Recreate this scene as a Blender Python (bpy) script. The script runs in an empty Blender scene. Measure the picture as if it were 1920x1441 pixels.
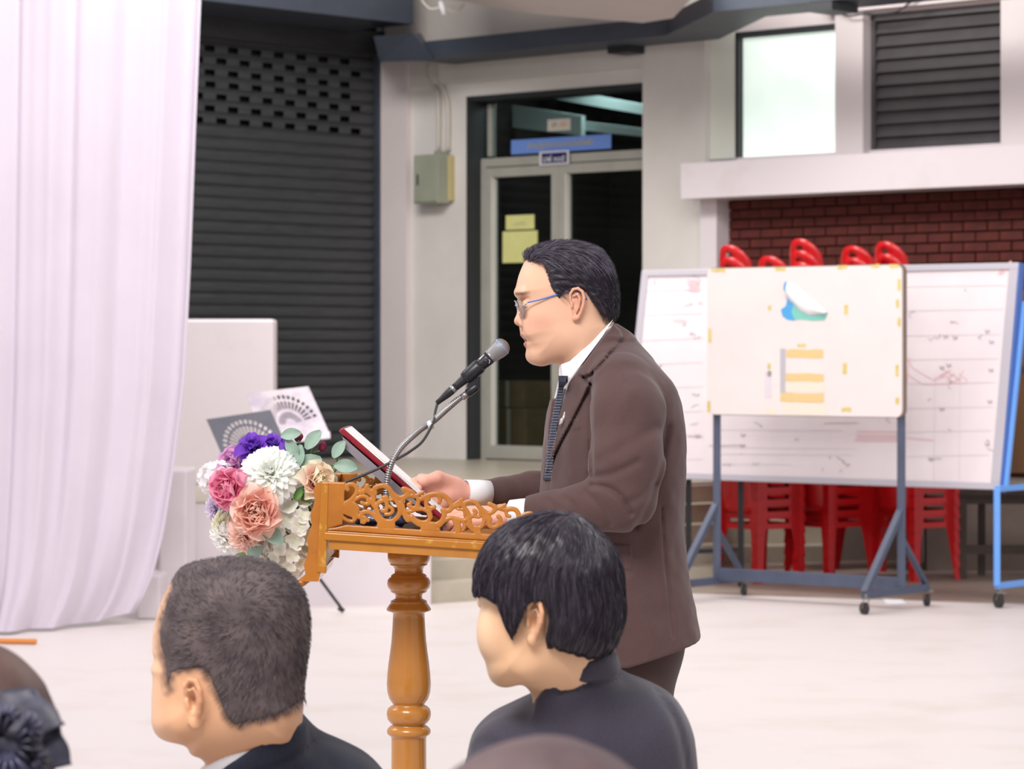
import bpy, math, random
import numpy as np
from mathutils import Vector, Matrix
random.seed(7); np.random.seed(7)
SC = bpy.context.scene
COL = SC.collection
F = 5645.0          # focal length in pixels of the 1920 px wide picture
CH = 1.5            # camera height, horizon at row 660
# ---------------------------------------------------------------- camera, light, exposure
cam_d = bpy.data.cameras.new('camera'); cam = bpy.data.objects.new('camera', cam_d); COL.objects.link(cam)
cam.location = (0, 0, CH); cam.rotation_euler = (math.radians(90), 0, 0)
cam_d.sensor_width = 36; cam_d.lens = F/1920*36
cam_d.shift_y = -60.5/1920
cam_d.clip_end = 200
cam_d.dof.use_dof = True; cam_d.dof.focus_distance = 5.85; cam_d.dof.aperture_fstop = 11.0
SC.camera = cam
vs = SC.view_settings
SC.display_settings.display_device = 'sRGB'
vs.view_transform = 'Standard'; vs.look = 'None'; vs.exposure = 0.0; vs.gamma = 1.0; vs.use_curve_mapping = False
w = bpy.data.worlds.new('hall_surroundings'); SC.world = w; w.use_nodes = True
w.node_tree.nodes['Background'].inputs[0].default_value = (1.0, 0.955, 0.985, 1)
w.node_tree.nodes['Background'].inputs[1].default_value = 0.66
def area(name, loc, target, size, power, col=(1, .97, .95)):
    d = bpy.data.lights.new(name, 'AREA'); d.shape = 'RECTANGLE'; d.size, d.size_y = size; d.energy = power; d.color = col
    o = bpy.data.objects.new(name, d); COL.objects.link(o); o.location = loc
    o.rotation_euler = (Vector(target)-Vector(loc)).to_track_quat('-Z', 'Y').to_euler()
    return o
area('ceiling_lamp_near', (-1.5, 1.5, 5.2), (0.0, 5.6, 0.9), (3.0, 1.6), 350)
area('ceiling_lamp_left', (-4.5, 8.0, 5.6), (-1.5, 9.5, 0.5), (2.5, 2.5), 120)
area('ceiling_lamp_right', (4.5, 9.0, 5.8), (2.5, 12, 0.3), (2.5, 2.5), 220)
area('ceiling_lamp_far', (0.0, 14.5, 6.4), (0.5, 18.5, 0.6), (5.0, 2.0), 310)
area('transom_fill', (1.0, 25.6, 3.95), (.9, 25.3, 3.2), (1.2, .3), 14, (.85, 1, 1))  # added fill, brightens the pale bars behind the transom
area('terrace_lamp', (-1.0, 19.5, 5.4), (0.2, 24, 2.0), (3.0, 1.0), 240, (1, .97, .93))

# ---------------------------------------------------------------- helpers
def W(px, py, Y):
    return np.array([(px-960)/F*Y, Y, CH-(py-660)/F*Y])
def srgb(c):
    if isinstance(c, str):
        c = [int(c[i:i+2], 16)/255 for i in (0, 2, 4)]
    return tuple(x/12.92 if x <= .04045 else ((x+.055)/1.055)**2.4 for x in c[:3])
MATS = {}
def mat(name, col, rough=.6, metal=0., col2=None, nscale=8., ndetail=4., nlo=.35, nhi=.65, bump=0., bscale=40., stretch=None,
        spec=.5, trans=0., emit=0., sss=0., coat=0., alpha=1., ior=1.45, attr=False, sheen=0.):
    m = bpy.data.materials.new(name); m.use_nodes = True; nt = m.node_tree; N = nt.nodes; L = nt.links
    b = N['Principled BSDF']; c = srgb(col)
    b.inputs['Base Color'].default_value = (*c, 1); b.inputs['Roughness'].default_value = rough
    b.inputs['Metallic'].default_value = metal; b.inputs['Specular IOR Level'].default_value = spec
    b.inputs['Transmission Weight'].default_value = trans; b.inputs['IOR'].default_value = ior
    b.inputs['Coat Weight'].default_value = coat; b.inputs['Alpha'].default_value = alpha
    b.inputs['Sheen Weight'].default_value = sheen
    if sss:
        b.inputs['Subsurface Weight'].default_value = sss
        b.inputs['Subsurface Radius'].default_value = (.9, .35, .2); b.inputs['Subsurface Scale'].default_value = .012
    if emit:
        b.inputs['Emission Color'].default_value = (*c, 1); b.inputs['Emission Strength'].default_value = emit
    vec = None
    if col2 is not None or bump:
        tc = N.new('ShaderNodeTexCoord'); mp = N.new('ShaderNodeMapping'); L.new(tc.outputs['Object'], mp.inputs[0])
        if stretch: mp.inputs['Scale'].default_value = stretch
        vec = mp.outputs[0]
    src = None
    if col2 is not None:
        n = N.new('ShaderNodeTexNoise'); n.inputs['Scale'].default_value = nscale; n.inputs['Detail'].default_value = ndetail
        n.inputs['Roughness'].default_value = .6
        L.new(vec, n.inputs['Vector']); r = N.new('ShaderNodeValToRGB'); L.new(n.outputs['Fac'], r.inputs[0])
        e = r.color_ramp.elements; e[0].position = nlo; e[1].position = nhi
        e[0].color = (*c, 1); e[1].color = (*srgb(col2), 1); src = r.outputs[0]
        L.new(src, b.inputs['Base Color'])
        if emit: L.new(src, b.inputs['Emission Color'])
    if attr:
        a = N.new('ShaderNodeAttribute'); a.attribute_name = 'Col'
        if src:
            mx = N.new('ShaderNodeMix'); mx.data_type = 'RGBA'; mx.blend_type = 'MULTIPLY'; mx.inputs[0].default_value = 1
            L.new(a.outputs['Color'], mx.inputs[6]); L.new(src, mx.inputs[7]); L.new(mx.outputs[2], b.inputs['Base Color'])
        else: L.new(a.outputs['Color'], b.inputs['Base Color'])
    if bump:
        n2 = N.new('ShaderNodeTexNoise'); n2.inputs['Scale'].default_value = bscale; n2.inputs['Detail'].default_value = 3
        L.new(vec, n2.inputs['Vector']); bp = N.new('ShaderNodeBump'); bp.inputs['Strength'].default_value = bump
        bp.inputs['Distance'].default_value = .01; L.new(n2.outputs['Fac'], bp.inputs['Height']); L.new(bp.outputs[0], b.inputs['Normal'])
    MATS[name] = m
    return m

def tag(o, label=None, cat=None, group=None, kind=None):
    if label: o['label'] = label
    if cat: o['category'] = cat
    if group: o['group'] = group
    if kind: o['kind'] = kind
    return o
def thing(name, label, cat, loc=(0, 0, 0), group=None):
    o = bpy.data.objects.new(name, None); COL.objects.link(o); o.location = [float(v) for v in loc]; o.empty_display_size = .05
    return tag(o, label, cat, group)
def copy_tree(o, parent=None):
    c = o.copy(); COL.objects.link(c); c.parent = parent
    for ch in list(o.children): copy_tree(ch, c)
    return c
def wloc(o):
    p = np.zeros(3)
    while o is not None:
        p += np.array(o.location); o = o.parent
    return p
def mkmesh(name, V, FC, m=None, parent=None, smooth=False, org=None, col=None, world=True):
    """V world coordinates; the object's origin is put at its parent (or at org)."""
    V = np.asarray(V, float).reshape(-1, 3)
    base = np.zeros(3)
    if world:
        if parent is not None: base = wloc(parent)
        if org is not None: base = np.asarray(org, float)
    me = bpy.data.meshes.new(name)
    if isinstance(FC, np.ndarray):
        k = FC.shape[1]; n = len(FC)
        me.vertices.add(len(V)); me.vertices.foreach_set('co', (V-base).astype(np.float32).ravel())
        me.loops.add(n*k); me.loops.foreach_set('vertex_index', FC.astype(np.int32).ravel())
        me.polygons.add(n); me.polygons.foreach_set('loop_start', np.arange(0, n*k, k, dtype=np.int32))
        me.update(calc_edges=True)
    else:
        me.from_pydata((V-base).tolist(), [], FC)
    if smooth: me.polygons.foreach_set('use_smooth', [True]*len(me.polygons))
    if col is not None:
        a = me.color_attributes.new('Col', 'FLOAT_COLOR', 'POINT')
        c4 = np.ones((len(V), 4), np.float32); c4[:, :3] = col; a.data.foreach_set('color', c4.ravel())
    me.validate(); me.update()
    o = bpy.data.objects.new(name, me); COL.objects.link(o)
    if m is not None: me.materials.append(MATS[m] if isinstance(m, str) else m)
    if parent is not None:
        o.parent = parent
        if world and org is not None: o.location = list(base - wloc(parent))
    elif world and org is not None: o.location = list(base)
    return o
class MB:
    def __init__(s): s.v = []; s.f = []
    def add(s, V, FC):
        n = len(s.v); s.v += [tuple(map(float, p)) for p in V]; s.f += [tuple(i+n for i in f) for f in FC]; return s
    def box8(s, C):   # 4 bottom, 4 top (same order)
        return s.add(C, [(3, 2, 1, 0), (4, 5, 6, 7), (0, 1, 5, 4), (1, 2, 6, 5), (2, 3, 7, 6), (3, 0, 4, 7)])
    def box(s, c, h, R=None):
        P = []
        for z in (-1, 1):
            for x, y in ((-1, -1), (1, -1), (1, 1), (-1, 1)):
                p = Vector((x*h[0], y*h[1], z*h[2]))
                if R is not None: p = R @ p
                P.append(p+Vector(c))
        return s.box8(P)
    def bar(s, a, b, w, t, up=(0, 0, 1)):   # box along a-b, width w, thickness t
        a = Vector(a); b = Vector(b); d = (b-a).normalized(); u = Vector(up)
        sd = d.cross(u)
        if sd.length < 1e-4: sd = d.cross(Vector((0, 1, 0)))
        sd.normalize(); n = sd.cross(d).normalized()
        P = []
        for q in (a, b):
            for x, y in ((-1, -1), (1, -1), (1, 1), (-1, 1)): P.append(q+sd*x*w/2+n*y*t/2)
        return s.box8(P)
    def tube(s, pts, r, n=10, caps=True):
        pts = [Vector([float(c) for c in p]) for p in pts]; m = len(pts)
        rs = r if hasattr(r, '__len__') else [r]*m
        V = []; FC = []; prev = None
        for i, p in enumerate(pts):
            d = (pts[min(i+1, m-1)]-pts[max(i-1, 0)]).normalized()
            if prev is None:
                a = d.orthogonal().normalized()
            else:
                a = (prev-d*prev.dot(d)).normalized()
            prev = a; b = d.cross(a)
            for k in range(n):
                t = 2*math.pi*k/n; V.append(p+(a*math.cos(t)+b*math.sin(t))*rs[i])
        for i in range(m-1):
            for k in range(n):
                k2 = (k+1) % n; FC.append((i*n+k, i*n+k2, (i+1)*n+k2, (i+1)*n+k))
        if caps: FC.append(tuple(range(n-1, -1, -1))); FC.append(tuple((m-1)*n+k for k in range(n)))
        return s.add(V, FC)
    def lathe(s, prof, o=(0, 0, 0), n=32, axis=None, x=None):
        """prof: (r, h) along axis"""
        ax = Vector(axis or (0, 0, 1)).normalized(); a = (Vector(x) if x else ax.orthogonal()).normalized(); b = ax.cross(a); o = Vector([float(c) for c in o])
        V = []; FC = []
        for r, h in prof:
            for k in range(n):
                t = 2*math.pi*k/n; V.append(o+ax*h+(a*math.cos(t)+b*math.sin(t))*r)
        for i in range(len(prof)-1):
            for k in range(n):
                k2 = (k+1) % n; FC.append((i*n+k, i*n+k2, (i+1)*n+k2, (i+1)*n+k))
        FC.append(tuple(range(n-1, -1, -1))); FC.append(tuple((len(prof)-1)*n+k for k in range(n)))
        return s.add(V, FC)
    def prism(s, poly, o, u, v, nrm, t):
        """polygon in (u,v) plane at o, thickness t along nrm"""
        o = Vector([float(c) for c in o]); u = Vector(u); v = Vector(v); nrm = Vector(nrm); k = len(poly)
        V = [o+u*p[0]+v*p[1] for p in poly]+[o+u*p[0]+v*p[1]+nrm*t for p in poly]
        FC = [tuple(range(k-1, -1, -1)), tuple(range(k, 2*k))]+[(i, (i+1) % k, (i+1) % k+k, i+k) for i in range(k)]
        return s.add(V, FC)
    def grid(s, fn, nu, nv):
        V = [fn(i/nu, j/nv) for j in range(nv+1) for i in range(nu+1)]
        FC = [(j*(nu+1)+i, j*(nu+1)+i+1, (j+1)*(nu+1)+i+1, (j+1)*(nu+1)+i) for j in range(nv) for i in range(nu)]
        return s.add(V, FC)
    def build(s, name, m=None, parent=None, smooth=False, org=None, bevel=0., world=True, solid=0., subd=0):
        o = mkmesh(name, s.v, s.f, m, parent, smooth, org, None, world)
        if bevel or s.f:
            import bmesh
            bm = bmesh.new(); bm.from_mesh(o.data); bmesh.ops.recalc_face_normals(bm, faces=bm.faces)
            if bevel:
                ed = [e for e in bm.edges if len(e.link_faces) == 2 and e.calc_face_angle(0) > .6]
                bmesh.ops.bevel(bm, geom=ed, offset=bevel, segments=2, affect='EDGES', profile=.5)
            bm.to_mesh(o.data); bm.free()
        if subd:
            md = o.modifiers.new('s', 'SUBSURF'); md.levels = subd; md.render_levels = subd
        if solid:
            md = o.modifiers.new('t', 'SOLIDIFY'); md.thickness = solid; md.offset = 0
        return o
def struct(o): o['kind'] = 'structure'; return o
class Wall:
    """vertical plane through two image columns at given distances; u runs to the right, n towards the camera"""
    def __init__(s, px1, Y1, px2, Y2):
        s.a = np.array([(px1-960)/F*Y1, Y1]); b = np.array([(px2-960)/F*Y2, Y2]); d = b-s.a
        s.u = d/np.linalg.norm(d); s.n = np.array([s.u[1], -s.u[0]])
        if s.n[1] > 0: s.n = -s.n
    def uz(s, px, py=None, off=0.):
        A = s.a+s.n*off; r = np.array([(px-960)/F, 1.])
        M = np.array([[r[0], -s.u[0]], [r[1], -s.u[1]]]); Y, u = np.linalg.solve(M, A)
        return (u, CH-(py-660)/F*Y) if py is not None else u
    def P(s, u, z, n=0.):
        q = s.a+s.u*u+s.n*n; return (q[0], q[1], z)
    def box(s, mb, u0, u1, z0, z1, n0, n1):
        return mb.box8([s.P(u0, z0, n1), s.P(u1, z0, n1), s.P(u1, z0, n0), s.P(u0, z0, n0), s.P(u0, z1, n1), s.P(u1, z1, n1), s.P(u1, z1, n0), s.P(u0, z1, n0)])
def text(s, size, loc, R, m, name, parent, depth=.001, align='CENTER'):
    cu = bpy.data.curves.new(name, 'FONT'); cu.body = s; cu.size = size; cu.align_x = align; cu.align_y = 'CENTER'; cu.extrude = depth; cu.resolution_u = 4
    o = bpy.data.objects.new(name, cu); COL.objects.link(o)
    dg = bpy.context.evaluated_depsgraph_get(); me = bpy.data.meshes.new_from_object(o.evaluated_get(dg))
    bpy.data.objects.remove(o); o = bpy.data.objects.new(name, me); COL.objects.link(o)
    me.materials.clear(); me.materials.append(MATS[m]); o.parent = parent
    o.matrix_local = Matrix.Translation(Vector([float(c) for c in (np.array(loc)-wloc(parent))])) @ R.to_4x4()
    return o
def wallR(wl):   # text frame on a wall: x along u, y up, z out
    return Matrix(((wl.u[0], 0, wl.n[0]), (wl.u[1], 0, wl.n[1]), (0, 1, 0)))

# ---------------------------------------------------------------- implicit surfaces
def catmull(P, n=8):
    P = np.asarray(P, float); out = []
    for i in range(len(P)-1):
        p0 = P[max(i-1, 0)]; p1 = P[i]; p2 = P[i+1]; p3 = P[min(i+2, len(P)-1)]
        for k in range(n):
            t = k/n; out.append(.5*((2*p1)+(-p0+p2)*t+(2*p0-5*p1+4*p2-p3)*t*t+(-p0+3*p1-3*p2+p3)*t**3))
    out.append(P[-1]); return np.array(out)
def smooth_closed(P, n=5):
    P = np.asarray(P, float); m = len(P); out = []
    for i in range(m):
        p0, p1, p2, p3 = P[(i-1) % m], P[i], P[(i+1) % m], P[(i+2) % m]
        for k in range(n):
            t = k/n; out.append(.5*((2*p1)+(-p0+p2)*t+(2*p0-5*p1+4*p2-p3)*t*t+(-p0+3*p1-3*p2+p3)*t**3))
    return np.array(out)
def smin(a, b, k):
    if k <= 0: return np.minimum(a, b)
    h = np.clip(.5+.5*(b-a)/k, 0, 1); return b*(1-h)+a*h-k*h*(1-h)
def smax(a, b, k): return -smin(-a, -b, k)
def cap(a, b, ra, rb=None):
    a = np.asarray(a, float); b = np.asarray(b, float); rb = ra if rb is None else rb; ba = b-a; l2 = max(ba @ ba, 1e-12)
    def f(P):
        t = np.clip((P-a) @ ba/l2, 0, 1); return np.linalg.norm(P-a-t[:, None]*ba, axis=1)-(ra+(rb-ra)*t)
    return f
def chain(pts, rs, k=.0):
    fs = [cap(pts[i], pts[i+1], rs[i], rs[i+1]) for i in range(len(pts)-1)]
    def f(P):
        d = fs[0](P)
        for g in fs[1:]: d = smin(d, g(P), k)
        return d
    return f
def ell(c, r, R=None):
    c = np.asarray(c, float); r = np.asarray(r, float)
    def f(P):
        q = P-c
        if R is not None: q = q @ R          # R columns = local axes
        k0 = np.linalg.norm(q/r, axis=1); k1 = np.linalg.norm(q/(r*r), axis=1)+1e-9
        return k0*(k0-1)/k1
    return f
def rot(ax, deg):
    return np.array(Matrix.Rotation(math.radians(deg), 3, ax))
class Poly2:
    """signed distance to a 2-D polygon, tabulated"""
    def __init__(s, P, pad=.08, h=.001):
        P = np.asarray(P, float); s.lo = P.min(0)-pad; hi = P.max(0)+pad; n = np.ceil((hi-s.lo)/h).astype(int)+1; s.h = h; s.n = n
        X, Z = np.meshgrid(s.lo[0]+np.arange(n[0])*h, s.lo[1]+np.arange(n[1])*h, indexing='ij'); X = X.astype(np.float32); Z = Z.astype(np.float32)
        d = np.full(X.shape, 1e9, np.float32); ins = np.zeros(X.shape, bool)
        for i in range(len(P)):
            a = P[i]; b = P[(i+1) % len(P)]; e = b-a; l2 = max(e @ e, 1e-12)
            t = np.clip(((X-a[0])*e[0]+(Z-a[1])*e[1])/l2, 0, 1); d = np.minimum(d, (X-a[0]-t*e[0])**2+(Z-a[1]-t*e[1])**2)
            if a[1] != b[1]:
                c = ((a[1] > Z) != (b[1] > Z)) & (X < e[0]*(Z-a[1])/(b[1]-a[1])+a[0]); ins ^= c
        d = np.sqrt(d); d[ins] *= -1; s.t = d
    def __call__(s, x, z):
        fx = (x-s.lo[0])/s.h; fz = (z-s.lo[1])/s.h
        cx = np.clip(fx, 0, s.n[0]-1.001); cz = np.clip(fz, 0, s.n[1]-1.001)
        ex = np.hypot(fx-cx, fz-cz)*s.h; i = cx.astype(int); j = cz.astype(int); a = cx-i; b = cz-j; t = s.t
        return t[i, j]*(1-a)*(1-b)+t[i+1, j]*a*(1-b)+t[i, j+1]*(1-a)*b+t[i+1, j+1]*a*b+ex
def inflate(poly, R, Wd, p=2.):
    def f(P):
        d = poly(P[:, 0], P[:, 2]); q = np.maximum(0, 1+d/R)
        return ((q**p+np.abs(P[:, 1]/Wd)**p)**(1/p)-1)*min(R, Wd)
    return f
def loft(keys, ax=(0, 0, 1)):
    """keys: (z, cx, cy, a, b, yawdeg, power) superellipse stack; a along the yawed forward, b sideways"""
    K = np.array(keys, float); K = K[np.argsort(K[:, 0])]; K = catmull(K, 6); K[:, 0] = np.maximum.accumulate(K[:, 0])
    def f(P):
        z = P[:, 2]; v = [np.interp(z, K[:, 0], K[:, i]) for i in range(1, 7)]
        cx, cy, a, b, yw, p = v; yw = np.radians(yw); x = P[:, 0]-cx; y = P[:, 1]-cy
        fu = -x*np.cos(yw)-y*np.sin(yw); lv = x*np.sin(yw)-y*np.cos(yw)
        g = ((np.abs(fu/a)**p+np.abs(lv/b)**p)**(1/p)-1)*np.minimum(a, b)
        return np.maximum(g, np.maximum(z-K[-1, 0], K[0, 0]-z))
    return f
def mesh_sdf(fn, lo, hi, h, B=20, slack=.03):
    """surface nets of fn over a box; blocks far from the surface are skipped"""
    lo = np.asarray(lo, float); hi = np.asarray(hi, float); n = (np.ceil((hi-lo)/h/B).astype(int))*B+1
    G = np.full(n, 1., np.float32); nb = (n-1)//B
    bc = np.stack(np.meshgrid(*[np.arange(k) for k in nb], indexing='ij'), -1).reshape(-1, 3)
    cen = lo+(bc+.5)*B*h; dc = fn(cen); rad = B*h*.87*1.25+slack
    for b, d in zip(bc, dc):
        i0 = b*B; sl = tuple(slice(i, i+B+1) for i in i0)
        if abs(d) > rad: G[sl] = np.sign(d)*rad; continue
    act = bc[np.abs(dc) <= rad]; ar = np.arange(B+1)
    I = np.stack(np.meshgrid(ar, ar, ar, indexing='ij'), -1).reshape(-1, 3)
    for k in range(0, len(act), 12):
        ch = act[k:k+12]; idx = (ch[:, None, :]*B+I[None]).reshape(-1, 3); v = fn(lo+idx*h); G[idx[:, 0], idx[:, 1], idx[:, 2]] = v
    S = G < 0
    c = np.stack([S[i:n[0]-1+i, j:n[1]-1+j, k:n[2]-1+k] for i in (0, 1) for j in (0, 1) for k in (0, 1)]).sum(0)
    cells = np.argwhere((c > 0) & (c < 8)); m = len(cells)
    ID = np.full(n-1, -1, np.int64); ID[tuple(cells.T)] = np.arange(m)
    acc = np.zeros((m, 3)); cnt = np.zeros(m)
    offs = [(i, j, k) for i in (0, 1) for j in (0, 1) for k in (0, 1)]
    for o in offs:
        for ax in range(3):
            if o[ax]: continue
            o2 = list(o); o2[ax] = 1; a = G[tuple((cells+o).T)]; b = G[tuple((cells+o2).T)]; cr = (a < 0) != (b < 0)
            t = np.where(cr, a/np.where(cr, a-b, 1), 0); p = np.array(o, float)[None].repeat(m, 0); p[:, ax] += t
            acc[cr] += p[cr]; cnt[cr] += 1
    V = lo+(cells+acc/cnt[:, None])*h
    Q = []
    for ax in range(3):
        sl0 = [slice(None)]*3; sl1 = [slice(None)]*3; sl0[ax] = slice(0, -1); sl1[ax] = slice(1, None)
        a = S[tuple(sl0)]; b = S[tuple(sl1)]; E = np.argwhere(a != b); o1, o2 = (ax+1) % 3, (ax+2) % 3
        ok = (E[:, o1] > 0) & (E[:, o2] > 0) & (E[:, o1] < n[o1]-1) & (E[:, o2] < n[o2]-1); E = E[ok]
        e1 = np.zeros(3, int); e1[o1] = 1; e2 = np.zeros(3, int); e2[o2] = 1
        q = np.stack([ID[tuple((E-e1-e2).T)], ID[tuple((E-e2).T)], ID[tuple(E.T)], ID[tuple((E-e1).T)]], 1)
        fl = a[tuple(E.T)]; q[~fl] = q[~fl][:, ::-1]; Q.append(q)
    Q = np.concatenate(Q); Q = Q[(Q >= 0).all(1)]
    return V, Q
def relax(V, Q, it=2, lam=.5):
    for _ in range(it):
        A = np.zeros_like(V); c = np.zeros(len(V))
        for i in range(4):
            a = Q[:, i]; b = Q[:, (i+1) % 4]
            np.add.at(A, a, V[b]); np.add.at(c, a, 1); np.add.at(A, b, V[a]); np.add.at(c, b, 1)
        V = V*(1-lam)+lam*A/c[:, None]
    return V
_rng = np.random.RandomState(3); _lat = _rng.rand(32, 32, 32)*2-1
def vnoise(P):
    i = np.floor(P).astype(int); f = P-i; f = f*f*(3-2*f); r = 0
    for dx in (0, 1):
        for dy in (0, 1):
            for dz in (0, 1):
                wgt = (f[:, 0] if dx else 1-f[:, 0])*(f[:, 1] if dy else 1-f[:, 1])*(f[:, 2] if dz else 1-f[:, 2])
                r = r+wgt*_lat[(i[:, 0]+dx) % 32, (i[:, 1]+dy) % 32, (i[:, 2]+dz) % 32]
    return r
# ================================================================ materials
mat('wall_paint', 'cdc8c3', .75, col2='d6d2ce', nscale=1.2, bump=.05, bscale=60)
mat('wall_pink', 'd0c6c6', .75, col2='d6cdcd', nscale=1.)
mat('white_wall', 'd9d0d4', .7, col2='cdc2c2', nscale=1.6, nlo=.55, nhi=.8)
mat('grey_wall', 'a9a29c', .8, col2='b4ada6', nscale=1.)
mat('wall_shaded', '8f8078', .8, col2='7d6e66', nscale=2.)
mat('floor_terrazzo', 'dcd3d0', .42, col2='d2c7c0', nscale=1.6, nlo=.5, nhi=.75, spec=.45)
mat('floor_shaded', '8d7d74', .5, col2='9c8c80', nscale=3.)
mat('terrace_floor', 'a59c8c', .35, col2='b0a797', nscale=2.)
mat('step_stone', 'a8a090', .6, col2='b3aa99', nscale=3., nlo=.4, nhi=.6)
mat('steel_blue', '363b46', .5, col2='3c424e', nscale=3., metal=.0)
mat('shutter', '45474a', .42, col2='3c3d40', nscale=4., metal=.3, stretch=(1, 1, 12))
mat('dark_void', '121214', .9)
mat('alu', 'aaa89f', .45, metal=.1, col2='a19f96', nscale=4.)
mat('alu_light', 'd0ccc4', .4)
mat('dark_frame', '2b2e30', .5)
mat('box_paint', '8f9384', .5, col2='999c8c', nscale=4.)
mat('conduit', 'c3bcb2', .5)
mat('yellow_paper', 'd3d38e', .8, col2='cdcb84', nscale=6.)
mat('sign_blue', '6c8fd6', .5); mat('sign_navy', '1c1a58', .5); mat('sign_white', 'd8d8dc', .5)
mat('sign_yellow', 'b9a45c', .5); mat('sign_orange', 'd79c78', .5); mat('sign_grey', '8a8578', .5)
mat('frosted_lit', 'dff0e6', .5, col2='eefaf2', nscale=1.3, emit=.62)
mat('louvre', '4d4a4b', .45, col2='454143', nscale=3.)
mat('brick', '5c2018', .75, col2='481812', nscale=9., nlo=.35, nhi=.65, bump=.3, bscale=90)
mat('brick_dark', '4a1812', .75, col2='551c15', nscale=9., bump=.3, bscale=90)
mat('mortar', '38150f', .9)
g = mat('glass_dark', '1d2022', .04, spec=.6, trans=.0)
mat('interior', '2a2422', .9); mat('cardboard', '6f5c40', .85, col2='64533a', nscale=6)
gm = bpy.data.materials.new('door_glass'); gm.use_nodes = True; nt = gm.node_tree; nt.nodes.clear()
o_ = nt.nodes.new('ShaderNodeOutputMaterial'); mx = nt.nodes.new('ShaderNodeMixShader'); tr = nt.nodes.new('ShaderNodeBsdfTransparent'); gl = nt.nodes.new('ShaderNodeBsdfGlossy')
fr = nt.nodes.new('ShaderNodeFresnel'); fr.inputs[0].default_value = 1.18
tr.inputs[0].default_value = (.82, .86, .85, 1); gl.inputs['Roughness'].default_value = .03
nt.links.new(fr.outputs[0], mx.inputs[0]); nt.links.new(tr.outputs[0], mx.inputs[1]); nt.links.new(gl.outputs[0], mx.inputs[2]); nt.links.new(mx.outputs[0], o_.inputs[0])
MATS['door_glass'] = gm
lg = gm.copy(); lg.name = 'spectacle_glass'; MATS['spectacle_glass'] = lg
for n_ in lg.node_tree.nodes:
    if n_.type == 'BSDF_TRANSPARENT': n_.inputs[0].default_value = (.93, .92, .97, 1)
    if n_.type == 'FRESNEL': n_.inputs[0].default_value = 1.6

# ================================================================ floor and terrace
m = MB(); m.box((0, 14, -.1), (14, 22, .1)); struct(m.build('floor', 'floor_terrazzo'))
TZ = .6
front = [(-400, 17.8), (808, 17.9)]
def G(px, Y, z): return W(px, 660, Y)*np.array([1, 1, 0])+np.array([0, 0, z])
# raised terrace: solid up to the back walls (top at TZ)
m = MB()
poly = [G(-500, 17.8, 0), G(808, 17.9, 0), G(808, 19.2, 0), G(1345, 20.65, 0), G(1345, 22.6, 0), G(1560, 22.7, 0), G(1560, 21.6, 0), G(1730, 21.6, 0), G(1740, 20.6, 0), G(2100, 20.6, 0), (9.5, 20.6, 0), (9.5, 30, 0), (-9, 30, 0)]
k = len(poly)
m.add([(p[0], p[1], -.02) for p in poly]+[(p[0], p[1], TZ) for p in poly], [tuple(range(k)), tuple(range(2*k-1, k-1, -1))]+[(i, (i+1) % k, (i+1) % k+k, i+k) for i in range(k)])
tr_ = m.build('terrace_base', 'white_wall'); struct(tr_)
m = MB(); m.add([(p[0], p[1]+(.0 if i < 6 else 0), TZ+.001) for i, p in enumerate(poly)]+[(p[0], p[1], TZ+.012) for p in poly],
      [tuple(range(k)), tuple(range(2*k-1, k-1, -1))]+[(i, (i+1) % k, (i+1) % k+k, i+k) for i in range(k)])
struct(m.build('terrace_paving', 'terrace_floor'))
# face of the terrace on the right, behind the bench; shade painted in as mauve
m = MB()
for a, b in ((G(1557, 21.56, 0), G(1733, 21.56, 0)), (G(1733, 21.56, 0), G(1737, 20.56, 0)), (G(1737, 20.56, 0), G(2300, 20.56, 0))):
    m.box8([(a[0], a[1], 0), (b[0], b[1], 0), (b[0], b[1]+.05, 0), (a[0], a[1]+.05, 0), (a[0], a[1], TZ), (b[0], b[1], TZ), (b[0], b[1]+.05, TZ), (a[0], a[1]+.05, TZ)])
struct(m.build('terrace_face', 'wall_shaded'))
# steps
st = bpy.data.objects.new('staircase', None); COL.objects.link(st); st['kind'] = 'structure'
for i in range(1, 6):
    off = .3*(i-1); m = MB(); z1 = .12*i-.008 if i == 5 else .12*i
    for a, b, c, d in ((G(806, 17.95+off*.85, 0), G(1345, 19.4+off, 0), G(1345, 20.7, 0), G(806, 19.25, 0)), (G(1345, 21.35+off, 0), G(1558, 21.45+off, 0), G(1558, 22.75, 0), G(1345, 22.65, 0))):
        m.box8([(a[0], a[1], z1-.12), (b[0], b[1], z1-.12), (c[0], c[1], z1-.12), (d[0], d[1], z1-.12), (a[0], a[1], z1), (b[0], b[1], z1), (c[0], c[1], z1), (d[0], d[1], z1)])
    m.build('step', 'step_stone', st)
# shade on the floor before the terrace at right, painted as a brown strip
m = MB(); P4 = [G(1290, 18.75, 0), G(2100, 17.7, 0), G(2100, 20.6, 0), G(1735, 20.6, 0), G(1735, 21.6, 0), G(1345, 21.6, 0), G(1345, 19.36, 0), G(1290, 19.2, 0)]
kp = len(P4); m.add([(p[0], p[1], .001) for p in P4]+[(p[0], p[1], .006) for p in P4], [tuple(range(kp-1, -1, -1)), tuple(range(kp, 2*kp))]+[(i, (i+1) % kp, (i+1) % kp+kp, i+kp) for i in range(kp)]); struct(m.build('floor_shade_strip', 'floor_shaded'))
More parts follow.
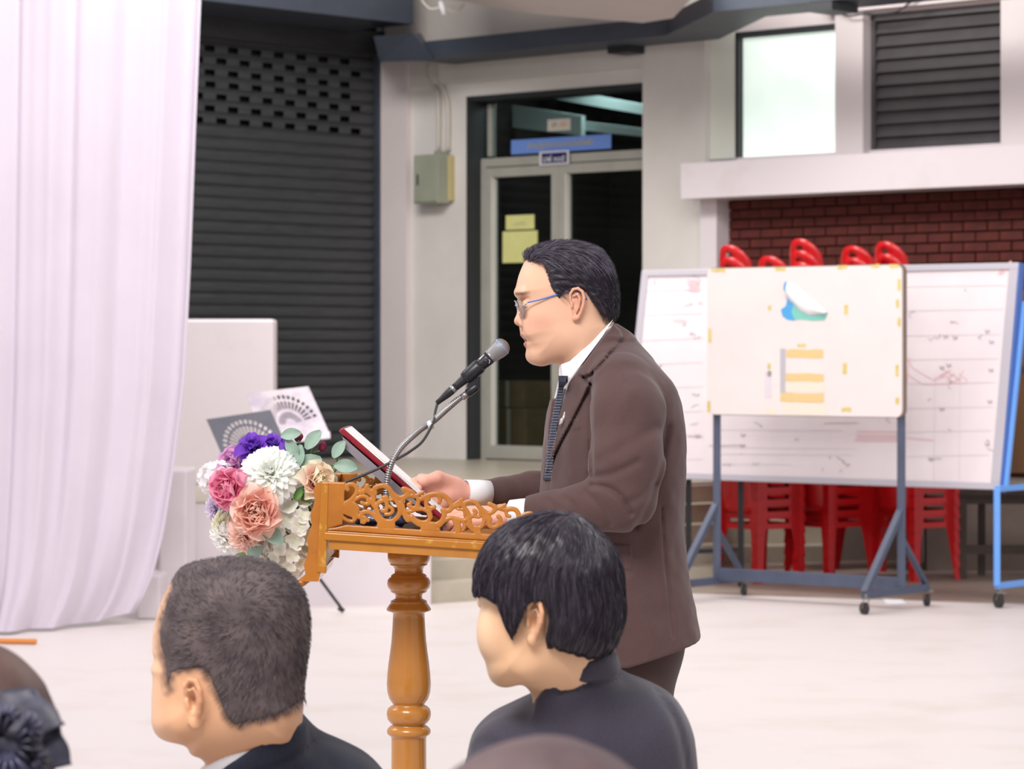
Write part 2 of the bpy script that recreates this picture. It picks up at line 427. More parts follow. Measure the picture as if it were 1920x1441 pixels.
# ================================================================ shutter wall (left) and its slats
S = Wall(350, 24.0, 712, 25.6); D = Wall(716, 25.6, 1215, 23.59)
u0 = S.uz(120); u1 = S.uz(711); uj = S.uz(700)
m = MB(); S.box(m, S.uz(-300), u1+.4, 0, 6.5, -1.6, -1.5); struct(m.build('wall_back', 'dark_void'))
m = MB(); S.box(m, uj-.0, u1+.02, TZ, 4.15, -.1, .06); struct(m.build('shutter_rail', 'steel_blue'))
m = MB(); S.box(m, S.uz(-300), uj+.1, TZ, 4.3, -.09, -.06); struct(m.build('shutter_void', 'dark_void'))
sh = thing('roller_shutter', 'tall dark grey roller shutter with rows of slots beside the white pillar', 'shutter', S.P((u0+uj)/2, TZ+.012, 0))
pitch = .096; ztop = S.uz(390, 70)[1]; nsl = int((4.2-TZ)/pitch)
zrow0 = S.uz(390, 82)[1]; patt = {0: 0, 1: .5, 2: 0, 3: .03, 4: .5, 5: 0, 6: .5}
hs = .252; hx0 = S.uz(390)  # a slot centre
for i in range(nsl):
    zc = TZ+.03+pitch*(i+.5); row = int(round((zrow0-zc)/pitch)); mb = MB()
    prof = [(-.5, 0.), (-.42, .004), (-.32, .016), (-.1, .02), (.18, .02), (.36, .014), (.46, .003), (.5, 0.)]
    def cell(ua, ub, k0, k1):
        mb.add([S.P(ua, zc+p*pitch, n) for p, n in prof[k0:k1+1]]+[S.P(ub, zc+p*pitch, n) for p, n in prof[k0:k1+1]],
               [(j, j+(k1-k0+1), j+(k1-k0+1)+1, j+1) for j in range(k1-k0)])
    if row in patt:
        c = hx0+patt[row]*hs; us = []
        while c > u0+.1: c -= hs
        c += hs
        while c < uj-.12: us.append(c); c += hs
        cur = u0
        for c in us: cell(cur, c-.055, 0, 7); cell(c-.055, c+.055, 0, 2); cell(c-.055, c+.055, 4, 7); cur = c+.055
        cell(cur, uj, 0, 7)
    else: cell(u0, uj, 0, 7)
    mb.build('slat', 'shutter', sh, smooth=False)
m = MB(); S.box(m, u0, uj, TZ, TZ+.03, -.02, .03); m.build('bottom_rail', 'shutter', sh)
# ================================================================ door wall with pillars
dl = D.uz(876); dr = D.uz(1214); dtop = D.uz(1045, 168)[1]; dbt = TZ+.012
wl0 = D.uz(716)-.02; wr = D.uz(2300)
m = MB(); D.box(m, wl0, dl, TZ, 4.3, -.35, 0); struct(m.build('wall_1', 'wall_paint'))
m = MB(); D.box(m, dl, dr, dtop, 4.3, -.35, 0); struct(m.build('wall_2', 'wall_paint'))
m = MB(); D.box(m, dr, D.uz(1331), TZ, 5.2, -.35, .06); struct(m.build('wall_3', 'wall_paint'))
m = MB(); D.box(m, wl0-.02, D.uz(762, off=.06), TZ, 3.98, 0, .06); struct(m.build('pillar_corner', 'wall_pink'))
zb = D.uz(800, 183)[1]
m = MB(); D.box(m, D.uz(762, off=.06), dr, D.uz(1045, 168)[1]+.12, 4.0, 0, .035); struct(m.build('trim_1', 'wall_paint'))
# upper wall behind the beam
m = MB(); D.box(m, wl0-.5, wr, 4.05, 6.5, -.1, .0); struct(m.build('wall_upper', 'grey_wall'))
m = MB(); D.box(m, wl0+.2, D.uz(1180), 4.0, 6.5, .0, .14); struct(m.build('wall_upper_panel', 'grey_wall'))
# sloping white soffit overhead
m = MB()
so = [W(820, -6, 23.6), W(1000, 26, 22.6), W(1205, 43, 22.4), W(1262, 34, 21.9), W(1305, -12, 20.9), W(1100, -60, 20.5), W(820, -60, 21.5)]
kk = len(so)
m.add([tuple(p) for p in so]+[tuple(p+np.array([0, .3, .5])) for p in so], [tuple(range(kk)), tuple(range(2*kk-1, kk-1, -1))]+[(i, (i+1) % kk, (i+1) % kk+kk, i+kk) for i in range(kk)])
struct(m.build('ceiling_soffit', 'wall_pink'))
# steel beams
def beam(name, pts, w, h, mt='steel_blue'):
    m = MB(); n = len(pts); V = []
    for i, p in enumerate(pts):
        p = np.array(p, float); d = np.array(pts[min(i+1, n-1)])-np.array(pts[max(i-1, 0)]); d = d[:2]/np.linalg.norm(d[:2]); s = np.array([-d[1], d[0], 0])*w
        V += [p, p+s, p+s+[0, 0, h], p+[0, 0, h]]
    FC = [(0, 1, 2, 3), tuple((n-1)*4+k for k in (3, 2, 1, 0))]
    for i in range(n-1):
        for k in range(4): FC.append((i*4+k, i*4+(k+1) % 4, (i+1)*4+(k+1) % 4, (i+1)*4+k))
    m.add(V, FC); return m.build(name, mt)
bz = 3.885
pA = D.P(D.uz(770, off=.55), bz, .55); pB = D.P(D.uz(1248, off=.6), bz, .6); 
pC = W(1338, 22, 5645*(bz-CH)/(660-22)); pD = np.array(pC)+np.array([D.u[0], D.u[1], 0])*5
struct(beam('ceiling_beam', [pA, pB, tuple(pC), tuple(pD)], .5, .14))
zb1 = W(370, 6, 23.2)[2]
q0 = S.P(S.uz(100, off=.85), zb1, .85); q1 = S.P(S.uz(772, off=.85), zb1, .85)
m = MB(); S.box(m, S.uz(100, off=.85), S.uz(775, off=.85), zb1, zb1+.75, -.2, .85); struct(m.build('ceiling_beam_left', 'steel_blue'))
m = MB(); S.box(m, S.uz(100), S.uz(730), 4.02, zb1+.02, -.1, .1); struct(m.build('shutter_box', 'shutter'))
m = MB(); a = np.array(D.P(D.uz(716, off=.5), 3.92, .5)); m.box8([tuple(p) for p in [W(712, 116, 24.6), W(815, 113, 24.2), W(815, 113, 25.2), W(712, 116, 25.5)]]+[tuple(p) for p in [W(700, 68, 24.4), W(775, 62, 24.2), W(790, 62, 25.2), W(700, 68, 25.5)]])
struct(m.build('beam_bracket', 'steel_blue'))
for px, py, o in ((1157, 92, .25), (1533, 12, 1.6)):
    u, z = D.uz(px, py, o); m = MB(); D.box(m, u-.1, u+.12, z-.03, z+.03, o-.3, o); struct(m.build('beam_plate', 'dark_frame'))
# small white lamp holder hanging with loose wires
lp = W(830, 14, 23.5); hl = thing('lamp_holder', 'small white lamp holder hanging by loose wires above the corner beam', 'lamp holder', lp)
m = MB(); m.tube([W(826, 2, 23.5), W(829, 12, 23.5), W(833, 28, 23.5)], [.018, .024, .018], 10); m.build('socket', 'sign_white', hl, smooth=True)
for a, b, c in (((790, 0), (806, 16), (824, 14)), ((836, 6), (856, 14), (872, 8)), ((838, 16), (850, 22), (868, 14))):
    m = MB(); m.tube(catmull([W(*a, 23.5), W(*b, 23.5), W(*c, 23.5)]), .006, 6); m.build('wire', 'conduit', hl, smooth=True)
# ================================================================ entrance door
zh = D.uz(1045, 303)[1]      # head of the door leaves
zt = dtop
inn = -.16
dark = MB(); D.box(dark, dl-.6, dr+1.2, TZ, 4.3, -2.6, -2.5); D.box(dark, dl-.9, dl-.6, TZ, 4.3, -2.6, -.35); D.box(dark, dr+1.2, dr+1.4, TZ, 4.3, -2.6, -.35); D.box(dark, dl-.9, dr+1.4, 4.1, 4.3, -2.6, -.35)
struct(dark.build('wall_interior', 'interior'))
dk = thing('door_1', None, None, D.P((dl+dr)/2, dbt, inn)); 
for k_ in ('label', 'category'): 
    if k_ in dk: del dk[k_]
dk['kind'] = 'structure'
fw = .05
m = MB(); D.box(m, dl, dl+.035, dbt, zt, -.3, .01); D.box(m, dl, dr, zt-.04, zt, -.3, .01); m.build('outer_frame', 'dark_frame', dk)
m = MB(); D.box(m, dl+.035, dr, zh, zh+.07, inn-.06, inn+.03); D.box(m, dl+.035, dl+.09, dbt, zh, inn-.06, inn+.03); D.box(m, dr-.055, dr, dbt, zh, inn-.06, inn+.03); m.build('door_frame', 'alu', dk)
um = D.uz(1053, off=inn)
def leaf(a, b):
    lf = MB(); t0, t1 = inn-.03, inn+.045; st_ = .075
    D.box(lf, a, a+st_, dbt+.01, zh-.01, t0, t1); D.box(lf, b-st_, b, dbt+.01, zh-.01, t0, t1)
    D.box(lf, a+st_, b-st_, zh-.09, zh-.01, t0, t1); D.box(lf, a+st_, b-st_, dbt+.01, dbt+.12, t0, t1)
    o = lf.build('door_leaf', 'alu', dk, bevel=.004)
    br = MB(); D.box(br, a+st_, a+st_+.012, dbt+.12, zh-.09, t0+.01, t1+.004); br.build('glazing_bead', 'alu_light', o)
    gp = MB(); D.box(gp, a+st_, b-st_, dbt+.12, zh-.09, inn-.004, inn+.004); gp.build('pane', 'door_glass', o)
leaf(dl+.09, um); leaf(um+.004, dr-.055)
m = MB(); D.box(m, dl+.035, dr, zh+.07, zt-.04, inn-.004, inn+.004); m.build('transom_pane', 'door_glass', dk)
m = MB(); D.box(m, dl+.10, dl+.135, zh+.09, zt-.06, inn-.03, inn+.02); m.build('transom_post', 'alu', dk)
# reflection in the transom pane, imitated by pale bars behind the glass
m = MB(); 
for (x0, y0, x1, y1, th, nn) in ((918, 212, 1090, 232, .10, -1.2), (1040, 175, 1214, 205, .05, -1.5), (1085, 235, 1214, 248, .04, -1.3)):
    ua, za = D.uz(x0, y0, nn); ub, zb_ = D.uz(x1, y1, nn); m.box8([D.P(ua, za-th, nn), D.P(ub, zb_-th, nn), D.P(ub, zb_-th, nn-.05), D.P(ua, za-th, nn-.05), D.P(ua, za+th, nn), D.P(ub, zb_+th*.7, nn), D.P(ub, zb_+th*.7, nn-.05), D.P(ua, za+th, nn-.05)])
struct(m.build('transom_reflection', 'reflection_pale' if 'reflection_pale' in MATS else mat('reflection_pale', 'c4d6d6', .8)))
# signs on the door
R = wallR(D)
def sheet(name, px0, py0, px1, py1, n, mt, label, cat, t=.004, parent=None):
    ua, za = D.uz(px0, (py0+py1)/2, n); ub, _ = D.uz(px1, (py0+py1)/2, n); cx = (px0+px1)/2
    z0 = D.uz(cx, py1, n)[1]; z1 = D.uz(cx, py0, n)[1]
    T = thing(name, label, cat, D.P((ua+ub)/2, (z0+z1)/2, n)); m = MB(); D.box(m, ua, ub, z0, z1, n, n+t); m.build('panel', mt, T)
    return T, (ua+ub)/2, (z0+z1)/2, ub-ua, z1-z0
T, cu, cz, cw, chh = sheet('room_sign', 959, 257, 1146, 284, inn+.01, 'sign_blue', 'long light blue sign with yellow Thai lettering inside the transom over the door', 'sign')
text('ห้องปฏิบัติการเทคโนโลยีไฟฟ้า', .062, D.P(cu, cz, inn+.016), R, 'sign_yellow', 'lettering', T)
T, cu, cz, cw, chh = sheet('number_plate', 1012, 283, 1067, 309, inn+.06, 'sign_white', 'small navy room number plate with white rim at the top of the door', 'sign')
m = MB(); D.box(m, cu-cw*.42, cu+cw*.44, cz-chh*.38, cz+chh*.38, inn+.064, inn+.067); m.build('number_field', 'sign_navy', T)
text('มฟ.๑๐๕', .078, D.P(cu, cz-.008, inn+.069), R, 'sign_white', 'lettering', T)
T, cu, cz, cw, chh = sheet('code_sticker', 1027, 223, 1070, 245, inn+.012, 'conduit', 'tiny cream sticker with faded orange lettering on the transom glass', 'sticker')
text('EP', .05, D.P(cu-.048, cz, inn+.018), R, 'sign_grey', 'lettering', T); text('-100', .05, D.P(cu+.035, cz, inn+.018), R, 'sign_orange', 'lettering', T)
T, cu, cz, cw, chh = sheet('paper_notice', 949, 403, 1002, 430, inn+.02, 'yellow_paper', 'small yellow paper notice taped above the larger one on the door glass', 'paper')
m = MB(); D.box(m, cu-.05, cu+.06, cz-.006, cz-.002, inn+.024, inn+.0245); D.box(m, cu-.08, cu+.08, cz-.022, cz-.018, inn+.024, inn+.0245); m.build('printed_line', 'sign_grey', T)
T, cu, cz, cw, chh = sheet('paper_notice', 943, 433, 1008, 492, inn+.02, 'yellow_paper', 'larger square yellow paper taped on the left door pane', 'paper')
# cardboard boxes standing behind the glass
for (x0, x1, y0, y1, n_, lb) in ((921, 982, 714, 765, -.75, 'upper of two cardboard boxes stacked behind the door glass'), (921, 986, 766, 846, -.7, 'lower cardboard box on the floor behind the door glass')):
    ua = D.uz(x0, off=n_); ub = D.uz(x1, off=n_); zz0 = max(D.uz(950, y1, n_)[1], TZ+.013) if y1 > 800 else D.uz(950, y1, n_)[1]; zz1 = D.uz(950, y0, n_)[1]
    T = thing('cardboard_box', lb, 'box', D.P((ua+ub)/2, zz0, n_-.2)); m = MB(); D.box(m, ua, ub, zz0, zz1, n_-.35, n_); m.build('carton', 'cardboard', T, bevel=.006)
    m = MB(); D.box(m, (ua+ub)/2-.02, (ua+ub)/2+.02, zz0+.01, zz1+.001, n_, n_+.002); m.build('tape', 'alu', T)
# ================================================================ electrical box and conduits
un0, z0 = D.uz(773, 382, .18); un1 = D.uz(819, off=.18); z1 = D.uz(773, 291, .18)[1]
T = thing('electrical_box', 'grey green metal switch box mounted on the white wall left of the door', 'electrical box', D.P((un0+un1)/2, z0, 0))
ub = D.uz(842, off=0)
m = MB(); D.box(m, un0+.004, un1, z0, z1, .001, .165); m.build('case', 'box_paint', T, bevel=.004)
m = MB(); D.box(m, un0+.014, un1-.014, z0+.014, z1-.014, .165, .178); dn = m.build('door', 'box_paint', T, bevel=.002)
zz = D.uz(783, 337, .18)[1]; uu = D.uz(783, off=.18); m = MB(); D.box(m, uu-.008, uu+.008, zz-.045, zz+.045, .178, .184); m.build('latch', 'dark_frame', dn)
m = MB(); D.box(m, un1-.03, un1+.035, z0+.02, z1-.01, .001, .05); m.build('back_board', mat('ochre', 'b8aa7c', .7), T)
m = MB(); D.box(m, un1-.09, un1-.02, z1, z1+.03, .03, .12); m.build('gland', 'box_paint', T)
zz1 = D.uz(812, 120)[1]
for k_, (xa, ya, xb, yb, lb) in enumerate(((804, 122, 822, 185, 'left white conduit bending down the wall into the switch box'), (822, 120, 840, 200, 'right white conduit running down the wall behind the switch box'))):
    pts = []
    for (x, y) in ((xa, ya), (xa+1, ya+22), ((xa+xb)/2, (ya+yb)/2+8), (xb, yb), (xb, 288)):
        u, z = D.uz(x, y, .03); pts.append(D.P(u, z, .03))
    if pts[-1][2] < z1+.02: pts[-1] = (*pts[-1][:2], z1+.031)
    m = MB(); m.tube(catmull(pts, 5), .017, 8); o = m.build('conduit_pipe', 'conduit', smooth=True, org=pts[-1]); tag(o, lb, 'pipe')
# ================================================================ right part: windows, ledge, bricks
wz0 = D.uz(1480, 292)[1]
u_l = D.uz(1331); u_w0 = D.uz(1380); u_w1 = D.uz(1578); u_c1 = D.uz(1606); u_v0 = D.uz(1630); u_v1 = D.uz(1888); u_e = D.uz(2300)
wtop = D.uz(1480, 52)[1]; wz = D.uz(1480, 290)[1]; vt = D.uz(1888, 3)[1]
ledz0 = D.uz(1340, 370, .35)[1]; ledz1 = D.uz(1340, 303, .35)[1]
m = MB(); D.box(m, u_l, u_w0, ledz1-.1, 5.2, -.35, .0); struct(m.build('wall_4', mat('wall_lit', 'd3d6cb', .7)))  # light falling beside the window is painted in as a paler greenish tone
m = MB(); D.box(m, u_w0, u_v0, wtop, 5.2, -.35, .0); D.box(m, u_v0, u_e, vt, 5.2, -.35, 0); struct(m.build('wall_5', 'wall_pink'))
m = MB(); D.box(m, u_w1, u_v0-.0, ledz1, 5.2, -.3, .08); D.box(m, u_v1, u_v1+.4, ledz1, 5.2, -.3, .08); struct(m.build('pillar_window', 'wall_pink'))
m = MB(); D.box(m, u_l+.0, u_e, ledz0, ledz1, -.35, .35); struct(m.build('ledge_beam', 'white_wall'))
m = MB(); D.box(m, u_l, u_e, ledz1-.05, wz+.0, -.35, .0); struct(m.build('wall_6', 'white_wall'))
wn = bpy.data.objects.new('window_1', None); COL.objects.link(wn); wn['kind'] = 'structure'; wn.location = D.P((u_w0+u_w1)/2, wz, -.1)
m = MB(); D.box(m, u_w0, u_w0+.03, wz, wtop, -.12, .01); D.box(m, u_w0, u_w1, wtop-.045, wtop, -.12, .01); m.build('window_frame', 'dark_frame', wn)
m = MB(); D.box(m, u_w0+.03, u_w1, wz, wtop-.045, -.06, -.05); m.build('pane', 'frosted_lit', wn)
wn = bpy.data.objects.new('window_2', None); COL.objects.link(wn); wn['kind'] = 'structure'; wn.location = D.P((u_v0+u_v1)/2, wz, -.1)
m = MB(); D.box(m, u_v0, u_v0+.035, wz, vt, -.15, -.02); D.box(m, u_v0, u_v1, vt-.05, vt, -.15, -.02); D.box(m, u_v0, u_v1, wz, vt, -.2, -.15); m.build('window_frame', 'louvre', wn)
nl = 10; ph = (vt-.05-wz)/nl
for i in range(nl):
    z = wz+i*ph; m = MB(); m.box8([D.P(u_v0+.035, z, -.03), D.P(u_v1, z, -.03), D.P(u_v1, z, -.045), D.P(u_v0+.035, z, -.045), D.P(u_v0+.035, z+ph*1.02, -.075), D.P(u_v1, z+ph*1.02, -.075), D.P(u_v1, z+ph*1.02, -.09), D.P(u_v0+.035, z+ph*1.02, -.09)])
    m.build('slat', 'louvre', wn)
m = MB(); D.box(m, u_w1-.1, u_e, vt+.02, vt+.12, .0, .12); struct(m.build('trim_2', 'wall_pink'))
cb = [(1562, 18), (1580, 26), (1592, 30), (1620, 26), (1640, 27), (1680, 22), (1702, 8), (1720, -4)]
m = MB(); m.tube(catmull([D.P(D.uz(x, y, .16)[0], D.uz(x, y, .16)[1], .16) for x, y in cb], 5), .008, 6); o = m.build('cable', 'dark_frame', smooth=True, org=D.P(D.uz(1620, off=.16), vt, .16)); tag(o, 'thin dark cable sagging along the rail above the louvred window', 'cable')
# pier under the ledge and the brick wall
ub0 = D.uz(1365, off=-.02)
m = MB(); D.box(m, u_l, ub0, TZ, ledz0, -.35, .12); struct(m.build('pier', 'white_wall'))
bw = bpy.data.objects.new('wall_brick', None); COL.objects.link(bw); bw['kind'] = 'structure'; bw.location = D.P(ub0, TZ, -.1)
m = MB(); D.box(m, ub0-.05, u_e, TZ, ledz0+.01, -.35, -.055); m.build('mortar', 'mortar', bw)
bl, bh = .205, .0745; zz = ledz0-.004; r = 0; me_b = []
zmin = 2.05
def brickmesh(mt):
    mb = MB(); D_ = D; mb.box((0, 0, 0), (bl/2-.006, .035, bh/2-.006)); o = mb.build('brick', mt, bw, bevel=.003, world=False); return o
b1 = brickmesh('brick'); b2 = brickmesh('brick_dark'); used = [False, False]
Rz = math.atan2(D.u[1], D.u[0]); rr = random.Random(2); base = np.array(bw.location); cnt = 0
while zz > zmin:
    u = ub0-(bl/2 if r % 2 else 0)
    while u < D.uz(1925) and cnt < 299:
        uc = u+bl/2; hw = 1.
        if uc-bl/2 < ub0-.01: uc += bl/4; hw = .5
        k_ = 0 if rr.random() < .6 else 1; src = (b1, b2)[k_]
        if used[k_]: o = src.copy(); COL.objects.link(o); o.parent = bw
        else: o = src; used[k_] = True
        p = np.array(D.P(uc, zz-bh/2, -.06+rr.uniform(-.004, .006))); o.location = list(p-base); o.rotation_euler = (0, 0, Rz); o.scale = (hw, 1, 1); cnt += 1
        u += bl
    zz -= bh; r += 1
zz0_ = zz
m = MB()
while zz > TZ+.05:
    D.box(m, ub0-.02, D.uz(1930), zz-bh+.01, zz, -.08, -.03); zz -= bh
zz = ledz0-.004
while zz > TZ+.05:
    D.box(m, D.uz(1932), u_e-.01, zz-bh+.01, zz, -.08, -.03); zz -= bh
m.build('lower_brickwork', 'brick_dark', bw)['kind'] = 'stuff'
# ================================================================ white panel on the terrace, white wall and pier on the left
m = MB(); a = W(330, 600, 20.2); 
zt_ = W(400, 598, 20.2)[2]; x0 = W(-100, 0, 20.2)[0]; x1 = W(513, 0, 20.2)[0]
m.box((((x0+x1)/2), 20.35, (zt_+TZ+.012)/2), ((x1-x0)/2, .15, (zt_-TZ-.012)/2)); struct(m.build('parapet_wall', 'white_wall', bevel=.02))
m = MB(); x0 = W(300, 0, 17.3)[0]; x1 = W(352, 0, 17.3)[0]; m.box(((x0+x1)/2, 17.5, W(0, 880, 17.3)[2]/2), ((x1-x0)/2, .25, W(0, 880, 17.3)[2]/2)); struct(m.build('pier_left', 'white_wall', bevel=.015))
m = MB(); x0 = W(257, 0, 16.9)[0]; x1 = W(301, 0, 16.9)[0]; m.box(((x0+x1)/2, 17.2, W(0, 1078, 16.9)[2]/2), ((x1-x0)/2, .3, W(0, 1078, 16.9)[2]/2)); struct(m.build('pier_foot', 'white_wall', bevel=.015))
# ================================================================ materials of things
mat('curtain', 'd0c6d3', .8, col2='cbc1ce', nscale=1.5, sheen=.3)
mat('wood', 'c58538', .3, col2='a86c2a', nscale=7., nlo=.3, nhi=.7, stretch=(1, 1, .35), coat=.5, spec=.5)
mat('wood_rail', 'c07a30', .28, col2='aa6824', nscale=9., coat=.5)
mat('wood_worn', 'b3721f', .38, col2='d2a04c', nscale=38., nlo=.58, nhi=.72, coat=.25)
mat('board_white', 'e4dadc', .35, col2='ded2d6', nscale=2.); mat('board_cream', 'e0d8d5', .45, col2='dcd2d0', nscale=2.)
mat('board_frame', 'bfbac2', .4, metal=.2); mat('stand_navy', '464d60', .45, col2='4e566a', nscale=5.)
mat('stand_blue', '6ba2ea', .4); mat('brown_edge', '7b675c', .6); mat('brown_board', '6b4a24', .6, col2='5d3f1e', nscale=2.5, stretch=(3, 1, .4))
mat('tape_y', 'd8c682', .6, col2='c8b468', nscale=20.); mat('tape_t', 'd9bd86', .7); mat('tape_p', 'ead5c6', .7)
mat('marker_red', 'e3b6bb', .7); mat('marker_grey', 'b2a6ac', .7); mat('marker_line', 'd5ccd2', .7)
mat('rubber', '33302f', .6); mat('caster_metal', '8b8884', .35, metal=.6); mat('paper_white', 'f0f0f2', .6)
mat('sticker_blue', '4e9fd6', .5); mat('sticker_teal', '79c1b4', .5)
mat('plastic_red', 'c8151a', .3, col2='b51218', nscale=3.); mat('dark_wood', '43362f', .5, col2='3a2f29', nscale=5.)
mat('perf_dark', '4c4b58', .4, col2='56555f', nscale=6.); mat('perf_light', 'b9aebb', .38, col2='d2c6cb', nscale=9., nlo=.4, nhi=.6, metal=.2)
mat('black_metal', '1c1b1e', .4); mat('black_plastic', '232228', .35); mat('silver', 'a5a2a2', .3, metal=.85)
mat('grille', 'a3a3a6', .5, metal=.25); mat('grille_band', '8fa6c8', .4, metal=.3); mat('cable_grey', '3c3a3c', .5)
mat('book_red', '8e1024', .35, coat=.3); mat('page', 'f7f6f4', .6); mat('clear_grey', '8c858c', .3); mat('wrap', 'aeb8cf', .15, col2='59648a', nscale=30., metal=.5, bump=.5, bscale=30)
mat('orange_wood', 'd98a48', .6)
# ================================================================ curtain
ct = thing('curtain', 'tall white stage curtain hanging in soft folds at the left edge', 'curtain', W(180, 1195, 15.9)*np.array([1, 1, 0]))
def cur(u, v):      # u across 0..1, v down 0..1
    Y = 15.75+.85*u
    xr = np.interp(v, [0, .2, .42, .6, .75, .86, .94, 1.], [372, 362, 347, 336, 318, 296, 262, 222]); xl = -90
    xr -= 0
    px = xl+(xr-xl)*u
    zt = 6.0; yfloor = 660+F*CH/Y
    hem = np.interp(u, [0, .3, .6, .85, 1], [.02, .02, .02, .03, .07])
    z = zt+(hem-zt)*v
    # measured from the picture rows
    yt = 660-(zt-CH)*F/Y; vv = (660+(CH-z)*F/Y)
    xr = np.interp(vv, [0, 250, 500, 720, 880, 1000, 1080, 1130, 1175], [371, 360, 350, 338, 318, 300, 280, 258, 225]); px = xl+(xr-xl)*u
    sw = max(0, (vv-820)/380)**2.0
    X = (px-960)/F*Y
    f = .030*math.sin(u*27+1.6*sw+.8*math.sin(3*u))+.012*math.sin(u*53+1.3+2*sw)+.004*math.sin(u*97+2)
    f += .03*math.sin(u*9)+(.05*sw*math.sin(u*23+3*sw))
    return (X+.01*math.sin(u*31+v*2), Y+f-.04*sw, z)
m = MB(); m.grid(cur, 240, 60); m.build('cloth', 'curtain', ct, smooth=True)
m = MB()
for i in range(61): pass
hp = [cur(1.0, i/60) for i in range(61)]; m.tube(hp, .012, 6); m.build('hem', 'curtain', ct, smooth=True)
o = MB(); a = W(-30, 1204, 15.5); b = W(68, 1207, 15.45); o.tube([(a[0], a[1], .016), (b[0], b[1], .016)], .014, 8); tag(o.build('wooden_stick', 'orange_wood', org=((a[0]+b[0])/2, a[1], .016)), 'short orange wooden stick lying on the floor before the curtain', 'stick')
# ================================================================ boards
class Brd:   # slanted board frame: p(u,v,n) from base-left corner; u right, v up, n to camera side
    def __init__(s, A, B, tilt):
        A = np.array(A, float); B = np.array(B, float); s.A = A; s.w = np.linalg.norm(B-A); s.u = (B-A)/s.w
        n = np.array([s.u[1], -s.u[0], 0]); n = n if n[1] < 0 else -n
        t = math.radians(tilt); s.v = np.array([0, 0, math.cos(t)])-n*math.sin(t); s.n = n*math.cos(t)+np.array([0, 0, math.sin(t)])
    def p(s, u, v, n=0.): return s.A+s.u*u+s.v*v+s.n*n
    def box(s, m, u0, u1, v0, v1, n0, n1):
        return m.box8([s.p(u0, v0, n1), s.p(u1, v0, n1), s.p(u1, v0, n0), s.p(u0, v0, n0), s.p(u0, v1, n1), s.p(u1, v1, n1), s.p(u1, v1, n0), s.p(u0, v1, n0)])
    def hit(s, px, py, n=0.):   # (u,v) of a picture point on the board plane
        o = np.array([0, 0, CH]); r = np.array([(px-960)/F, 1, -(py-660)/F]); A = s.A+s.n*n
        t = ((A-o) @ s.n)/(r @ s.n); q = o+r*t-A; return q @ s.u, q @ s.v
def caster(p, parent, ang=0., r=.035):
    m = MB(); c = (p[0], p[1], r); ax = Vector((math.cos(ang), math.sin(ang), 0))
    m.lathe([(r*.5, -.014), (r, -.012), (r, .012), (r*.5, .014)], Vector(c), 18, axis=ax); o = m.build('caster', 'rubber', parent, smooth=False)
    m = MB(); 
    for s_ in (-1, 1): m.bar(Vector(c)+ax*.018*s_, Vector((p[0]+.012, p[1], .088))+ax*.018*s_, .022, .003)
    m.box((p[0]+.012, p[1], .09), (.026, .026, .004)); m.lathe([(.012, 0), (.012, .03)], (p[0]+.012, p[1], .09), 10); m.build('fork', 'caster_metal', o)
    return o
# large whiteboard ------------------------------------------------
Yr = 17.72; R0 = W(1875, 918, Yr); L0 = W(1166, 894, 19.5)
bb = Brd(L0, R0, 9.5); bwid = bb.w; bht = 1.36
WBT = thing('whiteboard', 'large blank-looking whiteboard with faint writing standing behind the speaker and the small board', 'whiteboard', (bb.p(bwid/2, 0)[0], bb.p(bwid/2, 0)[1], 0))
m = MB(); bb.box(m, .03, bwid-.03, .03, bht-.03, -.015, .0); m.build('panel', 'board_white', WBT)
for nm, a in (('frame_rail', (0, bwid, 0, .04)), ('frame_rail', (0, bwid, bht-.04, bht)), ('frame_rail', (0, .05, .04, bht-.04)), ('frame_rail', (bwid-.06, bwid, .04, bht-.04))):
    m = MB(); bb.box(m, *a, -.02, .012); m.build(nm, 'board_frame', WBT, bevel=.003)
m = MB(); bb.box(m, bwid-.0, bwid+.012, -.01, bht, -.05, .004); m.build('edge_strip', mat('edge_blue', '4f6fb4', .5), WBT)
def dash(mb, pts, wd=.006, n=.002, B=None):
    B = B or bb
    for (a, b) in zip(pts[:-1], pts[1:]):
        A = np.array(B.hit(*a, n)); Bq = np.array(B.hit(*b, n)); d = Bq-A; l = np.linalg.norm(d)+1e-9; q = np.array([-d[1], d[0]])/l*wd/2
        P = [A-q, Bq-q, Bq+q, A+q]; mb.add([B.p(*p, n) for p in P]+[B.p(*p, n+.0006) for p in P], [(3, 2, 1, 0), (4, 5, 6, 7), (0, 1, 5, 4), (1, 2, 6, 5), (2, 3, 7, 6), (3, 0, 4, 7)])
m = MB(); rr = random.Random(5)
for y in (540, 585, 632, 677, 722, 768, 812, 858):
    dash(m, [(1700, y-3), (1885-(y-540)*.1, y-6)], .003); dash(m, [(1200, y+6), (1318, y+2)], .003)
for x in (1753, 1800): dash(m, [(x, 700), (x-2, 900)], .003)
for y in (805, 838, 850, 870): dash(m, [(1342, y), (1480+rr.random()*160, y+rr.uniform(-2, 3))], .003)
m.build('ruled_line', 'marker_line', WBT)['kind'] = 'stuff'
m = MB()
for i in range(46):
    x = rr.choice([rr.uniform(1700, 1870), rr.uniform(1290, 1320), rr.uniform(1345, 1680), rr.uniform(1200, 1318)]); y = rr.uniform(510, 880) if x > 1695 or x < 1320 else rr.uniform(790, 890)
    p = [(x, y)]
    for k in range(rr.randint(2, 5)): p.append((p[-1][0]+rr.uniform(-5, 7), p[-1][1]+rr.uniform(-5, 5)))
    dash(m, p, .004)
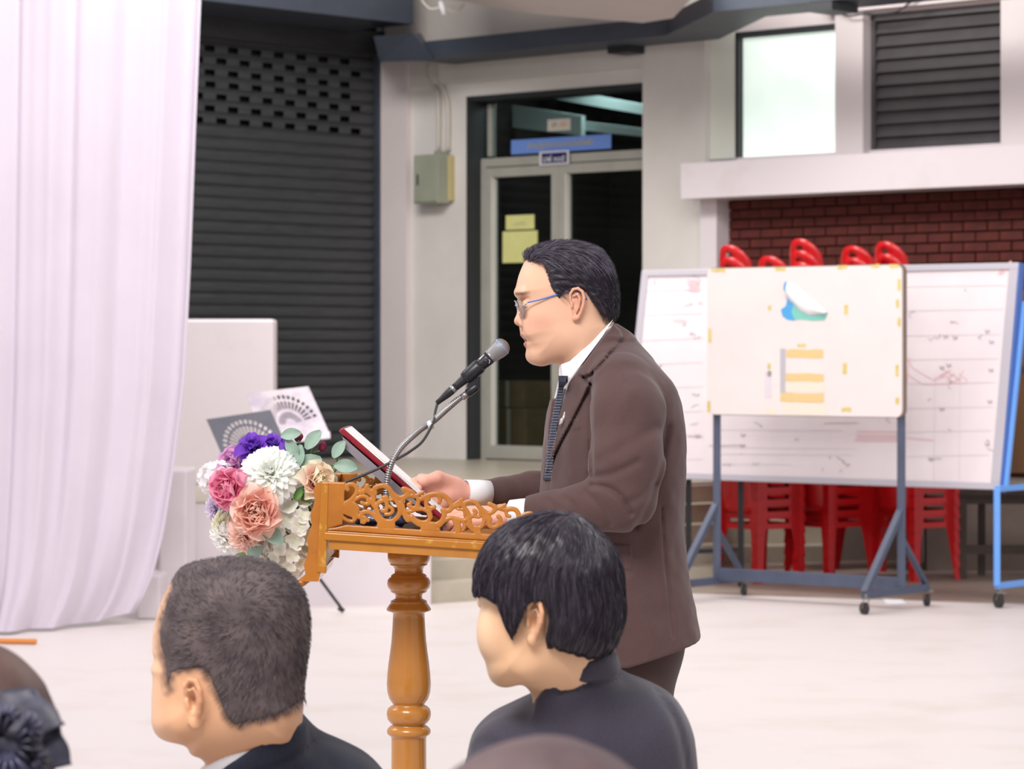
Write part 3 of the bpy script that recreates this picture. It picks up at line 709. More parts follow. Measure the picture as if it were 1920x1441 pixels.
for (x, y) in ((1772, 630), (1790, 632), (1850, 620), (1858, 640), (1765, 688), (1778, 684), (1857, 693), (1855, 752), (1765, 766), (1745, 860), (1850, 832), (1307, 817), (1392, 815), (1391, 835)):
    dash(m, [(x-3, y-3), (x, y+4), (x+4, y-2), (x+5, y+3)], .008)
dash(m, [(1330, 835), (1398, 834)], .005); dash(m, [(1740, 860), (1765, 859)], .005); dash(m, [(1545, 793), (1610, 792)], .004); dash(m, [(1290, 818), (1318, 819)], .005)
m.build('grey_marks', 'marker_grey', WBT)['kind'] = 'stuff'
m = MB()
dash(m, [(1872, 515), (1895, 489), (1907, 508)], .007); dash(m, [(1875, 512), (1893, 495)], .03)
for y in (808, 815, 820, 825): dash(m, [(1606+rr.uniform(-5, 5), y), (1690, y+1)], .006)
dash(m, [(1700, 820), (1750, 825)], .006); dash(m, [(1699, 670), (1712, 690), (1755, 715)], .005); dash(m, [(1700, 700), (1730, 720), (1812, 718), (1812, 708)], .004); dash(m, [(1706, 668), (1700, 720)], .004)
for k in range(8): dash(m, [(1285+rr.uniform(0, 10), 525+k*3), (1312, 526+k*3)], .004)
for k in range(5): dash(m, [(1262+k*5, 598+rr.uniform(-4, 4)), (1268+k*5, 604)], .005)
for k in range(12): dash(m, [(1750+rr.uniform(0, 60), 700+rr.uniform(-8, 12)), (1755+rr.uniform(0, 60), 706+rr.uniform(-8, 12))], .004)
m.build('red_marks', 'marker_red', WBT)['kind'] = 'stuff'
# blue stand of the large board (right end frame, left end frame hidden behind the speaker)
nb = bb.n*np.array([1, 1, 0]); nb /= np.linalg.norm(nb); ub_ = bb.u
def stand_end(base, sgn):
    f = base+nb*.1; r_ = base-nb*(.75 if sgn > 0 else .3); z1 = .70; m = MB()
    m.bar((f[0], f[1], .13), (f[0], f[1], z1), .036, .036); m.bar((r_[0], r_[1], .13), (r_[0], r_[1], z1+.0), .036, .036)
    m.bar((f[0], f[1], z1), (r_[0], r_[1], z1), .036, .036); m.bar((f[0], f[1], .13), (r_[0], r_[1], .13), .036, .036)
    m.bar((base[0], base[1], z1), tuple((base-nb*.22+np.array([0, 0, z1+1.1]))), .03, .03)
    m.build('stand_frame', 'stand_blue', WBT, bevel=.005)
    caster(f-nb*.02, WBT, .4, .045); caster(r_+nb*.02, WBT, .2, .045)
pr = bb.p(bwid, 0)*np.array([1, 1, 0]); pl = bb.p(0, 0)*np.array([1, 1, 0])
stand_end(pr-nb*.03+ub_*.02, 1); stand_end(pl+ub_*.08-nb*.03, -1)
m = MB(); a = bb.p(.1, 0); b = bb.p(bwid, 0); m.bar((a[0], a[1], .66), (b[0], b[1], .66), .03, .03)
# brown board leaning in the blue stand
bp = Brd(W(1850, 0, 19.0)*np.array([1, 1, 0])+[0, 0, .74], W(1850, 0, 19.0)*np.array([1, 1, 0])+[1.1, -.25, .74], 3)
T = thing('pinboard', 'brown wooden board behind the blue stand at the right edge', 'board', bp.p(.5, 0))
m = MB(); bp.box(m, 0, 1.1, .0, 1.15, -.02, .0); m.build('panel', 'brown_board', T); m = MB(); bp.box(m, 0, 1.1, .32*2, .32*2+.03, .0, .012); m.build('batten', 'dark_wood', T)
# small board on navy stand --------------------------------------
A = W(1328, 778, 18.32); B = W(1693, 780, 17.5); z_b = (A[2]+B[2])/2; A[2] = B[2] = z_b
sb = Brd(A, B, 0); sw = sb.w; ht = .885
SB = thing('notice_board', 'small cream board dotted with yellow tape scraps on a navy wheeled stand', 'notice board', (sb.p(sw/2, 0)[0], sb.p(sw/2, 0)[1], 0))
def rr_poly(w, h, r, n=4):
    P = []
    for cx, cy, a0 in ((w-r, r, -90), (w-r, h-r, 0), (r, h-r, 90), (r, r, 180)):
        for k in range(n+1): t = math.radians(a0+90*k/n); P.append((cx+r*math.cos(t), cy+r*math.sin(t)))
    return P
m = MB(); m.prism(rr_poly(sw, ht, .04), sb.p(0, 0, 0), sb.u, sb.v, sb.n, .012); m.build('panel', 'board_cream', SB)
m = MB(); m.prism([(x*(1+.012/sw)-.002, y*(1+.01/ht)-.004) for x, y in rr_poly(sw, ht, .045)], sb.p(0, 0, -.028), sb.u, sb.v, sb.n, .028); m.build('backing', 'brown_edge', SB)
def patch(px0, py0, px1, py1, mt, nm='tape_scrap', n=.0125, jag=0.):
    a = sb.hit(px0, py1, n); b = sb.hit(px1, py0, n); m = MB(); k = 5; top = []; bot = []
    for i in range(k+1):
        t = i/k; u = a[0]+(b[0]-a[0])*t; bot.append((u, a[1]+rr.uniform(-jag, jag))); top.append((u, b[1]+rr.uniform(-jag, jag)))
    m.prism(bot+top[::-1], sb.p(0, 0, n), sb.u, sb.v, sb.n, .0008); m.build(nm, mt, SB)
for q in ((1333, 504, 1360, 510), (1454, 501, 1473, 508), (1570, 497, 1588, 504), (1633, 495, 1649, 502), (1668, 495, 1685, 502), (1683, 523, 1689, 545), (1680, 561, 1686, 577), (1683, 596, 1689, 612),
          (1679, 684, 1685, 705), (1679, 745, 1686, 758), (1578, 764, 1596, 771), (1328, 615, 1334, 642), (1326, 752, 1332, 773), (1440, 572, 1446, 581), (1583, 571, 1590, 590), (1580, 680, 1588, 701), (1439, 681, 1445, 692), (1495, 644, 1511, 650)):
    patch(*q, 'tape_y', jag=.003)
patch(1474, 655, 1544, 671, 'tape_t', jag=.004); patch(1473, 700, 1545, 715, 'tape_t', jag=.004); patch(1473, 715, 1546, 734, 'tape_p', jag=.003); patch(1463, 737, 1545, 753, 'tape_t', jag=.004); patch(1467, 758, 1550, 777, 'tape_p', jag=.004)
patch(1463, 653, 1473, 736, 'board_frame', 'tape_scrap'); patch(1436, 765, 1454, 777, 'tape_p'); patch(1434, 696, 1446, 745, 'marker_line', 'paper_scrap', jag=.003); patch(1439, 695, 1446, 706, 'marker_grey', 'paper_scrap', jag=.004)
# peeling blue sticker
def spoly(pts, n=.0132): return [sb.hit(x, y, n) for x, y in pts]
blue = [(1474, 527), (1479, 531), (1480, 540), (1476, 548), (1481, 560), (1490, 572), (1500, 585), (1490, 601), (1476, 599), (1467, 592), (1464, 580), (1473, 574), (1476, 563), (1474, 549), (1469, 542), (1470, 532)]
m = MB(); m.prism(spoly(blue)[::-1], sb.p(0, 0, .0132), sb.u, sb.v, sb.n, .0008); m.build('sticker', 'sticker_blue', SB)
teal = [(1488, 570), (1500, 578), (1510, 588), (1526, 592), (1540, 588), (1552, 587), (1546, 600), (1525, 601), (1500, 598), (1490, 600), (1484, 585)]
m = MB(); m.prism(spoly(teal)[::-1], sb.p(0, 0, .0135), sb.u, sb.v, sb.n, .0008); m.build('sticker', 'sticker_teal', SB)
curl = [((1479, 528), (1481, 562)), ((1492, 533), (1492, 572)), ((1505, 543), (1504, 584)), ((1520, 556), (1520, 592)), ((1538, 571), (1536, 589)), ((1553, 585), (1553, 588))]
m = MB(); V = []
for i, (a, b) in enumerate(curl):
    a = np.array(sb.hit(*a)); b = np.array(sb.hit(*b))
    for j in range(7):
        t = j/6; V.append(sb.p(*(a+(b-a)*t), .014+.028*math.sin(math.pi*min(1, t*1.0))))
m.add(V, [(i*7+j, i*7+j+1, (i+1)*7+j+1, (i+1)*7+j) for i in range(5) for j in range(6)]); m.build('curled_paper', 'paper_white', SB, smooth=True, solid=.001)
# stand
ns = sb.n
for uu, sd in ((.03, 0), (sw-.04, 1)):
    b0 = sb.p(uu, 0, -.05)*np.array([1, 1, 0]); m = MB(); m.bar((b0[0], b0[1], .12), (b0[0], b0[1], z_b+.8), .045, .045); m.build('upright', 'stand_navy', SB, bevel=.004)
    f = b0+ns*.42; r_ = b0-ns*.30; m = MB(); m.bar((f[0], f[1], .11), (r_[0], r_[1], .11), .045, .045); m.build('foot_bar', 'stand_navy', SB, bevel=.004)
    m = MB(); m.bar((f[0], f[1], .12), (b0[0], b0[1], .58), .04, .04); m.build('brace', 'stand_navy', SB, bevel=.004)
    m = MB(); m.bar((r_[0], r_[1], .12), (b0[0], b0[1], .42), .03, .03); m.build('brace', 'stand_navy', SB, bevel=.004)
    caster(f, SB, .5); caster(r_, SB, .2)
a = sb.p(.03, 0, -.05); b = sb.p(sw-.04, 0, -.05); m = MB(); m.bar((a[0], a[1], .15), (b[0], b[1], .15), .045, .075); m.build('crossbar', 'stand_navy', SB, bevel=.004)
# ================================================================ red plastic chairs in stacks
def red_chair():
    t = thing('plastic_chair', 'x', 'chair', (0, 0, 0)); hw = .175; sz = .43
    m = MB(); N = 8
    def seat(u, v):
        x = (u*2-1)*hw; y = (v*2-1)*hw; return (x, y, sz-.012*(1-(2*u-1)**2)*(1-(2*v-1)**2))
    m.grid(seat, 6, 6); n0 = len(m.v)
    for sgn, ax in ((1, 0), (-1, 0), (1, 1), (-1, 1)):   # apron with one slot
        def q(a, z, o=0.):
            k = hw+.0+(sz-z)*.085; return (a*k/hw, -sgn*(k+o), z) if ax == 0 else (sgn*(k+o), a*k/hw, z)
        for (a0, a1, z0, z1) in ((-hw, hw, sz-.02, sz), (-hw, -.095, sz-.05, sz-.02), (.095, hw, sz-.05, sz-.02), (-hw, hw, sz-.085, sz-.05)):
            m.add([q(a0, z0), q(a1, z0), q(a1, z1), q(a0, z1)], [(0, 1, 2, 3)])
    m.build('seat', 'plastic_red', t, world=False, solid=.004)
    for sx in (-1, 1):
        for sy in (-1, 1):
            m = MB(); V = []
            for z, w_ in ((sz-.04, .075), (.25, .058), (.0, .045)):
                k = hw+(sz-z)*.085; V += [(sx*k, sy*(k-w_), z), (sx*k, sy*k, z), (sx*(k-w_), sy*k, z)]
            m.add(V, [(0, 1, 4, 3), (1, 2, 5, 4), (3, 4, 7, 6), (4, 5, 8, 7)]); m.build('leg', 'plastic_red', t, world=False, solid=.005)
    # backrest on the +y side, leaning outwards, with a handle hole and an arched top
    m = MB(); V = []; FC = []; cols = [-1, -.75, -.5, -.20, 0, .20, .5, .75, 1]; rows = [0, .12, .3, .5, .68, .80, .87, 1.]
    def bk(c, r):
        arch = 1-.24*abs(c)**2.8*(r**2); h = .02+.40*r*arch; wd = hw*(1-.16*r)
        return (c*wd, hw-.01+.16*h+.05*(1-c*c), sz+h)
    for r in rows:
        for c in cols: V.append(bk(c, r))
    nc = len(cols)
    for i in range(len(rows)-1):
        for j in range(nc-1):
            if i == 5 and 3 <= j <= 4: continue      # hand hole
            FC.append((i*nc+j, i*nc+j+1, (i+1)*nc+j+1, (i+1)*nc+j))
    m.add(V, FC); m.build('backrest', 'plastic_red', t, smooth=True, world=False, solid=.006)
    return t
proto = red_chair(); first = True
stacks = [(1418, 19.42, 1348, 462, 'the left front'), (1551, 19.62, 1488, 450, 'the middle front'), (1712, 19.56, 1608, 455, 'the right front'), (1480, 20.55, 1470, 482, 'the left rear'), (1650, 20.5, 1590, 463, 'the right rear')]
for k, (px, Y, pt, yt, nm) in enumerate(stacks):
    top = CH-(yt-660)/F*(Y+.2); dz = .078; n = max(4, int(round((top-.86)/dz))+1); dz = (top-.85)/(n-1)
    ang = math.radians(-52 if k < 3 else -46)   # the corner between two aprons looks at the camera
    cx = (px-960)/F*Y+.045; cy = Y+.29
    if k == 3: cx = (1497-960)/F*Y
    if k == 4: cx = (1655-960)/F*Y
    for i in range(n):
        o = proto if first else copy_tree(proto); first = False
        o.location = (cx, cy, .007+i*dz); o.rotation_euler = (0, 0, ang+math.pi)
        o['group'] = 'red plastic chairs in stacks'
        if i == 0: o['label'] = 'lowest red plastic chair of %s stack, legs on the floor' % nm
        elif i == n-1: o['label'] = 'topmost red plastic chair of %s stack, back showing above the boards' % nm
        elif i == 1: o['label'] = 'second red plastic chair from the floor in %s stack' % nm
        else: o['label'] = 'red plastic chair in the hidden middle of %s stack' % nm; o['group'] = 'middle chairs of %s stack' % nm
# dark bench behind
T = thing('wooden_bench', 'long dark brown wooden bench by the terrace wall at the right', 'bench', (W(1860, 0, 19.9)[0], 19.9, 0.007))
x0 = W(1799, 0, 19.8)[0]; x1 = x0+1.6
m = MB(); m.box(((x0+x1)/2, 20.0, .575), ((x1-x0)/2, .19, .02)); m.build('seat', 'dark_wood', T, bevel=.004)
for x in (x0+.03, x0+.03+.75, x1-.03):
    for y in (19.85, 20.15):
        m = MB(); m.box((x+(0 if y < 20 else .17), y, .283), (.022, .022, .276)); m.build('leg', 'dark_wood', T)
m = MB(); m.box(((x0+x1)/2, 19.85, .53), ((x1-x0)/2, .012, .03)); m.box(((x0+x1)/2, 19.85, .20), ((x1-x0)/2, .012, .03)); m.build('rail', 'dark_wood', T)
T = thing('metal_rack', 'black metal rack leg frame standing between the red chair stacks', 'rack', (W(1390, 0, 20.2)[0], 20.2, .0))
for x in (W(1389, 0, 19.2)[0],):
    m = MB(); m.box((x, 19.2, .42), (.018, .018, .41)); m.build('leg', 'black_metal', T)
m = MB(); m.bar((W(1290, 0, 19.35)[0], 19.35, .22), (W(1389, 0, 19.2)[0], 19.2, .24), .03, .03); m.build('rail', 'black_metal', T)
m = MB(); m.box((W(1291, 0, 19.35)[0], 19.35, .42), (.018, .018, .41)); m.build('leg', 'black_metal', T)
m = MB(); m.bar((W(1291, 0, 19.35)[0], 19.35, .84), (W(1389, 0, 19.2)[0], 19.2, .84), .03, .03); m.build('rail', 'black_metal', T)
o = MB(); P_ = [W(1662, 1126, 17.9), W(1700, 1122, 17.9), W(1690, 1116, 18.3), W(1655, 1119, 18.3)]; o.add([(p[0], p[1], .002) for p in P_]+[(p[0], p[1], .004) for p in P_], [(3, 2, 1, 0), (4, 5, 6, 7), (0, 1, 5, 4), (1, 2, 6, 5), (2, 3, 7, 6), (3, 0, 4, 7)])
tag(o.build('paper_sheet', 'paper_white', org=(P_[0][0], P_[0][1], .002)), 'white sheet of paper on the floor under the notice board', 'paper')
# ================================================================ music stands
def music_stand(C4, Y, mt, label, foot):
    C4 = [W(x, y, Yc) for x, y, Yc in C4]; bl, br, trr, tl = C4
    T = thing('music_stand', label, 'music stand', (foot[0], foot[1], 0.002)); n = np.cross(br-bl, tl-bl); n /= np.linalg.norm(n)
    if n[1] > 0: n = -n
    U = br-bl; Vv = tl-bl; Wd = np.linalg.norm(U); H = np.linalg.norm(Vv)
    # sheet with a fan of holes: quads on a polar layout around the lower middle
    def P(u, v): return bl+U*u+Vv*v
    m = MB(); c = np.array([.5, .30]); na = 17; rings = [.12, .27, .34, .52, .57, .66]
    ang = [math.radians(4+172*i/na) for i in range(na+1)]
    asp = Wd/H
    def pol(r, a): return (c[0]+r*math.cos(a)*.66, c[1]+r*math.sin(a)*.90)
    def quad(pts): 
        k = len(m.v); m.v += [tuple(P(*p)) for p in pts]; m.f.append(tuple(range(k, k+len(pts))))
    for i in range(na):
        a0, a1 = ang[i], ang[i+1]; am = a0+(a1-a0)*.45
        for j in range(len(rings)-1):
            r0, r1 = rings[j], rings[j+1]
            if j in (0, 2):     # radial slots
                quad([pol(r0, a0), pol(r1, a0), pol(r1, am), pol(r0, am)])
            else: quad([pol(r0, a0), pol(r1, a0), pol(r1, a1), pol(r0, a1)]) if j != 4 else (quad([pol(r0, a0), pol(r1, a0), pol(r1, am), pol(r0, am)]))
    R1 = rings[-1]
    # inner disc and outer border
    quad([pol(rings[0], a) for a in ang]+[pol(rings[0]*.2, 3.14)][:0])
    for i in range(na):
        a0, a1 = ang[i], ang[i+1]
        def edge(a):
            d = np.array([math.cos(a)*.66, math.sin(a)*.90]); t = min([(1-c[0])/d[0] if d[0] > 1e-6 else 9, (-c[0])/d[0] if d[0] < -1e-6 else 9, (1-c[1])/d[1] if d[1] > 1e-6 else 9]); return c+d*t
        quad([pol(R1, a0), tuple(edge(a0)), tuple(edge(a1)), pol(R1, a1)])
        e0, e1 = edge(a0), edge(a1)
        if abs(e0[0]-1) < 1e-6 and abs(e1[1]-1) < 1e-6 and e1[0] < 1-1e-6: quad([tuple(e0), (1, 1), tuple(e1)])
        if abs(e0[1]-1) < 1e-6 and abs(e1[0]) < 1e-6: quad([tuple(e0), (0, 1), tuple(e1)])
    e0 = edge(ang[0]); e1 = edge(ang[-1]); quad([(0, 0), (1, 0), tuple(e0), pol(rings[0], ang[0]), pol(rings[0], ang[-1]), tuple(e1)])
    m.build('desk', mt, T, solid=.003)
    m = MB(); m.bar(bl-n*0, br, .05, .004, up=tuple(n)); m.build('lip', mt, T)
    hub = P(.5, .3)-n*.03*-1*-1; col_ = (hub[0], hub[1]+.04)
    m = MB(); m.tube([(col_[0], col_[1], .28), (col_[0], col_[1], hub[2]-.02), tuple(hub)], .012, 8); m.build('pole', 'black_metal', T, smooth=True)
    for a in foot[2]:
        e = (col_[0]+.30*math.cos(a), col_[1]+.30*math.sin(a), .012)
        m = MB(); m.tube([(col_[0], col_[1], .42), (col_[0]+.06*math.cos(a), col_[1]+.06*math.sin(a), .33), e], .009, 8); lg_ = m.build('leg', 'black_metal', T, smooth=True)
        m = MB(); m.tube([(e[0]-.03*math.cos(a), e[1]-.03*math.sin(a), .034), (e[0], e[1], .014)], .014, 8); m.build('rubber_foot', 'rubber', lg_, smooth=True)
hx = W(540, 0, 17.3)[0]
music_stand([(428, 880, 16.5), (550, 862, 16.5), (514, 769, 16.72), (387, 786, 16.72)], 16.6, 'perf_dark', 'dark grey music stand with a fan of slots, left of the pale one', (W(480, 0, 16.6)[0], 16.65, [2.8, .6, -1.5]))
music_stand([(498, 829, 17.2), (619, 815, 17.2), (592, 725, 17.45), (459, 738, 17.45)], 17.3, 'perf_light', 'pale silver music stand with a fan of slots, right of the dark one', (W(545, 0, 17.3)[0], 17.35, [-.15, 2.2, 3.9]))
# ================================================================ lectern
YN = 5.70; YFp = 6.15; YC = 5.93
def X_(px, Y): return (px-960)/F*Y
def Z_(py, Y): return CH-(py-660)/F*Y
LT = thing('lectern', 'honey coloured wooden lectern with carved openwork rails and a turned post', 'lectern', (X_(766, YC), YC, 0))
sl = -.0655      # the desk falls towards the speaker
xl, xr = X_(600, YN), X_(1003, YN)
def ztop(x): return Z_(996, YN)+(x-X_(652, YN))*sl
def slabbox(m, x0, x1, y0, y1, d0, d1):
    m.box8([(x0, y0, ztop(x0)+d0), (x1, y0, ztop(x1)+d0), (x1, y1, ztop(x1)+d0), (x0, y1, ztop(x0)+d0), (x0, y0, ztop(x0)+d1), (x1, y0, ztop(x1)+d1), (x1, y1, ztop(x1)+d1), (x0, y1, ztop(x0)+d1)])
m = MB(); slabbox(m, xl+.012, xr, YN+.002, YFp-.002, -.0175, -.001); m.build('desk_top', 'wood_worn', LT, bevel=.0015)
m = MB(); slabbox(m, X_(648, YN), X_(826, YN), YN+.03, YFp-.03, -.001, .004); m.build('desk_mat', 'black_plastic', LT)
# carved openwork rail
def C7(pts): return [(X_(640+x/5.189, YN), Z_(860+y/5.189, YN)) for x, y in pts]
st7 = [
 ([(40, 430), (90, 400), (140, 340), (150, 290), (120, 255), (75, 250), (50, 275), (62, 300)], 15),
 ([(150, 320), (200, 325), (235, 300), (250, 262)], 17), ([(205, 318), (185, 285)], 10), ([(250, 300), (290, 330), (320, 330)], 22),
 ([(300, 340), (330, 285), (390, 262), (450, 280), (490, 330), (540, 370), (590, 378), (640, 350), (655, 318), (620, 298), (600, 296)], 17),
 ([(130, 400), (190, 365), (245, 372), (272, 405), (262, 435), (225, 438), (195, 425)], 13),
 ([(262, 400), (300, 420), (310, 380), (300, 340)], 18), ([(300, 400), (315, 450), (340, 470)], 16),
 ([(345, 520), (335, 470), (365, 420), (420, 400), (440, 380), (410, 375)], 15), ([(430, 395), (480, 400), (520, 385)], 10),
 ([(345, 500), (365, 560), (420, 610), (440, 625), (490, 610), (550, 560), (570, 500), (555, 440), (520, 385), (490, 340)], 17),
 ([(430, 400), (445, 450), (430, 500), (400, 505)], 15), ([(430, 540), (475, 535), (500, 505), (480, 470), (445, 465)], 12),
 ([(190, 560), (200, 530), (240, 515), (300, 535), (350, 590), (385, 625)], 16), ([(195, 620), (205, 580), (225, 568), (250, 592), (262, 600)], 11), ([(215, 620), (232, 600)], 14),
 ([(390, 630), (480, 630)], 32), ([(370, 650), (500, 655)], 20),
 ([(570, 500), (600, 470), (585, 430), (600, 395), (640, 365), (700, 360), (745, 385), (745, 430), (715, 478), (675, 470), (650, 445)], 14), ([(650, 445), (680, 430), (670, 415)], 10),
 ([(690, 365), (705, 335), (650, 310)], 10), ([(700, 370), (745, 350), (795, 325)], 13), ([(620, 330), (610, 300), (690, 312)], 9),
 ([(585, 440), (610, 500), (660, 515), (730, 490), (800, 492), (850, 520), (868, 560), (840, 605), (790, 618), (730, 600), (685, 560)], 14),
 ([(600, 490), (625, 560), (650, 595)], 19), ([(650, 560), (700, 600), (760, 640), (820, 655)], 16), ([(740, 440), (745, 490)], 16), ([(750, 400), (800, 385), (850, 395)], 14),
 ([(790, 385), (850, 355), (930, 343), (1000, 362), (1050, 410), (1072, 470), (1040, 505), (985, 500)], 17), ([(850, 370), (825, 420), (830, 465), (870, 480), (905, 470)], 14), ([(930, 350), (962, 390), (950, 430)], 12),
 ([(870, 480), (850, 530), (868, 570)], 14), ([(990, 500), (1000, 550), (970, 610), (910, 645), (850, 655)], 17), ([(820, 650), (900, 655)], 30), ([(790, 680), (940, 690)], 16),
 ([(1072, 470), (1120, 455), (1160, 440), (1165, 400)], 16), ([(1160, 430), (1190, 455)], 18), ([(1100, 440), (1150, 410)], 9),
 ([(1190, 455), (1210, 425), (1260, 412), (1310, 430), (1350, 480), (1400, 520), (1440, 532), (1485, 505), (1500, 470), (1440, 440)], 15), ([(1490, 485), (1540, 475), (1592, 448)], 13),
 ([(1010, 600), (1060, 575), (1130, 590), (1200, 600), (1240, 575), (1228, 520), (1190, 470)], 14), ([(1130, 490), (1190, 500), (1200, 560)], 9),
 ([(1245, 580), (1290, 545), (1310, 520), (1290, 500)], 12), ([(1240, 600), (1260, 650), (1320, 675), (1370, 650), (1390, 590), (1375, 520), (1350, 490)], 14), ([(1290, 560), (1345, 565), (1350, 520)], 10), ([(1230, 590), (1250, 560)], 20),
 ([(1540, 480), (1600, 495), (1650, 487), (1700, 500), (1725, 550), (1720, 610), (1680, 640)], 16), ([(1600, 500), (1610, 550), (1640, 560)], 11),
 ([(1390, 580), (1430, 600), (1440, 650), (1490, 665), (1540, 630), (1545, 580), (1525, 560)], 14), ([(1410, 560), (1440, 590)], 22),
 ([(1000, 600), (950, 650)], 16), ([(1110, 600), (1130, 650), (1130, 700)], 22), ([(1130, 620), (1180, 610), (1200, 660), (1180, 700)], 10), ([(1310, 680), (1330, 730)], 26), ([(1260, 610), (1230, 640), (1280, 700)], 10),
 ([(1720, 610), (1760, 560), (1820, 530), (1870, 545), (1890, 600)], 14), ([(1560, 640), (1600, 700), (1700, 720), (1790, 690), (1840, 640)], 15), ([(1680, 640), (1640, 690)], 14),
 ([(0, 560), (60, 600), (110, 610)], 12), ([(120, 600), (150, 560), (180, 570)], 14)]
segs = []; 
for P, r in st7:
    q = catmull(C7(P), 5); rr_ = r/5.189*YN/F*1.36
    for i in range(len(q)-1): segs.append((q[i], q[i+1], rr_))
class Seg2(Poly2):
    def __init__(s, segs, extra, lo, hi, h=.0009):
        s.lo = np.array(lo); s.h = h; n = np.ceil((np.array(hi)-s.lo)/h).astype(int)+1; s.n = n
        X, Z = np.meshgrid(s.lo[0]+np.arange(n[0])*h, s.lo[1]+np.arange(n[1])*h, indexing='ij'); d = np.full(X.shape, .05, np.float32)
        for a, b, r in segs:
            m_ = .012; i0 = np.maximum(((np.minimum(a, b)-r-m_-s.lo)/h).astype(int), 0); i1 = np.minimum(((np.maximum(a, b)+r+m_-s.lo)/h).astype(int)+2, n)
            sl_ = (slice(i0[0], i1[0]), slice(i0[1], i1[1])); x = X[sl_]; z = Z[sl_]
            if x.size == 0: continue
            e = b-a; t = np.clip(((x-a[0])*e[0]+(z-a[1])*e[1])/max(e @ e, 1e-12), 0, 1); q = np.hypot(x-a[0]-t*e[0], z-a[1]-t*e[1])-r
            d[sl_] = smin(d[sl_], q, .0012)
        for ex in extra:
            p = Poly2(ex, h=h); d = np.minimum(d, p(X.ravel(), Z.ravel()).reshape(X.shape))
        s.t = d
lo = (xl-.02, Z_(1030, YN)); hi = (X_(1012, YN), Z_(890, YN))
base_poly = [(X_(606, YN), ztop(X_(606, YN))-.0005), (xr, ztop(xr)-.0005), (xr, ztop(xr)+.0125), (X_(650, YN), ztop(X_(650, YN))+.0125), (X_(650, YN), ztop(X_(650, YN))+.026)]
blk = C7([(-168, 222), (45, 228), (30, 330), (28, 430), (60, 400), (95, 400), (150, 430), (180, 480), (165, 560), (120, 600), (100, 570), (20, 540), (10, 640)])+[(X_(608, YN), ztop(X_(608, YN)))]
blk2 = base_poly[:4]
S2 = Seg2(segs, [blk, blk2], lo, hi)
def railf(P):
    d2 = S2(P[:, 0], P[:, 2]); return smax(d2, np.abs(P[:, 1])-.0072, .0035)
Vr, Qr = mesh_sdf(railf, (lo[0], -.012, lo[1]), (hi[0], .012, hi[1]), .00105, B=12, slack=.004)
Vr = relax(Vr, Qr, 1, .4)
rail = mkmesh('carved_rail', Vr+np.array([0, YN+.009, 0]), Qr, 'wood_rail', LT, True)
r2 = rail.copy(); COL.objects.link(r2); r2.parent = LT; r2.location = (0, YFp-YN-.018, 0)
m = MB(); slabbox(m, xl+.008, xr+.002, YN-.002, YN+.022, -.019, -.0165+.012); m.build('edge_moulding', 'wood_worn', LT, bevel=.002)
# under frame and front
m = MB(); slabbox(m, X_(616, YN), xr-.02, YN+.004, YFp-.004, -.036, -.0175); m.build('under_frame', 'wood', LT, bevel=.001)
for y in (YN+.0, YFp-.022):
    m = MB(); m.box8([(X_(594, YN), y, Z_(1072, YN)), (X_(611, YN), y, Z_(1075, YN)), (X_(611, YN), y+.022, Z_(1075, YN)), (X_(594, YN), y+.022, Z_(1072, YN)), (X_(603, YN), y, Z_(904, YN)), (X_(616, YN), y, Z_(904, YN)), (X_(616, YN), y+.022, Z_(904, YN)), (X_(603, YN), y+.022, Z_(904, YN))])
    m.build('corner_post', 'wood_worn', LT, bevel=.0015)
fp = []
for k in range(13):   # scalloped, slanting apron in front of the lectern, carved edge
    t = k/12; fp.append((X_(592-24*t-3*math.sin(t*25), YN), Z_(905+185*t, YN)))
m = MB()
for k in range(12):
    (xa, za), (xb, zb2) = fp[k], fp[k+1]; wv = .025+.004*math.sin(k*1.9)
    ra, rb_ = (max(xa+wv, X_(606, YN)), max(xb+wv, X_(606, YN))) if zb2 > Z_(1060, YN) else (xa+wv, xb+wv)
    m.box8([(xb, YN+.003, zb2), (rb_, YN+.003, zb2), (rb_, YFp-.003, zb2), (xb, YFp-.003, zb2), (xa, YN+.003, za), (ra, YN+.003, za), (ra, YFp-.003, za), (xa, YFp-.003, za)])
m.build('front_apron', 'wood_rail', LT)
m = MB()
for k in range(7):
    x, z = fp[12][0]+.004*k-.006, fp[12][1]+.003*k; m.tube([(x, YN+.01, z-.004), (x+.004, YN+.12+.04*k, z-.006)], .008, 8)
m.build('carved_foot', 'wood_rail', LT, smooth=True)
prof = [(60, 130), (150, 130), (163, 127), (176, 120), (184, 112), (188, 116), (192, 112), (200, 96), (215, 88), (240, 86), (250, 104), (257, 110), (264, 110), (272, 122), (285, 130), (305, 133), (325, 130), (343, 116), (349, 110), (354, 112), (360, 104), (366, 88), (380, 82), (396, 82), (405, 100), (411, 111), (419, 111), (424, 112), (440, 124), (455, 134), (464, 137), (472, 132), (479, 108), (486, 97), (520, 98), (580, 101), (650, 106), (720, 114), (790, 124), (860, 132), (920, 136), (970, 132), (1010, 120), (1038, 100), (1048, 94), (1056, 112), (1070, 128), (1090, 135), (1110, 136), (1135, 131), (1158, 113), (1168, 96), (1177, 112), (1190, 127), (1205, 134), (1220, 134), (1230, 126), (1240, 111), (1252, 107), (1500, 108), (1900, 110), (1920, 130), (1960, 136), (2000, 128), (2020, 110), (2200, 110), (2220, 136), (2330, 140)]
zp = lambda y: Z_(1000+y/3.267, YC)
m = MB(); m.lathe([(h/3.267/F*YC, zp(y)) for y, h in reversed(prof) if zp(y) > .14]+[(.040, ztop(X_(766, YC))-.037)], (X_(766.5, YC), YC, 0), 48); m.build('turned_post', 'wood', LT, smooth=True)
pb = prof_last = zp([y for y, h in prof if zp(y) > .14][-1])
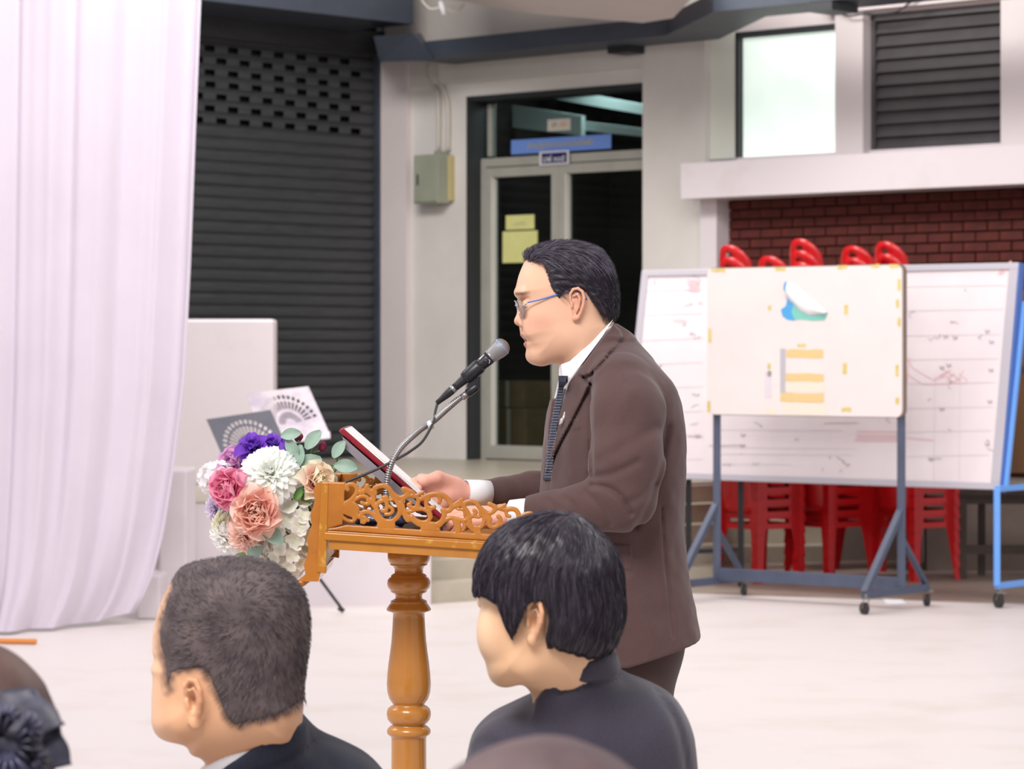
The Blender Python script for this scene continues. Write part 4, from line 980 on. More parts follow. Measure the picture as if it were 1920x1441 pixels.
m = MB(); m.lathe([(.075, .08), (.075, .12), (.06, .15), (.046, pb+.002)], (X_(766.5, YC), YC, 0), 32); m.build('post_base', 'wood', LT, smooth=True)
for a in (0, 1, 2, 3):
    t = a*math.pi/2+math.pi/4; m = MB(); c, s = math.cos(t), math.sin(t); cx = X_(766.5, YC)
    m.bar((cx+.04*c, YC+.04*s, .075), (cx+.30*c, YC+.30*s, .035), .06, .07); m.build('foot', 'wood', LT, bevel=.01)
# ================================================================ red folder on the desk
a = np.array([X_(641, YC), YC, Z_(806, YC)]); b = np.array([X_(831, YC), YC, Z_(972, YC)]); d = (b-a); Lf = np.linalg.norm(d); d /= Lf
n0 = np.array([-d[2], 0, d[0]]); n0 = n0 if n0[2] > 0 else -n0      # up-right normal
th = math.radians(-.6); wv = np.array([0, math.cos(th), 0])+n0*math.sin(th); nn = np.cross(d, wv); nn = nn if nn[2] > 0 else -nn
FD = thing('folder', 'dark red folder with white sheets propped up on the lectern in front of the speaker', 'folder', b)
def fbox(m, s0, s1, w0, w1, n0_, n1_):
    m.box8([tuple(a+d*s+wv*q+nn*k) for k in (n0_, n1_) for s, q in ((s0, w0), (s1, w0), (s1, w1), (s0, w1))])
m = MB(); fbox(m, 0, Lf, -.14, .15, 0, .011); m.build('cover', 'book_red', FD, bevel=.0035)
m = MB(); fbox(m, .006, Lf-.004, -.138, .146, .0112, .0125); m.build('sheet', 'page', FD)
m = MB(); m.add([tuple(a+d*.012+wv*-.14-nn*.002), tuple(a+d*(.93*Lf)+wv*-.14-nn*.002), tuple(a+d*(.93*Lf)+wv*.12-nn*.002), tuple(a+d*.012+wv*.12-nn*.002), tuple(a+d*(.12*Lf)+wv*-.14-nn*.016), tuple(a+d*(.55*Lf)+wv*-.14-nn*.019), tuple(a+d*(.55*Lf)+wv*.12-nn*.019), tuple(a+d*(.12*Lf)+wv*.12-nn*.016)], [(0, 1, 5, 4), (1, 2, 6, 5), (2, 3, 7, 6), (3, 0, 4, 7), (4, 5, 6, 7)]); m.build('back_flap', 'clear_grey', FD)
# crumpled plastic wrapped bundle on the mat
rr2 = np.random.RandomState(4)
def wrapf(P):
    q = P.copy(); return ell((X_(715, 5.86), 5.84, ztop(X_(715, YN))+.020), (.055, .06, .017), rot('Y', 4))(q)+.006*vnoise(q*70)
Vw, Qw = mesh_sdf(wrapf, (X_(715, 5.86)-.07, 5.76, ztop(X_(715, YN))+.003), (X_(715, 5.86)+.07, 5.92, ztop(X_(715, YN))+.05), .003, B=8)
tag(mkmesh('wrapped_bundle', Vw, Qw, 'wrap', None, False, org=(X_(715, 5.86), 5.84, ztop(X_(715, YN))+.004)), 'crinkled clear plastic bundle lying on the lectern top under the folder', 'bundle')
# ================================================================ microphone and gooseneck
def C3(x, y): return W(800+x/9.006, 620+y/9.006, YC)
ax = np.array([.754, 0, .656]); ax /= np.linalg.norm(ax)
hc = C3(1240, 292); MC = thing('microphone', 'black handheld microphone with a silver mesh head clipped to the gooseneck', 'microphone', hc)
k9 = YC/F/9.006
def at(s): return tuple(hc+ax*s*k9)
gp_ = [(118, -215), (122, -190), (130, -150), (140, -100), (150, -50), (155, 0), (152, 35), (140, 75), (118, 108), (88, 132), (50, 149), (10, 156)]
m = MB(); m.lathe([(r*k9, h*k9) for r, h in gp_], at(0), 40, axis=tuple(ax)); g_ = m.build('mesh_head', 'grille', MC, smooth=True)
# woven wires on the head
m = MB()
def gr(s): return np.interp(s, [h for r, h in gp_], [r for r, h in gp_])
axv = Vector(ax); e1 = axv.orthogonal().normalized(); e2 = axv.cross(e1)
for sg in (-1, 1):
    for k in range(30):
        pts = []
        for i in range(22):
            s = -185+(150+185)*i/21*.98; t = 2*math.pi*k/30+sg*i*.085; r = (gr(s)+1.)*k9; pts.append(Vector(at(s))+(e1*math.cos(t)+e2*math.sin(t))*r)
        m.tube(pts, .00042, 4, caps=False)
m.build('wire_mesh', 'silver', g_)['kind'] = 'stuff'
m = MB(); m.lathe([(150*k9, 28*k9), (159*k9, 32*k9), (158*k9, 52*k9), (147*k9, 60*k9)], at(0), 40, axis=tuple(ax)); m.build('blue_band', 'grille_band', MC, smooth=True)
m = MB(); m.lathe([(112*k9, -232*k9), (124*k9, -230*k9), (126*k9, -200*k9), (118*k9, -196*k9)], at(0), 40, axis=tuple(ax)); m.build('collar_ring', 'silver', MC, smooth=True)
m = MB(); m.lathe([(55*k9, -1020*k9), (68*k9, -1015*k9), (70*k9, -960*k9), (84*k9, -800*k9), (98*k9, -560*k9), (110*k9, -380*k9), (116*k9, -300*k9), (116*k9, -232*k9)], at(0), 32, axis=tuple(ax)); m.build('handle', 'black_plastic', MC, smooth=True)
side = Vector(ax).cross(Vector((0, 1, 0)))   # in-picture normal
if side.z < 0: side = -side
m = MB(); c = Vector(at(-330))+side*.0085+Vector((0, -.0078, 0)); m.box(c, (.0065, .0012, .0035), Matrix.Rotation(-math.atan2(ax[2], ax[0]), 3, 'Y')); m.build('tape_mark', 'sign_white', MC)
cw = MB(); cc = Vector(at(-300))-side*.0035+Vector((0, -.0128, 0)); cw.tube([cc+side*.004-axv*.003, cc+side*.003+axv*.003, cc-side*.002+axv*.004, cc-side*.005-axv*.001], .0007, 5); cw.build('logo_mark', 'sign_white', MC)
m = MB(); m.lathe([(30*k9, -1420*k9), (42*k9, -1415*k9), (48*k9, -1330*k9), (70*k9, -1180*k9), (74*k9, -1080*k9), (66*k9, -1030*k9)], at(0), 24, axis=tuple(ax)); m.build('connector', 'black_plastic', MC, smooth=True)
m = MB(); m.lathe([(72*k9, -1075*k9), (75*k9, -1070*k9), (75*k9, -1025*k9), (66*k9, -1015*k9)], at(0), 24, axis=tuple(ax)); m.build('connector_ring', 'silver', MC, smooth=True)
cab = [at(-1400)]+[tuple(W(x, y, q)) for x, y, q in ((816, 772, 5.91), (812, 792, 5.85), (793, 826, 5.80), (770, 845, 5.77), (750, 857, 5.755), (707, 879, 5.745), (652, 902, 5.74))]+[tuple(W(632, 912, 5.745)), tuple(W(626, 950, 5.76)), tuple(W(626, 985, 5.80))]
m = MB(); m.tube(catmull(cab, 6), .0027, 8); m.build('cable', 'cable_grey', MC, smooth=True)
GN = thing('gooseneck_stand', 'silver ribbed gooseneck microphone arm rising from the lectern top', 'microphone stand', (X_(725, 5.752), 5.752, ztop(X_(725, YN))+.004))
cl = -side
m = MB(); ca = Vector(at(-430)); cb_ = Vector(at(-800)); m.tube([ca, ca+(cb_-ca)*.15, ca+(cb_-ca)*.8, cb_], [.0135, .0152, .0146, .0125], 24); m.build('clip', 'black_plastic', GN, smooth=True)
m = MB(); q1 = Vector(C3(830, 950)); q2 = Vector(C3(690, 1055)); q0 = (ca+cb_)/2; m.bar(q0-side*.006, (q1*.6+q2*.4), .016, .012, up=(0, 1, 0)); m.build('clip_neck', 'black_plastic', GN, bevel=.003)
m = MB(); m.lathe([(.0075, 0), (.0085, .002), (.0085, (q1-q2).length+.002), (.0075, (q1-q2).length+.004)], q2-(q1-q2).normalized()*.001, 20, axis=tuple(q1-q2)); m.build('swivel', 'black_plastic', GN, smooth=True)
YG = 5.752
gpts = [tuple(q2)]+[tuple(W(x, y, q)) for x, y, q in ((860, 748, YC), (838, 766, 5.91), (812, 789, 5.87), (790, 803, 5.83), (770, 820, 5.79), (752, 838, 5.765), (738, 860, YG), (729, 885, YG), (725, 910, YG), (724, 940, YG), (724, 985, YG))]
gc = catmull(gpts, 10)
seg = np.linalg.norm(np.diff(gc, axis=0), axis=1); cum = np.concatenate([[0], np.cumsum(seg)]); L_ = cum[-1]; ns_ = int(L_/.0011)
pp = np.stack([np.interp(np.linspace(0, L_, ns_), cum, gc[:, i]) for i in range(3)], 1)
m = MB(); m.tube(pp, [.0058+.0010*math.sin(i*2*math.pi/4) for i in range(ns_)], 12); m.build('gooseneck', 'silver', GN, smooth=True)
m = MB(); m.tube([tuple(q2), tuple(W(866, 745, YC))], .0072, 16); m.build('ferrule', 'silver', GN, smooth=True)
m = MB(); m.lathe([(.030, 0), (.030, .005), (.014, .012), (.010, .02)], (X_(724, YG), YG, ztop(X_(724, YN))+.0045), 24); m.build('flange', 'silver', GN, smooth=True)
m = MB(); m.lathe([(.008, -.006), (.0092, -.003), (.0092, .003), (.008, .006)], W(806, 797, 5.85), 12, axis=(.8, 0, .6)); m.build('cable_tie', 'sign_white', GN, smooth=True)
# ================================================================ flower arrangement on the lectern front
FA = thing('flower_arrangement', 'round bouquet of white, pink, peach and violet flowers on the lectern front', 'flowers', W(560, 960, 5.88))
FR = np.random.RandomState(11)
def petals(name, c, ddir, specs, mt, col_in, col_out, parent=FA, curl=.5):
    """specs: list of (radius ring, count, length, width, opening angle deg, cup)"""
    ddir = np.array(ddir, float); ddir /= np.linalg.norm(ddir); e = np.cross(ddir, [0, 0, 1.]); e /= np.linalg.norm(e); f = np.cross(e, ddir)
    V = []; Fc = []; Cc = []; ci = np.array(srgb(col_in)); co = np.array(srgb(col_out))
    for (r0, cnt, ln, wd, op, cup, off) in specs:
        for k in range(cnt):
            t = 2*math.pi*(k+off)/cnt+FR.uniform(-.12, .12)*6/cnt; rad = e*math.cos(t)+f*math.sin(t); tan = -e*math.sin(t)+f*math.cos(t)
            o = math.radians(op+FR.uniform(-7, 7)); l = ln*FR.uniform(.9, 1.08); n0 = len(V); nu, nv = 6, 6; ph = FR.uniform(0, 6)
            for i in range(nv+1):
                v = i/nv; ang = o*(.55+.75*v)  # bends outwards along its length
                pos = np.array(c)+rad*(r0+l*v*math.sin(ang))+ddir*(l*v*math.cos(ang))
                wv_ = wd*min(1, .3+2.0*v)*math.sqrt(max(.02, 1-max(0, (v-.55)/.45)**2*.85))
                for j in range(nu+1):
                    u = j/nu*2-1; nrm = -rad*math.cos(ang)+ddir*math.sin(ang)
                    p = pos+tan*u*wv_*.5*(1)+nrm*(cup*wd*(u*u))+nrm*(wd*.06*math.sin(u*5+ph)*v)-nrm*curl*wd*.35*max(0, v-.75)*2
                    V.append(p); Cc.append(ci*(1-v)+co*v)
            for i in range(nv):
                for j in range(nu): a_ = n0+i*(nu+1)+j; Fc.append((a_, a_+1, a_+nu+2, a_+nu+1))
    o = mkmesh(name, V, Fc, mt, parent, True, org=c, col=np.array(Cc)); return o
mat('petal', 'ffffff', .6, attr=True, sss=.0, spec=.3)
_n = MATS['petal'].node_tree; _t = _n.nodes.new('ShaderNodeBsdfTranslucent'); _m = _n.nodes.new('ShaderNodeMixShader'); _m.inputs[0].default_value = .42
_n.links.new(_n.nodes['Attribute'].outputs['Color'], _t.inputs['Color']); _o = _n.nodes['Material Output']; _n.links.new(_n.nodes['Principled BSDF'].outputs[0], _m.inputs[1]); _n.links.new(_t.outputs[0], _m.inputs[2]); _n.links.new(_m.outputs[0], _o.inputs[0])
MATS['petal']; mat('leaf_pale', '8aa394', .55, col2='9ab3a4', nscale=30.); mat('leaf_green', '4f7f3c', .5, col2='6b9a50', nscale=30.); mat('stem', '7e9a62', .6)
toC = np.array([0, -1., 0])
def dirn(px, py, k=1.0):
    v = np.array([(px-505)/120., -1.05, -(py-940)/120.]); return v/np.linalg.norm(v)
def rose(px, py, rp, ci, co, lab=None, Y=5.76, dd=None):
    r = rp*Y/F; c = W(px, py, Y); d_ = np.array(dd, float) if dd is not None else dirn(px, py); d_ /= np.linalg.norm(d_); c = c-d_*r*.55
    sp = [(0, 3, r*.98, r*.42, 4, .8, 0), (r*.05, 4, r*1.03, r*.60, 8, .7, .5), (r*.10, 4, r*1.08, r*.85, 14, .6, .2), (r*.15, 5, r*1.10, r*1.0, 22, .5, .7), (r*.20, 5, r*1.12, r*1.3, 32, .42, .1), (r*.24, 5, r*1.12, r*1.45, 46, .36, .6), (r*.24, 6, r*1.1, r*1.5, 64, .3, .3)]
    o = petals('rose', c, d_, sp, 'petal', ci, co); 
    if lab: o['label'] = lab
def mum(px, py, rp, ci, co, lab=None, Y=5.76, dens=1., nm='chrysanthemum'):
    r = rp*Y/F; d_ = dirn(px, py); c = W(px, py, Y)-d_*r*.35; sp = []
    for k in range(6):
        sp.append((r*.02*k, int((6+k*2)*dens), r*(.55+.085*k), r*(.30+.02*k), 8+k*17, .25, k*.37))
    o = petals(nm, c, d_, sp, 'petal', ci, co)
    if lab: o['label'] = lab
def hydr(px, py, rp, ci, co, n=34, lab=None, Y=5.78):
    r = rp*Y/F; c0 = W(px, py, Y)+np.array([0, r*.5, 0]); V = []; Fc = []; Cc = []; ci_ = np.array(srgb(ci)); co_ = np.array(srgb(co))
    for k in range(n):
        t = 2.39996*k; h = 1-1.35*(k+.5)/n; rr_ = math.sqrt(max(0, 1-h*h)); dd = np.array([rr_*math.cos(t), -h, rr_*math.sin(t)]); dd /= np.linalg.norm(dd)
        c = c0+dd*r*FR.uniform(.82, 1.02); e = np.cross(dd, [.1, .2, 1.]); e /= np.linalg.norm(e); f = np.cross(e, dd); a0 = FR.uniform(0, 6)
        fr = r*.30
        for q in range(4):
            t2 = a0+q*math.pi/2; rad = e*math.cos(t2)+f*math.sin(t2); tan = -e*math.sin(t2)+f*math.cos(t2); n0 = len(V)
            for i in range(5):
                v = i/4
                for j in range(5):
                    u = j/2-1; wv_ = fr*(.25+.95*math.sin(math.pi*min(.86, .15+.75*v))); V.append(c+rad*fr*v*1.05+tan*u*wv_*.5+dd*fr*(.30*v*v+.10*u*u*v+.05*math.sin(4*u+q+k))); Cc.append(ci_*(1-v)+co_*v)
            for i in range(4):
                for j in range(4): a_ = n0+i*5+j; Fc.append((a_, a_+1, a_+6, a_+5))
    o = mkmesh('hydrangea', V, Fc, 'petal', FA, True, org=c0, col=np.array(Cc))
    if lab: o['label'] = lab
mum(505, 882, 62, 'eef5de', 'ffffff', 'large white chrysanthemum at the top', dens=1.5, Y=5.74)
rose(425, 915, 33, 'e8719f', 'fab4cd', 'deep pink rose', Y=5.74, dd=(-.55, -1, .1))
rose(479, 960, 39, 'f09a90', 'fddfcf', 'peach rose with a pink heart', Y=5.70, dd=(0, -1, .05))
rose(598, 902, 32, 'f4b0b6', 'fffadf', 'cream rosebud with a pink heart', Y=5.75, dd=(.55, -.8, .3))
rose(437, 868, 30, 'd89ad0', 'ecbde2', 'lilac pink rose', Y=5.86)
hydr(553, 985, 58, 'eef2dc', 'ffffff', 38, 'white hydrangea beside the lectern post')
hydr(540, 1040, 46, 'f2f2dc', 'ffffff', 28)
hydr(405, 898, 34, 'f0eef0', 'faf7fa', 26)
mum(455, 1010, 44, 'f6bdb2', 'ffe6da', 'peach carnation', nm='carnation', dens=1.2, Y=5.76)
mum(418, 1012, 42, 'fbf5ea', 'ffffff', nm='carnation', dens=1.2, Y=5.80); mum(500, 1050, 44, 'fbf3e6', 'ffffff', nm='carnation', Y=5.80); mum(400, 955, 32, 'cdb6e2', 'f3e9f6', 'white carnation with lilac tips', nm='carnation', Y=5.84)
mum(410, 985, 26, 'd9cc30', 'f6f6ea', 'white daisy with a yellow heart', nm='daisy', dens=.8, Y=5.80)
mum(452, 895, 26, 'f2e6ea', 'faf5f6', nm='carnation', Y=5.84)
def ruffle(px, py, rp, ci, co, n, lab, Y):
    r = rp*Y/F; d_ = np.array([0, -.75, .65]); c = W(px, py, Y)-d_*r*.3
    o = petals('violet_bloom', c, d_, [(0, 5, r*.8, r*.7, 18, .5, 0), (r*.1, 6, r*.95, r*.8, 48, .3, .4), (r*.15, 6, r*1.0, r*.85, 78, .25, .8)], 'petal', ci, co, curl=1.2); o['label'] = lab
ruffle(475, 838, 33, '4a1c90', '9458dc', 3, 'violet bloom at the top left', 5.80); ruffle(510, 832, 27, '4a1c90', 'a068e4', 3, 'violet bloom at the top right', 5.82)
def leaf(px, py, rp, a, mt='leaf_pale', Y=5.78, asp=.62, tiltk=.35):
    r = rp*Y/F; c = W(px, py, Y); a = math.radians(a); u_ = np.array([math.cos(a), 0, math.sin(a)]); v_ = np.array([-math.sin(a), tiltk, math.cos(a)]); v_ /= np.linalg.norm(v_); n_ = np.cross(u_, v_)
    m = MB(); P = []
    for i in range(9):
        t = i/8; wv_ = asp*r*math.sin(math.pi*min(.97, max(.03, t)))**.6
        for j in range(5): s_ = j/2-1; P.append(c+u_*r*(2*t-1)+v_*s_*wv_+n_*(r*.18*s_*s_-r*.2*(2*t-1)**2))
    m.add(P, [(i*5+j, i*5+j+1, (i+1)*5+j+1, (i+1)*5+j) for i in range(8) for j in range(4)]); m.build('leaf', mt, FA, smooth=True, org=c)
for q in ((545, 814, 19, 10), (587, 824, 22, 50), (635, 842, 19, 55), (648, 874, 22, -5), (548, 838, 20, 120), (575, 871, 30, 25), (560, 855, 22, 80)): leaf(*q)
for q in ((492, 918, 20, -30, 'leaf_green', 5.74), (560, 925, 14, 60, 'leaf_green', 5.76), (510, 1002, 26, -40, 'leaf_pale', 5.72), (480, 1030, 24, 60, 'leaf_pale', 5.76), (568, 895, 26, 70, 'leaf_green', 5.86), (535, 920, 26, 20, 'leaf_pale', 5.82), (575, 935, 16, 80, 'leaf_green', 5.78), (612, 880, 14, 30, 'leaf_green', 5.82), (460, 925, 16, 100, 'leaf_pale', 5.78), (520, 925, 22, -60, 'leaf_green', 5.84), (470, 985, 20, 30, 'leaf_green', 5.84), (545, 950, 20, 30, 'leaf_green', 5.84)): leaf(*q)
for (x, y) in ((560, 818), (604, 836)):
    m = MB(); c = W(x, y, 5.8); V_, Q_ = mesh_sdf(lambda P: ell(c, (.0085, .0075, .011))(P)+.0015*vnoise(P*160), c-.02, c+.02, .0016, B=8); mkmesh('bud', V_, Q_, mat('bud_red', '7e2140', .5) if 'bud_red' not in MATS else 'bud_red', FA, True, org=c)
for a_, b_, c_ in (((560, 905), (566, 860), (560, 826)), ((565, 895), (580, 855), (598, 845)), ((575, 890), (582, 860), (587, 835)), ((600, 895), (628, 880), (632, 855)), ((600, 895), (620, 890), (632, 878)), ((555, 890), (550, 850), (546, 825)), ((545, 905), (548, 870), (548, 845))):
    m = MB(); m.tube(catmull([W(*a_, 5.84), W(*b_, 5.82), W(*c_, 5.79)], 5), .0018, 6); m.build('stem', 'stem', FA, smooth=True)
def coref(P): return ell(W(498, 950, 5.91), (.105, .085, .115))(P)+.006*vnoise(P*30)
V_, Q_ = mesh_sdf(coref, W(498, 950, 5.91)-.14, W(498, 950, 5.91)+.14, .006, B=8); mkmesh('foliage_core', V_, Q_, 'leaf_green', FA, True)
# ================================================================ people
mat('skin', 'ffffff', .48, attr=True, sss=.12, spec=.4, bump=.03, bscale=500)
mat('hair_black', '221c24', .42, col2='332b36', nscale=60., spec=.5, stretch=(1, 1, 1)); mat('hair_strand', '2a2430', .35, spec=.6); mat('hair_strand_sheen', '756b80', .35, spec=.6)
mat('hair_short', '665a59', .7, col2='463d40', nscale=26., nlo=.35, nhi=.65, spec=.2); mat('hair_short_strand', '4f4648', .6, spec=.3); mat('hair_short_light', '7a7076', .6)
mat('hair_brown', '4a3632', .5, col2='5c453e', nscale=20.); mat('hair_dome', '5f4b4c', .6, col2='4c3b3e', nscale=14.)
mat('suit_brown', '523d3c', .75, col2='584341', nscale=500., sheen=.15, spec=.2, bump=.05, bscale=900); mat('suit_brown_dark', '453532', .75, sheen=.1, spec=.2)
mat('shirt', 'f2f0f3', .6); mat('tie', '1c1f30', .5, col2='2a2f46', nscale=120.); mat('tie_dot', 'b9c0d6', .5)
mat('suit_navy', '20222f', .75, col2='252838', nscale=300., sheen=.1, spec=.2); mat('suit_black', '37343f', .75, col2='3d3946', nscale=300., sheen=.2, spec=.2)
mat('glasses_blue', '3f6fc8', .3, spec=.6); mat('lace', '23222e', .5, col2='3b3a4c', nscale=40.); mat('shoe', '1a1718', .3); mat('trouser_dark', '25232b', .8); mat('pin_metal', 'd8d2cc', .3, metal=.7)
def join(parts):
    V = []; Q = []; C = []; n = 0
    for v, q, c in parts: V.append(v); Q.append(q+n); C.append(c); n += len(v)
    return np.concatenate(V), np.concatenate(Q), np.concatenate(C)
def sm(e0, e1, x): t = np.clip((x-e0)/(e1-e0), 0, 1); return t*t*(3-2*t)
def mixc(C, col, wgt): wgt = np.clip(wgt, 0, 1)[:, None]; return C*(1-wgt)+np.array(srgb(col))*wgt
def finger_chain(b, d, n, side, L, r, bends):
    """three phalanges from b along d, curling towards -n"""
    pts = [b]; cur = np.array(d); a = 0
    for l, bd in zip((.45, .30, .25), bends):
        a += math.radians(bd); v = np.array(d)*math.cos(a)-np.array(n)*math.sin(a); pts.append(pts[-1]+v*L*l)
    return chain(pts, [r, r*.95, r*.88, r*.78], .002)
def hand_fn(w, d, n, thumb_side, bends, thumb, s=1.0, spread=(.10, .03, -.04, -.11)):
    w = np.array(w); d = np.array(d, float); d /= np.linalg.norm(d); n = np.array(n, float); n -= d*(n @ d); n /= np.linalg.norm(n)
    t = np.cross(d, n); t = t if t @ np.array(thumb_side) > 0 else -t
    fs = []; base = []
    for k, off in enumerate((.027, .009, -.009, -.026)):
        b = w+d*(.088-.004*abs(k-1))*s+t*off*s+n*(.002-.003*(k == 3))*s; base.append(b)
        fs.append((cap(w+t*off*.55*s+d*.01*s, b, .014*s, .0115*s), .008))
    fs.append((cap(w-d*.012*s, w+d*.02*s, .019*s, .021*s), .012))
    L = (.072, .080, .074, .058)
    for k in range(4):
        dd = d+t*spread[k]; dd /= np.linalg.norm(dd); fs.append((finger_chain(base[k], dd, n, t, L[k]*s, .0086*s, bends[k]), .003))
    tb = [w+d*.018*s+t*.020*s]+[w+d*a*s+t*b*s+n*c*s for a, b, c in thumb]
    fs.append((chain(tb, [.014*s, .0125*s, .0105*s, .0085*s][:len(tb)], .004), .009))
    def f(P):
        r = fs[0][0](P)
        for g, k in fs[1:]: r = smin(r, g(P), k)
        return r
    return f
def strands(fn, seeds, flow, n, ln, steps, rad, lift, rs, jit=.35):
    idx = rs.randint(0, len(seeds), n); p = seeds[idx]+rs.normal(0, .0015, (n, 3)); h = 1e-3
    def grad(q):
        g = np.stack([fn(q+np.eye(3)[i]*h)-fn(q-np.eye(3)[i]*h) for i in range(3)], 1); return g/(np.linalg.norm(g, axis=1)[:, None]+1e-9)
    path = []; L = ln*rs.uniform(.6, 1.2, n); jd = rs.normal(0, jit, (n, 3))
    for k in range(steps+1):
        nn = grad(p); p = p-nn*(fn(p))[:, None]; t = k/steps; path.append(p+nn*(lift*math.sin(min(1., t*1.3)*math.pi/2+.0)+.0003)*rs.uniform(.5, 1.2, n)[:, None] if 0 else p+nn*(lift*(.15+t)))
        v = flow(p)+jd*.35; v = v-nn*(v*nn).sum(1)[:, None]; v /= np.linalg.norm(v, axis=1)[:, None]+1e-9; p = p+v*(L/steps)[:, None]
    path = np.stack(path, 1); V = np.zeros((n, steps+1, 3, 3)); 
    d = np.gradient(path, axis=1); d /= np.linalg.norm(d, axis=2)[..., None]+1e-9
    a = np.cross(d, np.array([.3, .2, .9])); a /= np.linalg.norm(a, axis=2)[..., None]+1e-9; b = np.cross(d, a)
    tp = np.interp(np.linspace(0, 1, steps+1), [0, .3, 1], [.8, 1, .15])[None, :, None]*rad
    for k in range(3): th = 2*math.pi*k/3; V[:, :, k] = path+(a*math.cos(th)+b*math.sin(th))*tp
    I = (np.arange(n)[:, None]*(steps+1)+np.arange(steps)[None]).ravel(); Q = []
    for k in range(3): k2 = (k+1) % 3; Q.append(np.stack([I*3+k, I*3+k2, (I+1)*3+k2, (I+1)*3+k], 1))
    return V.reshape(-1, 3), np.concatenate(Q)
# ---------------------------------------------------------------- the speaker
YH = 5.94; sH = F/YH; O = W(1070, 575, YH)
def LP(pts): return [((1070-x)/sH, (575-y)/sH) for x, y in pts]
facep = [(1000, 470), (985, 488), (974, 512), (969, 530), (966.5, 545), (969, 556), (974, 566), (979, 580), (981, 595), (983, 608), (981, 618), (979, 624), (978, 630), (983, 636), (986, 640), (985, 646), (990, 654), (990.5, 661), (993, 669), (1000, 676), (1012, 679), (1030, 678), (1046, 683), (1056, 698), (1080, 706), (1122, 690), (1146, 645), (1152, 610), (1146, 590), (1151, 565), (1152, 545), (1147, 520), (1134, 492), (1112, 471), (1080, 462), (1045, 461), (1020, 464)]
FP = Poly2(smooth_closed(LP(facep), 3))
yaw = math.radians(5); Rh = np.array([[-math.cos(yaw), math.sin(yaw)*1, 0], [-math.sin(yaw), -math.cos(yaw), 0], [0, 0, 1]])  # columns: fwd, left, up
def toL(P): return (P-O) @ Rh
def px(x, y, l): a, b = LP([(x, y)])[0]; return np.array([a, l, b])
def hb(P):
    d = FP(P[:, 0], P[:, 2]); q = np.maximum(0, 1+d/.072); lowf = sm(-.02, -.095, P[:, 2])*sm(-.01, .06, P[:, 0]); Wd = .0755-.012*lowf-.004*sm(.0, .09, P[:, 0])
    return ((q**2.2+np.abs(P[:, 1]/Wd)**2.2)**(1/2.2)-1)*Wd*.95
fl = []   # (fn, op, k)
fl.append((cap(px(979, 564, 0), px(974, 600, 0), .0055, .0085), '+', .010)); fl.append((ell(px(973.5, 602, 0), (.0100, .0105, .0090)), '+', .006))
for s_ in (-1, 1):
    fl.append((ell(px(981, 607, s_*.0125), (.0095, .0065, .0070)), '+', .005)); fl.append((ell(px(976, 612, s_*.006), (.004, .0028, .002)), '-', .002))
    fl.append((ell(px(980, 566, s_*.034), (.009, .017, .007)), '-', .012)); fl.append((ell(px(991, 570, s_*.032), (.0150, .0150, .0115)), '+', .004))
    fl.append((chain([px(976, 574, s_*.022), px(975.5, 576.5, s_*.032), px(983, 575, s_*.046)], [.0012, .0012, .0010], .001), '-', .0015))
    fl.append((chain([px(974, 563, s_*.021), px(975, 561, s_*.034), px(985, 565, s_*.048)], [.0016, .0016, .0012], .001), '-', .003))
    fl.append((cap(px(971, 549, s_*.014), px(977, 548, s_*.042), .0045), '+', .012))
    fl.append((ell(px(1006, 606, s_*.042), (.028, .014, .030)), '+', .03)); fl.append((cap(px(1055, 636, s_*.048), px(1014, 664, s_*.022), .013), '+', .035))
    # ear
    ep = [(1061, 566), (1061, 552), (1066, 544), (1075, 542), (1083, 548), (1086, 560), (1084, 574), (1079, 588), (1074, 597)]
    fl.append((ell(px(1073, 569, s_*.078), (.0115, .0045, .024)), '+', .004))
    fl.append((chain([px(x, y, s_*(.0815+.006*((x-1060)/25))) for x, y in ep], [.0026, .0030, .0031, .0031, .0031, .0031, .0030, .0030, .0040], .001), '+', .0025))
    fl.append((ell(px(1069.5, 597, s_*.0815), (.0055, .0038, .0068)), '+', .004))
    fl.append((chain([px(1066, 557, s_*.085), px(1074, 552, s_*.087), px(1078, 562, s_*.0875), px(1076, 576, s_*.086), px(1071, 586, s_*.0855)], [.002, .0022, .0024, .0022, .002], .001), '+', .002))
    fl.append((ell(px(1069.5, 573, s_*.086), (.0052, .0055, .0088)), '-', .003)); fl.append((cap(px(1063.5, 570, s_*.083), px(1064, 577, s_*.083), .0026), '+', .003))
fl.append((ell(px(983.5, 627.5, 0), (.0090, .0210, .0048)), '+', .003)); fl.append((ell(px(989.5, 645, 0), (.0085, .0180, .0056)), '+', .004))
fl.append((ell(px(982, 636.5, 0), (.0110, .0175, .0034)), '-', .002)); fl.append((ell(px(1000, 668, 0), (.012, .018, .010)), '+', .012))
def headL(P):
    r = hb(P)
    for g, op, k in fl: r = smin(r, g(P), k) if op == '+' else smax(r, -g(P), k)
    return r
def head_w(P): return headL(toL(P))
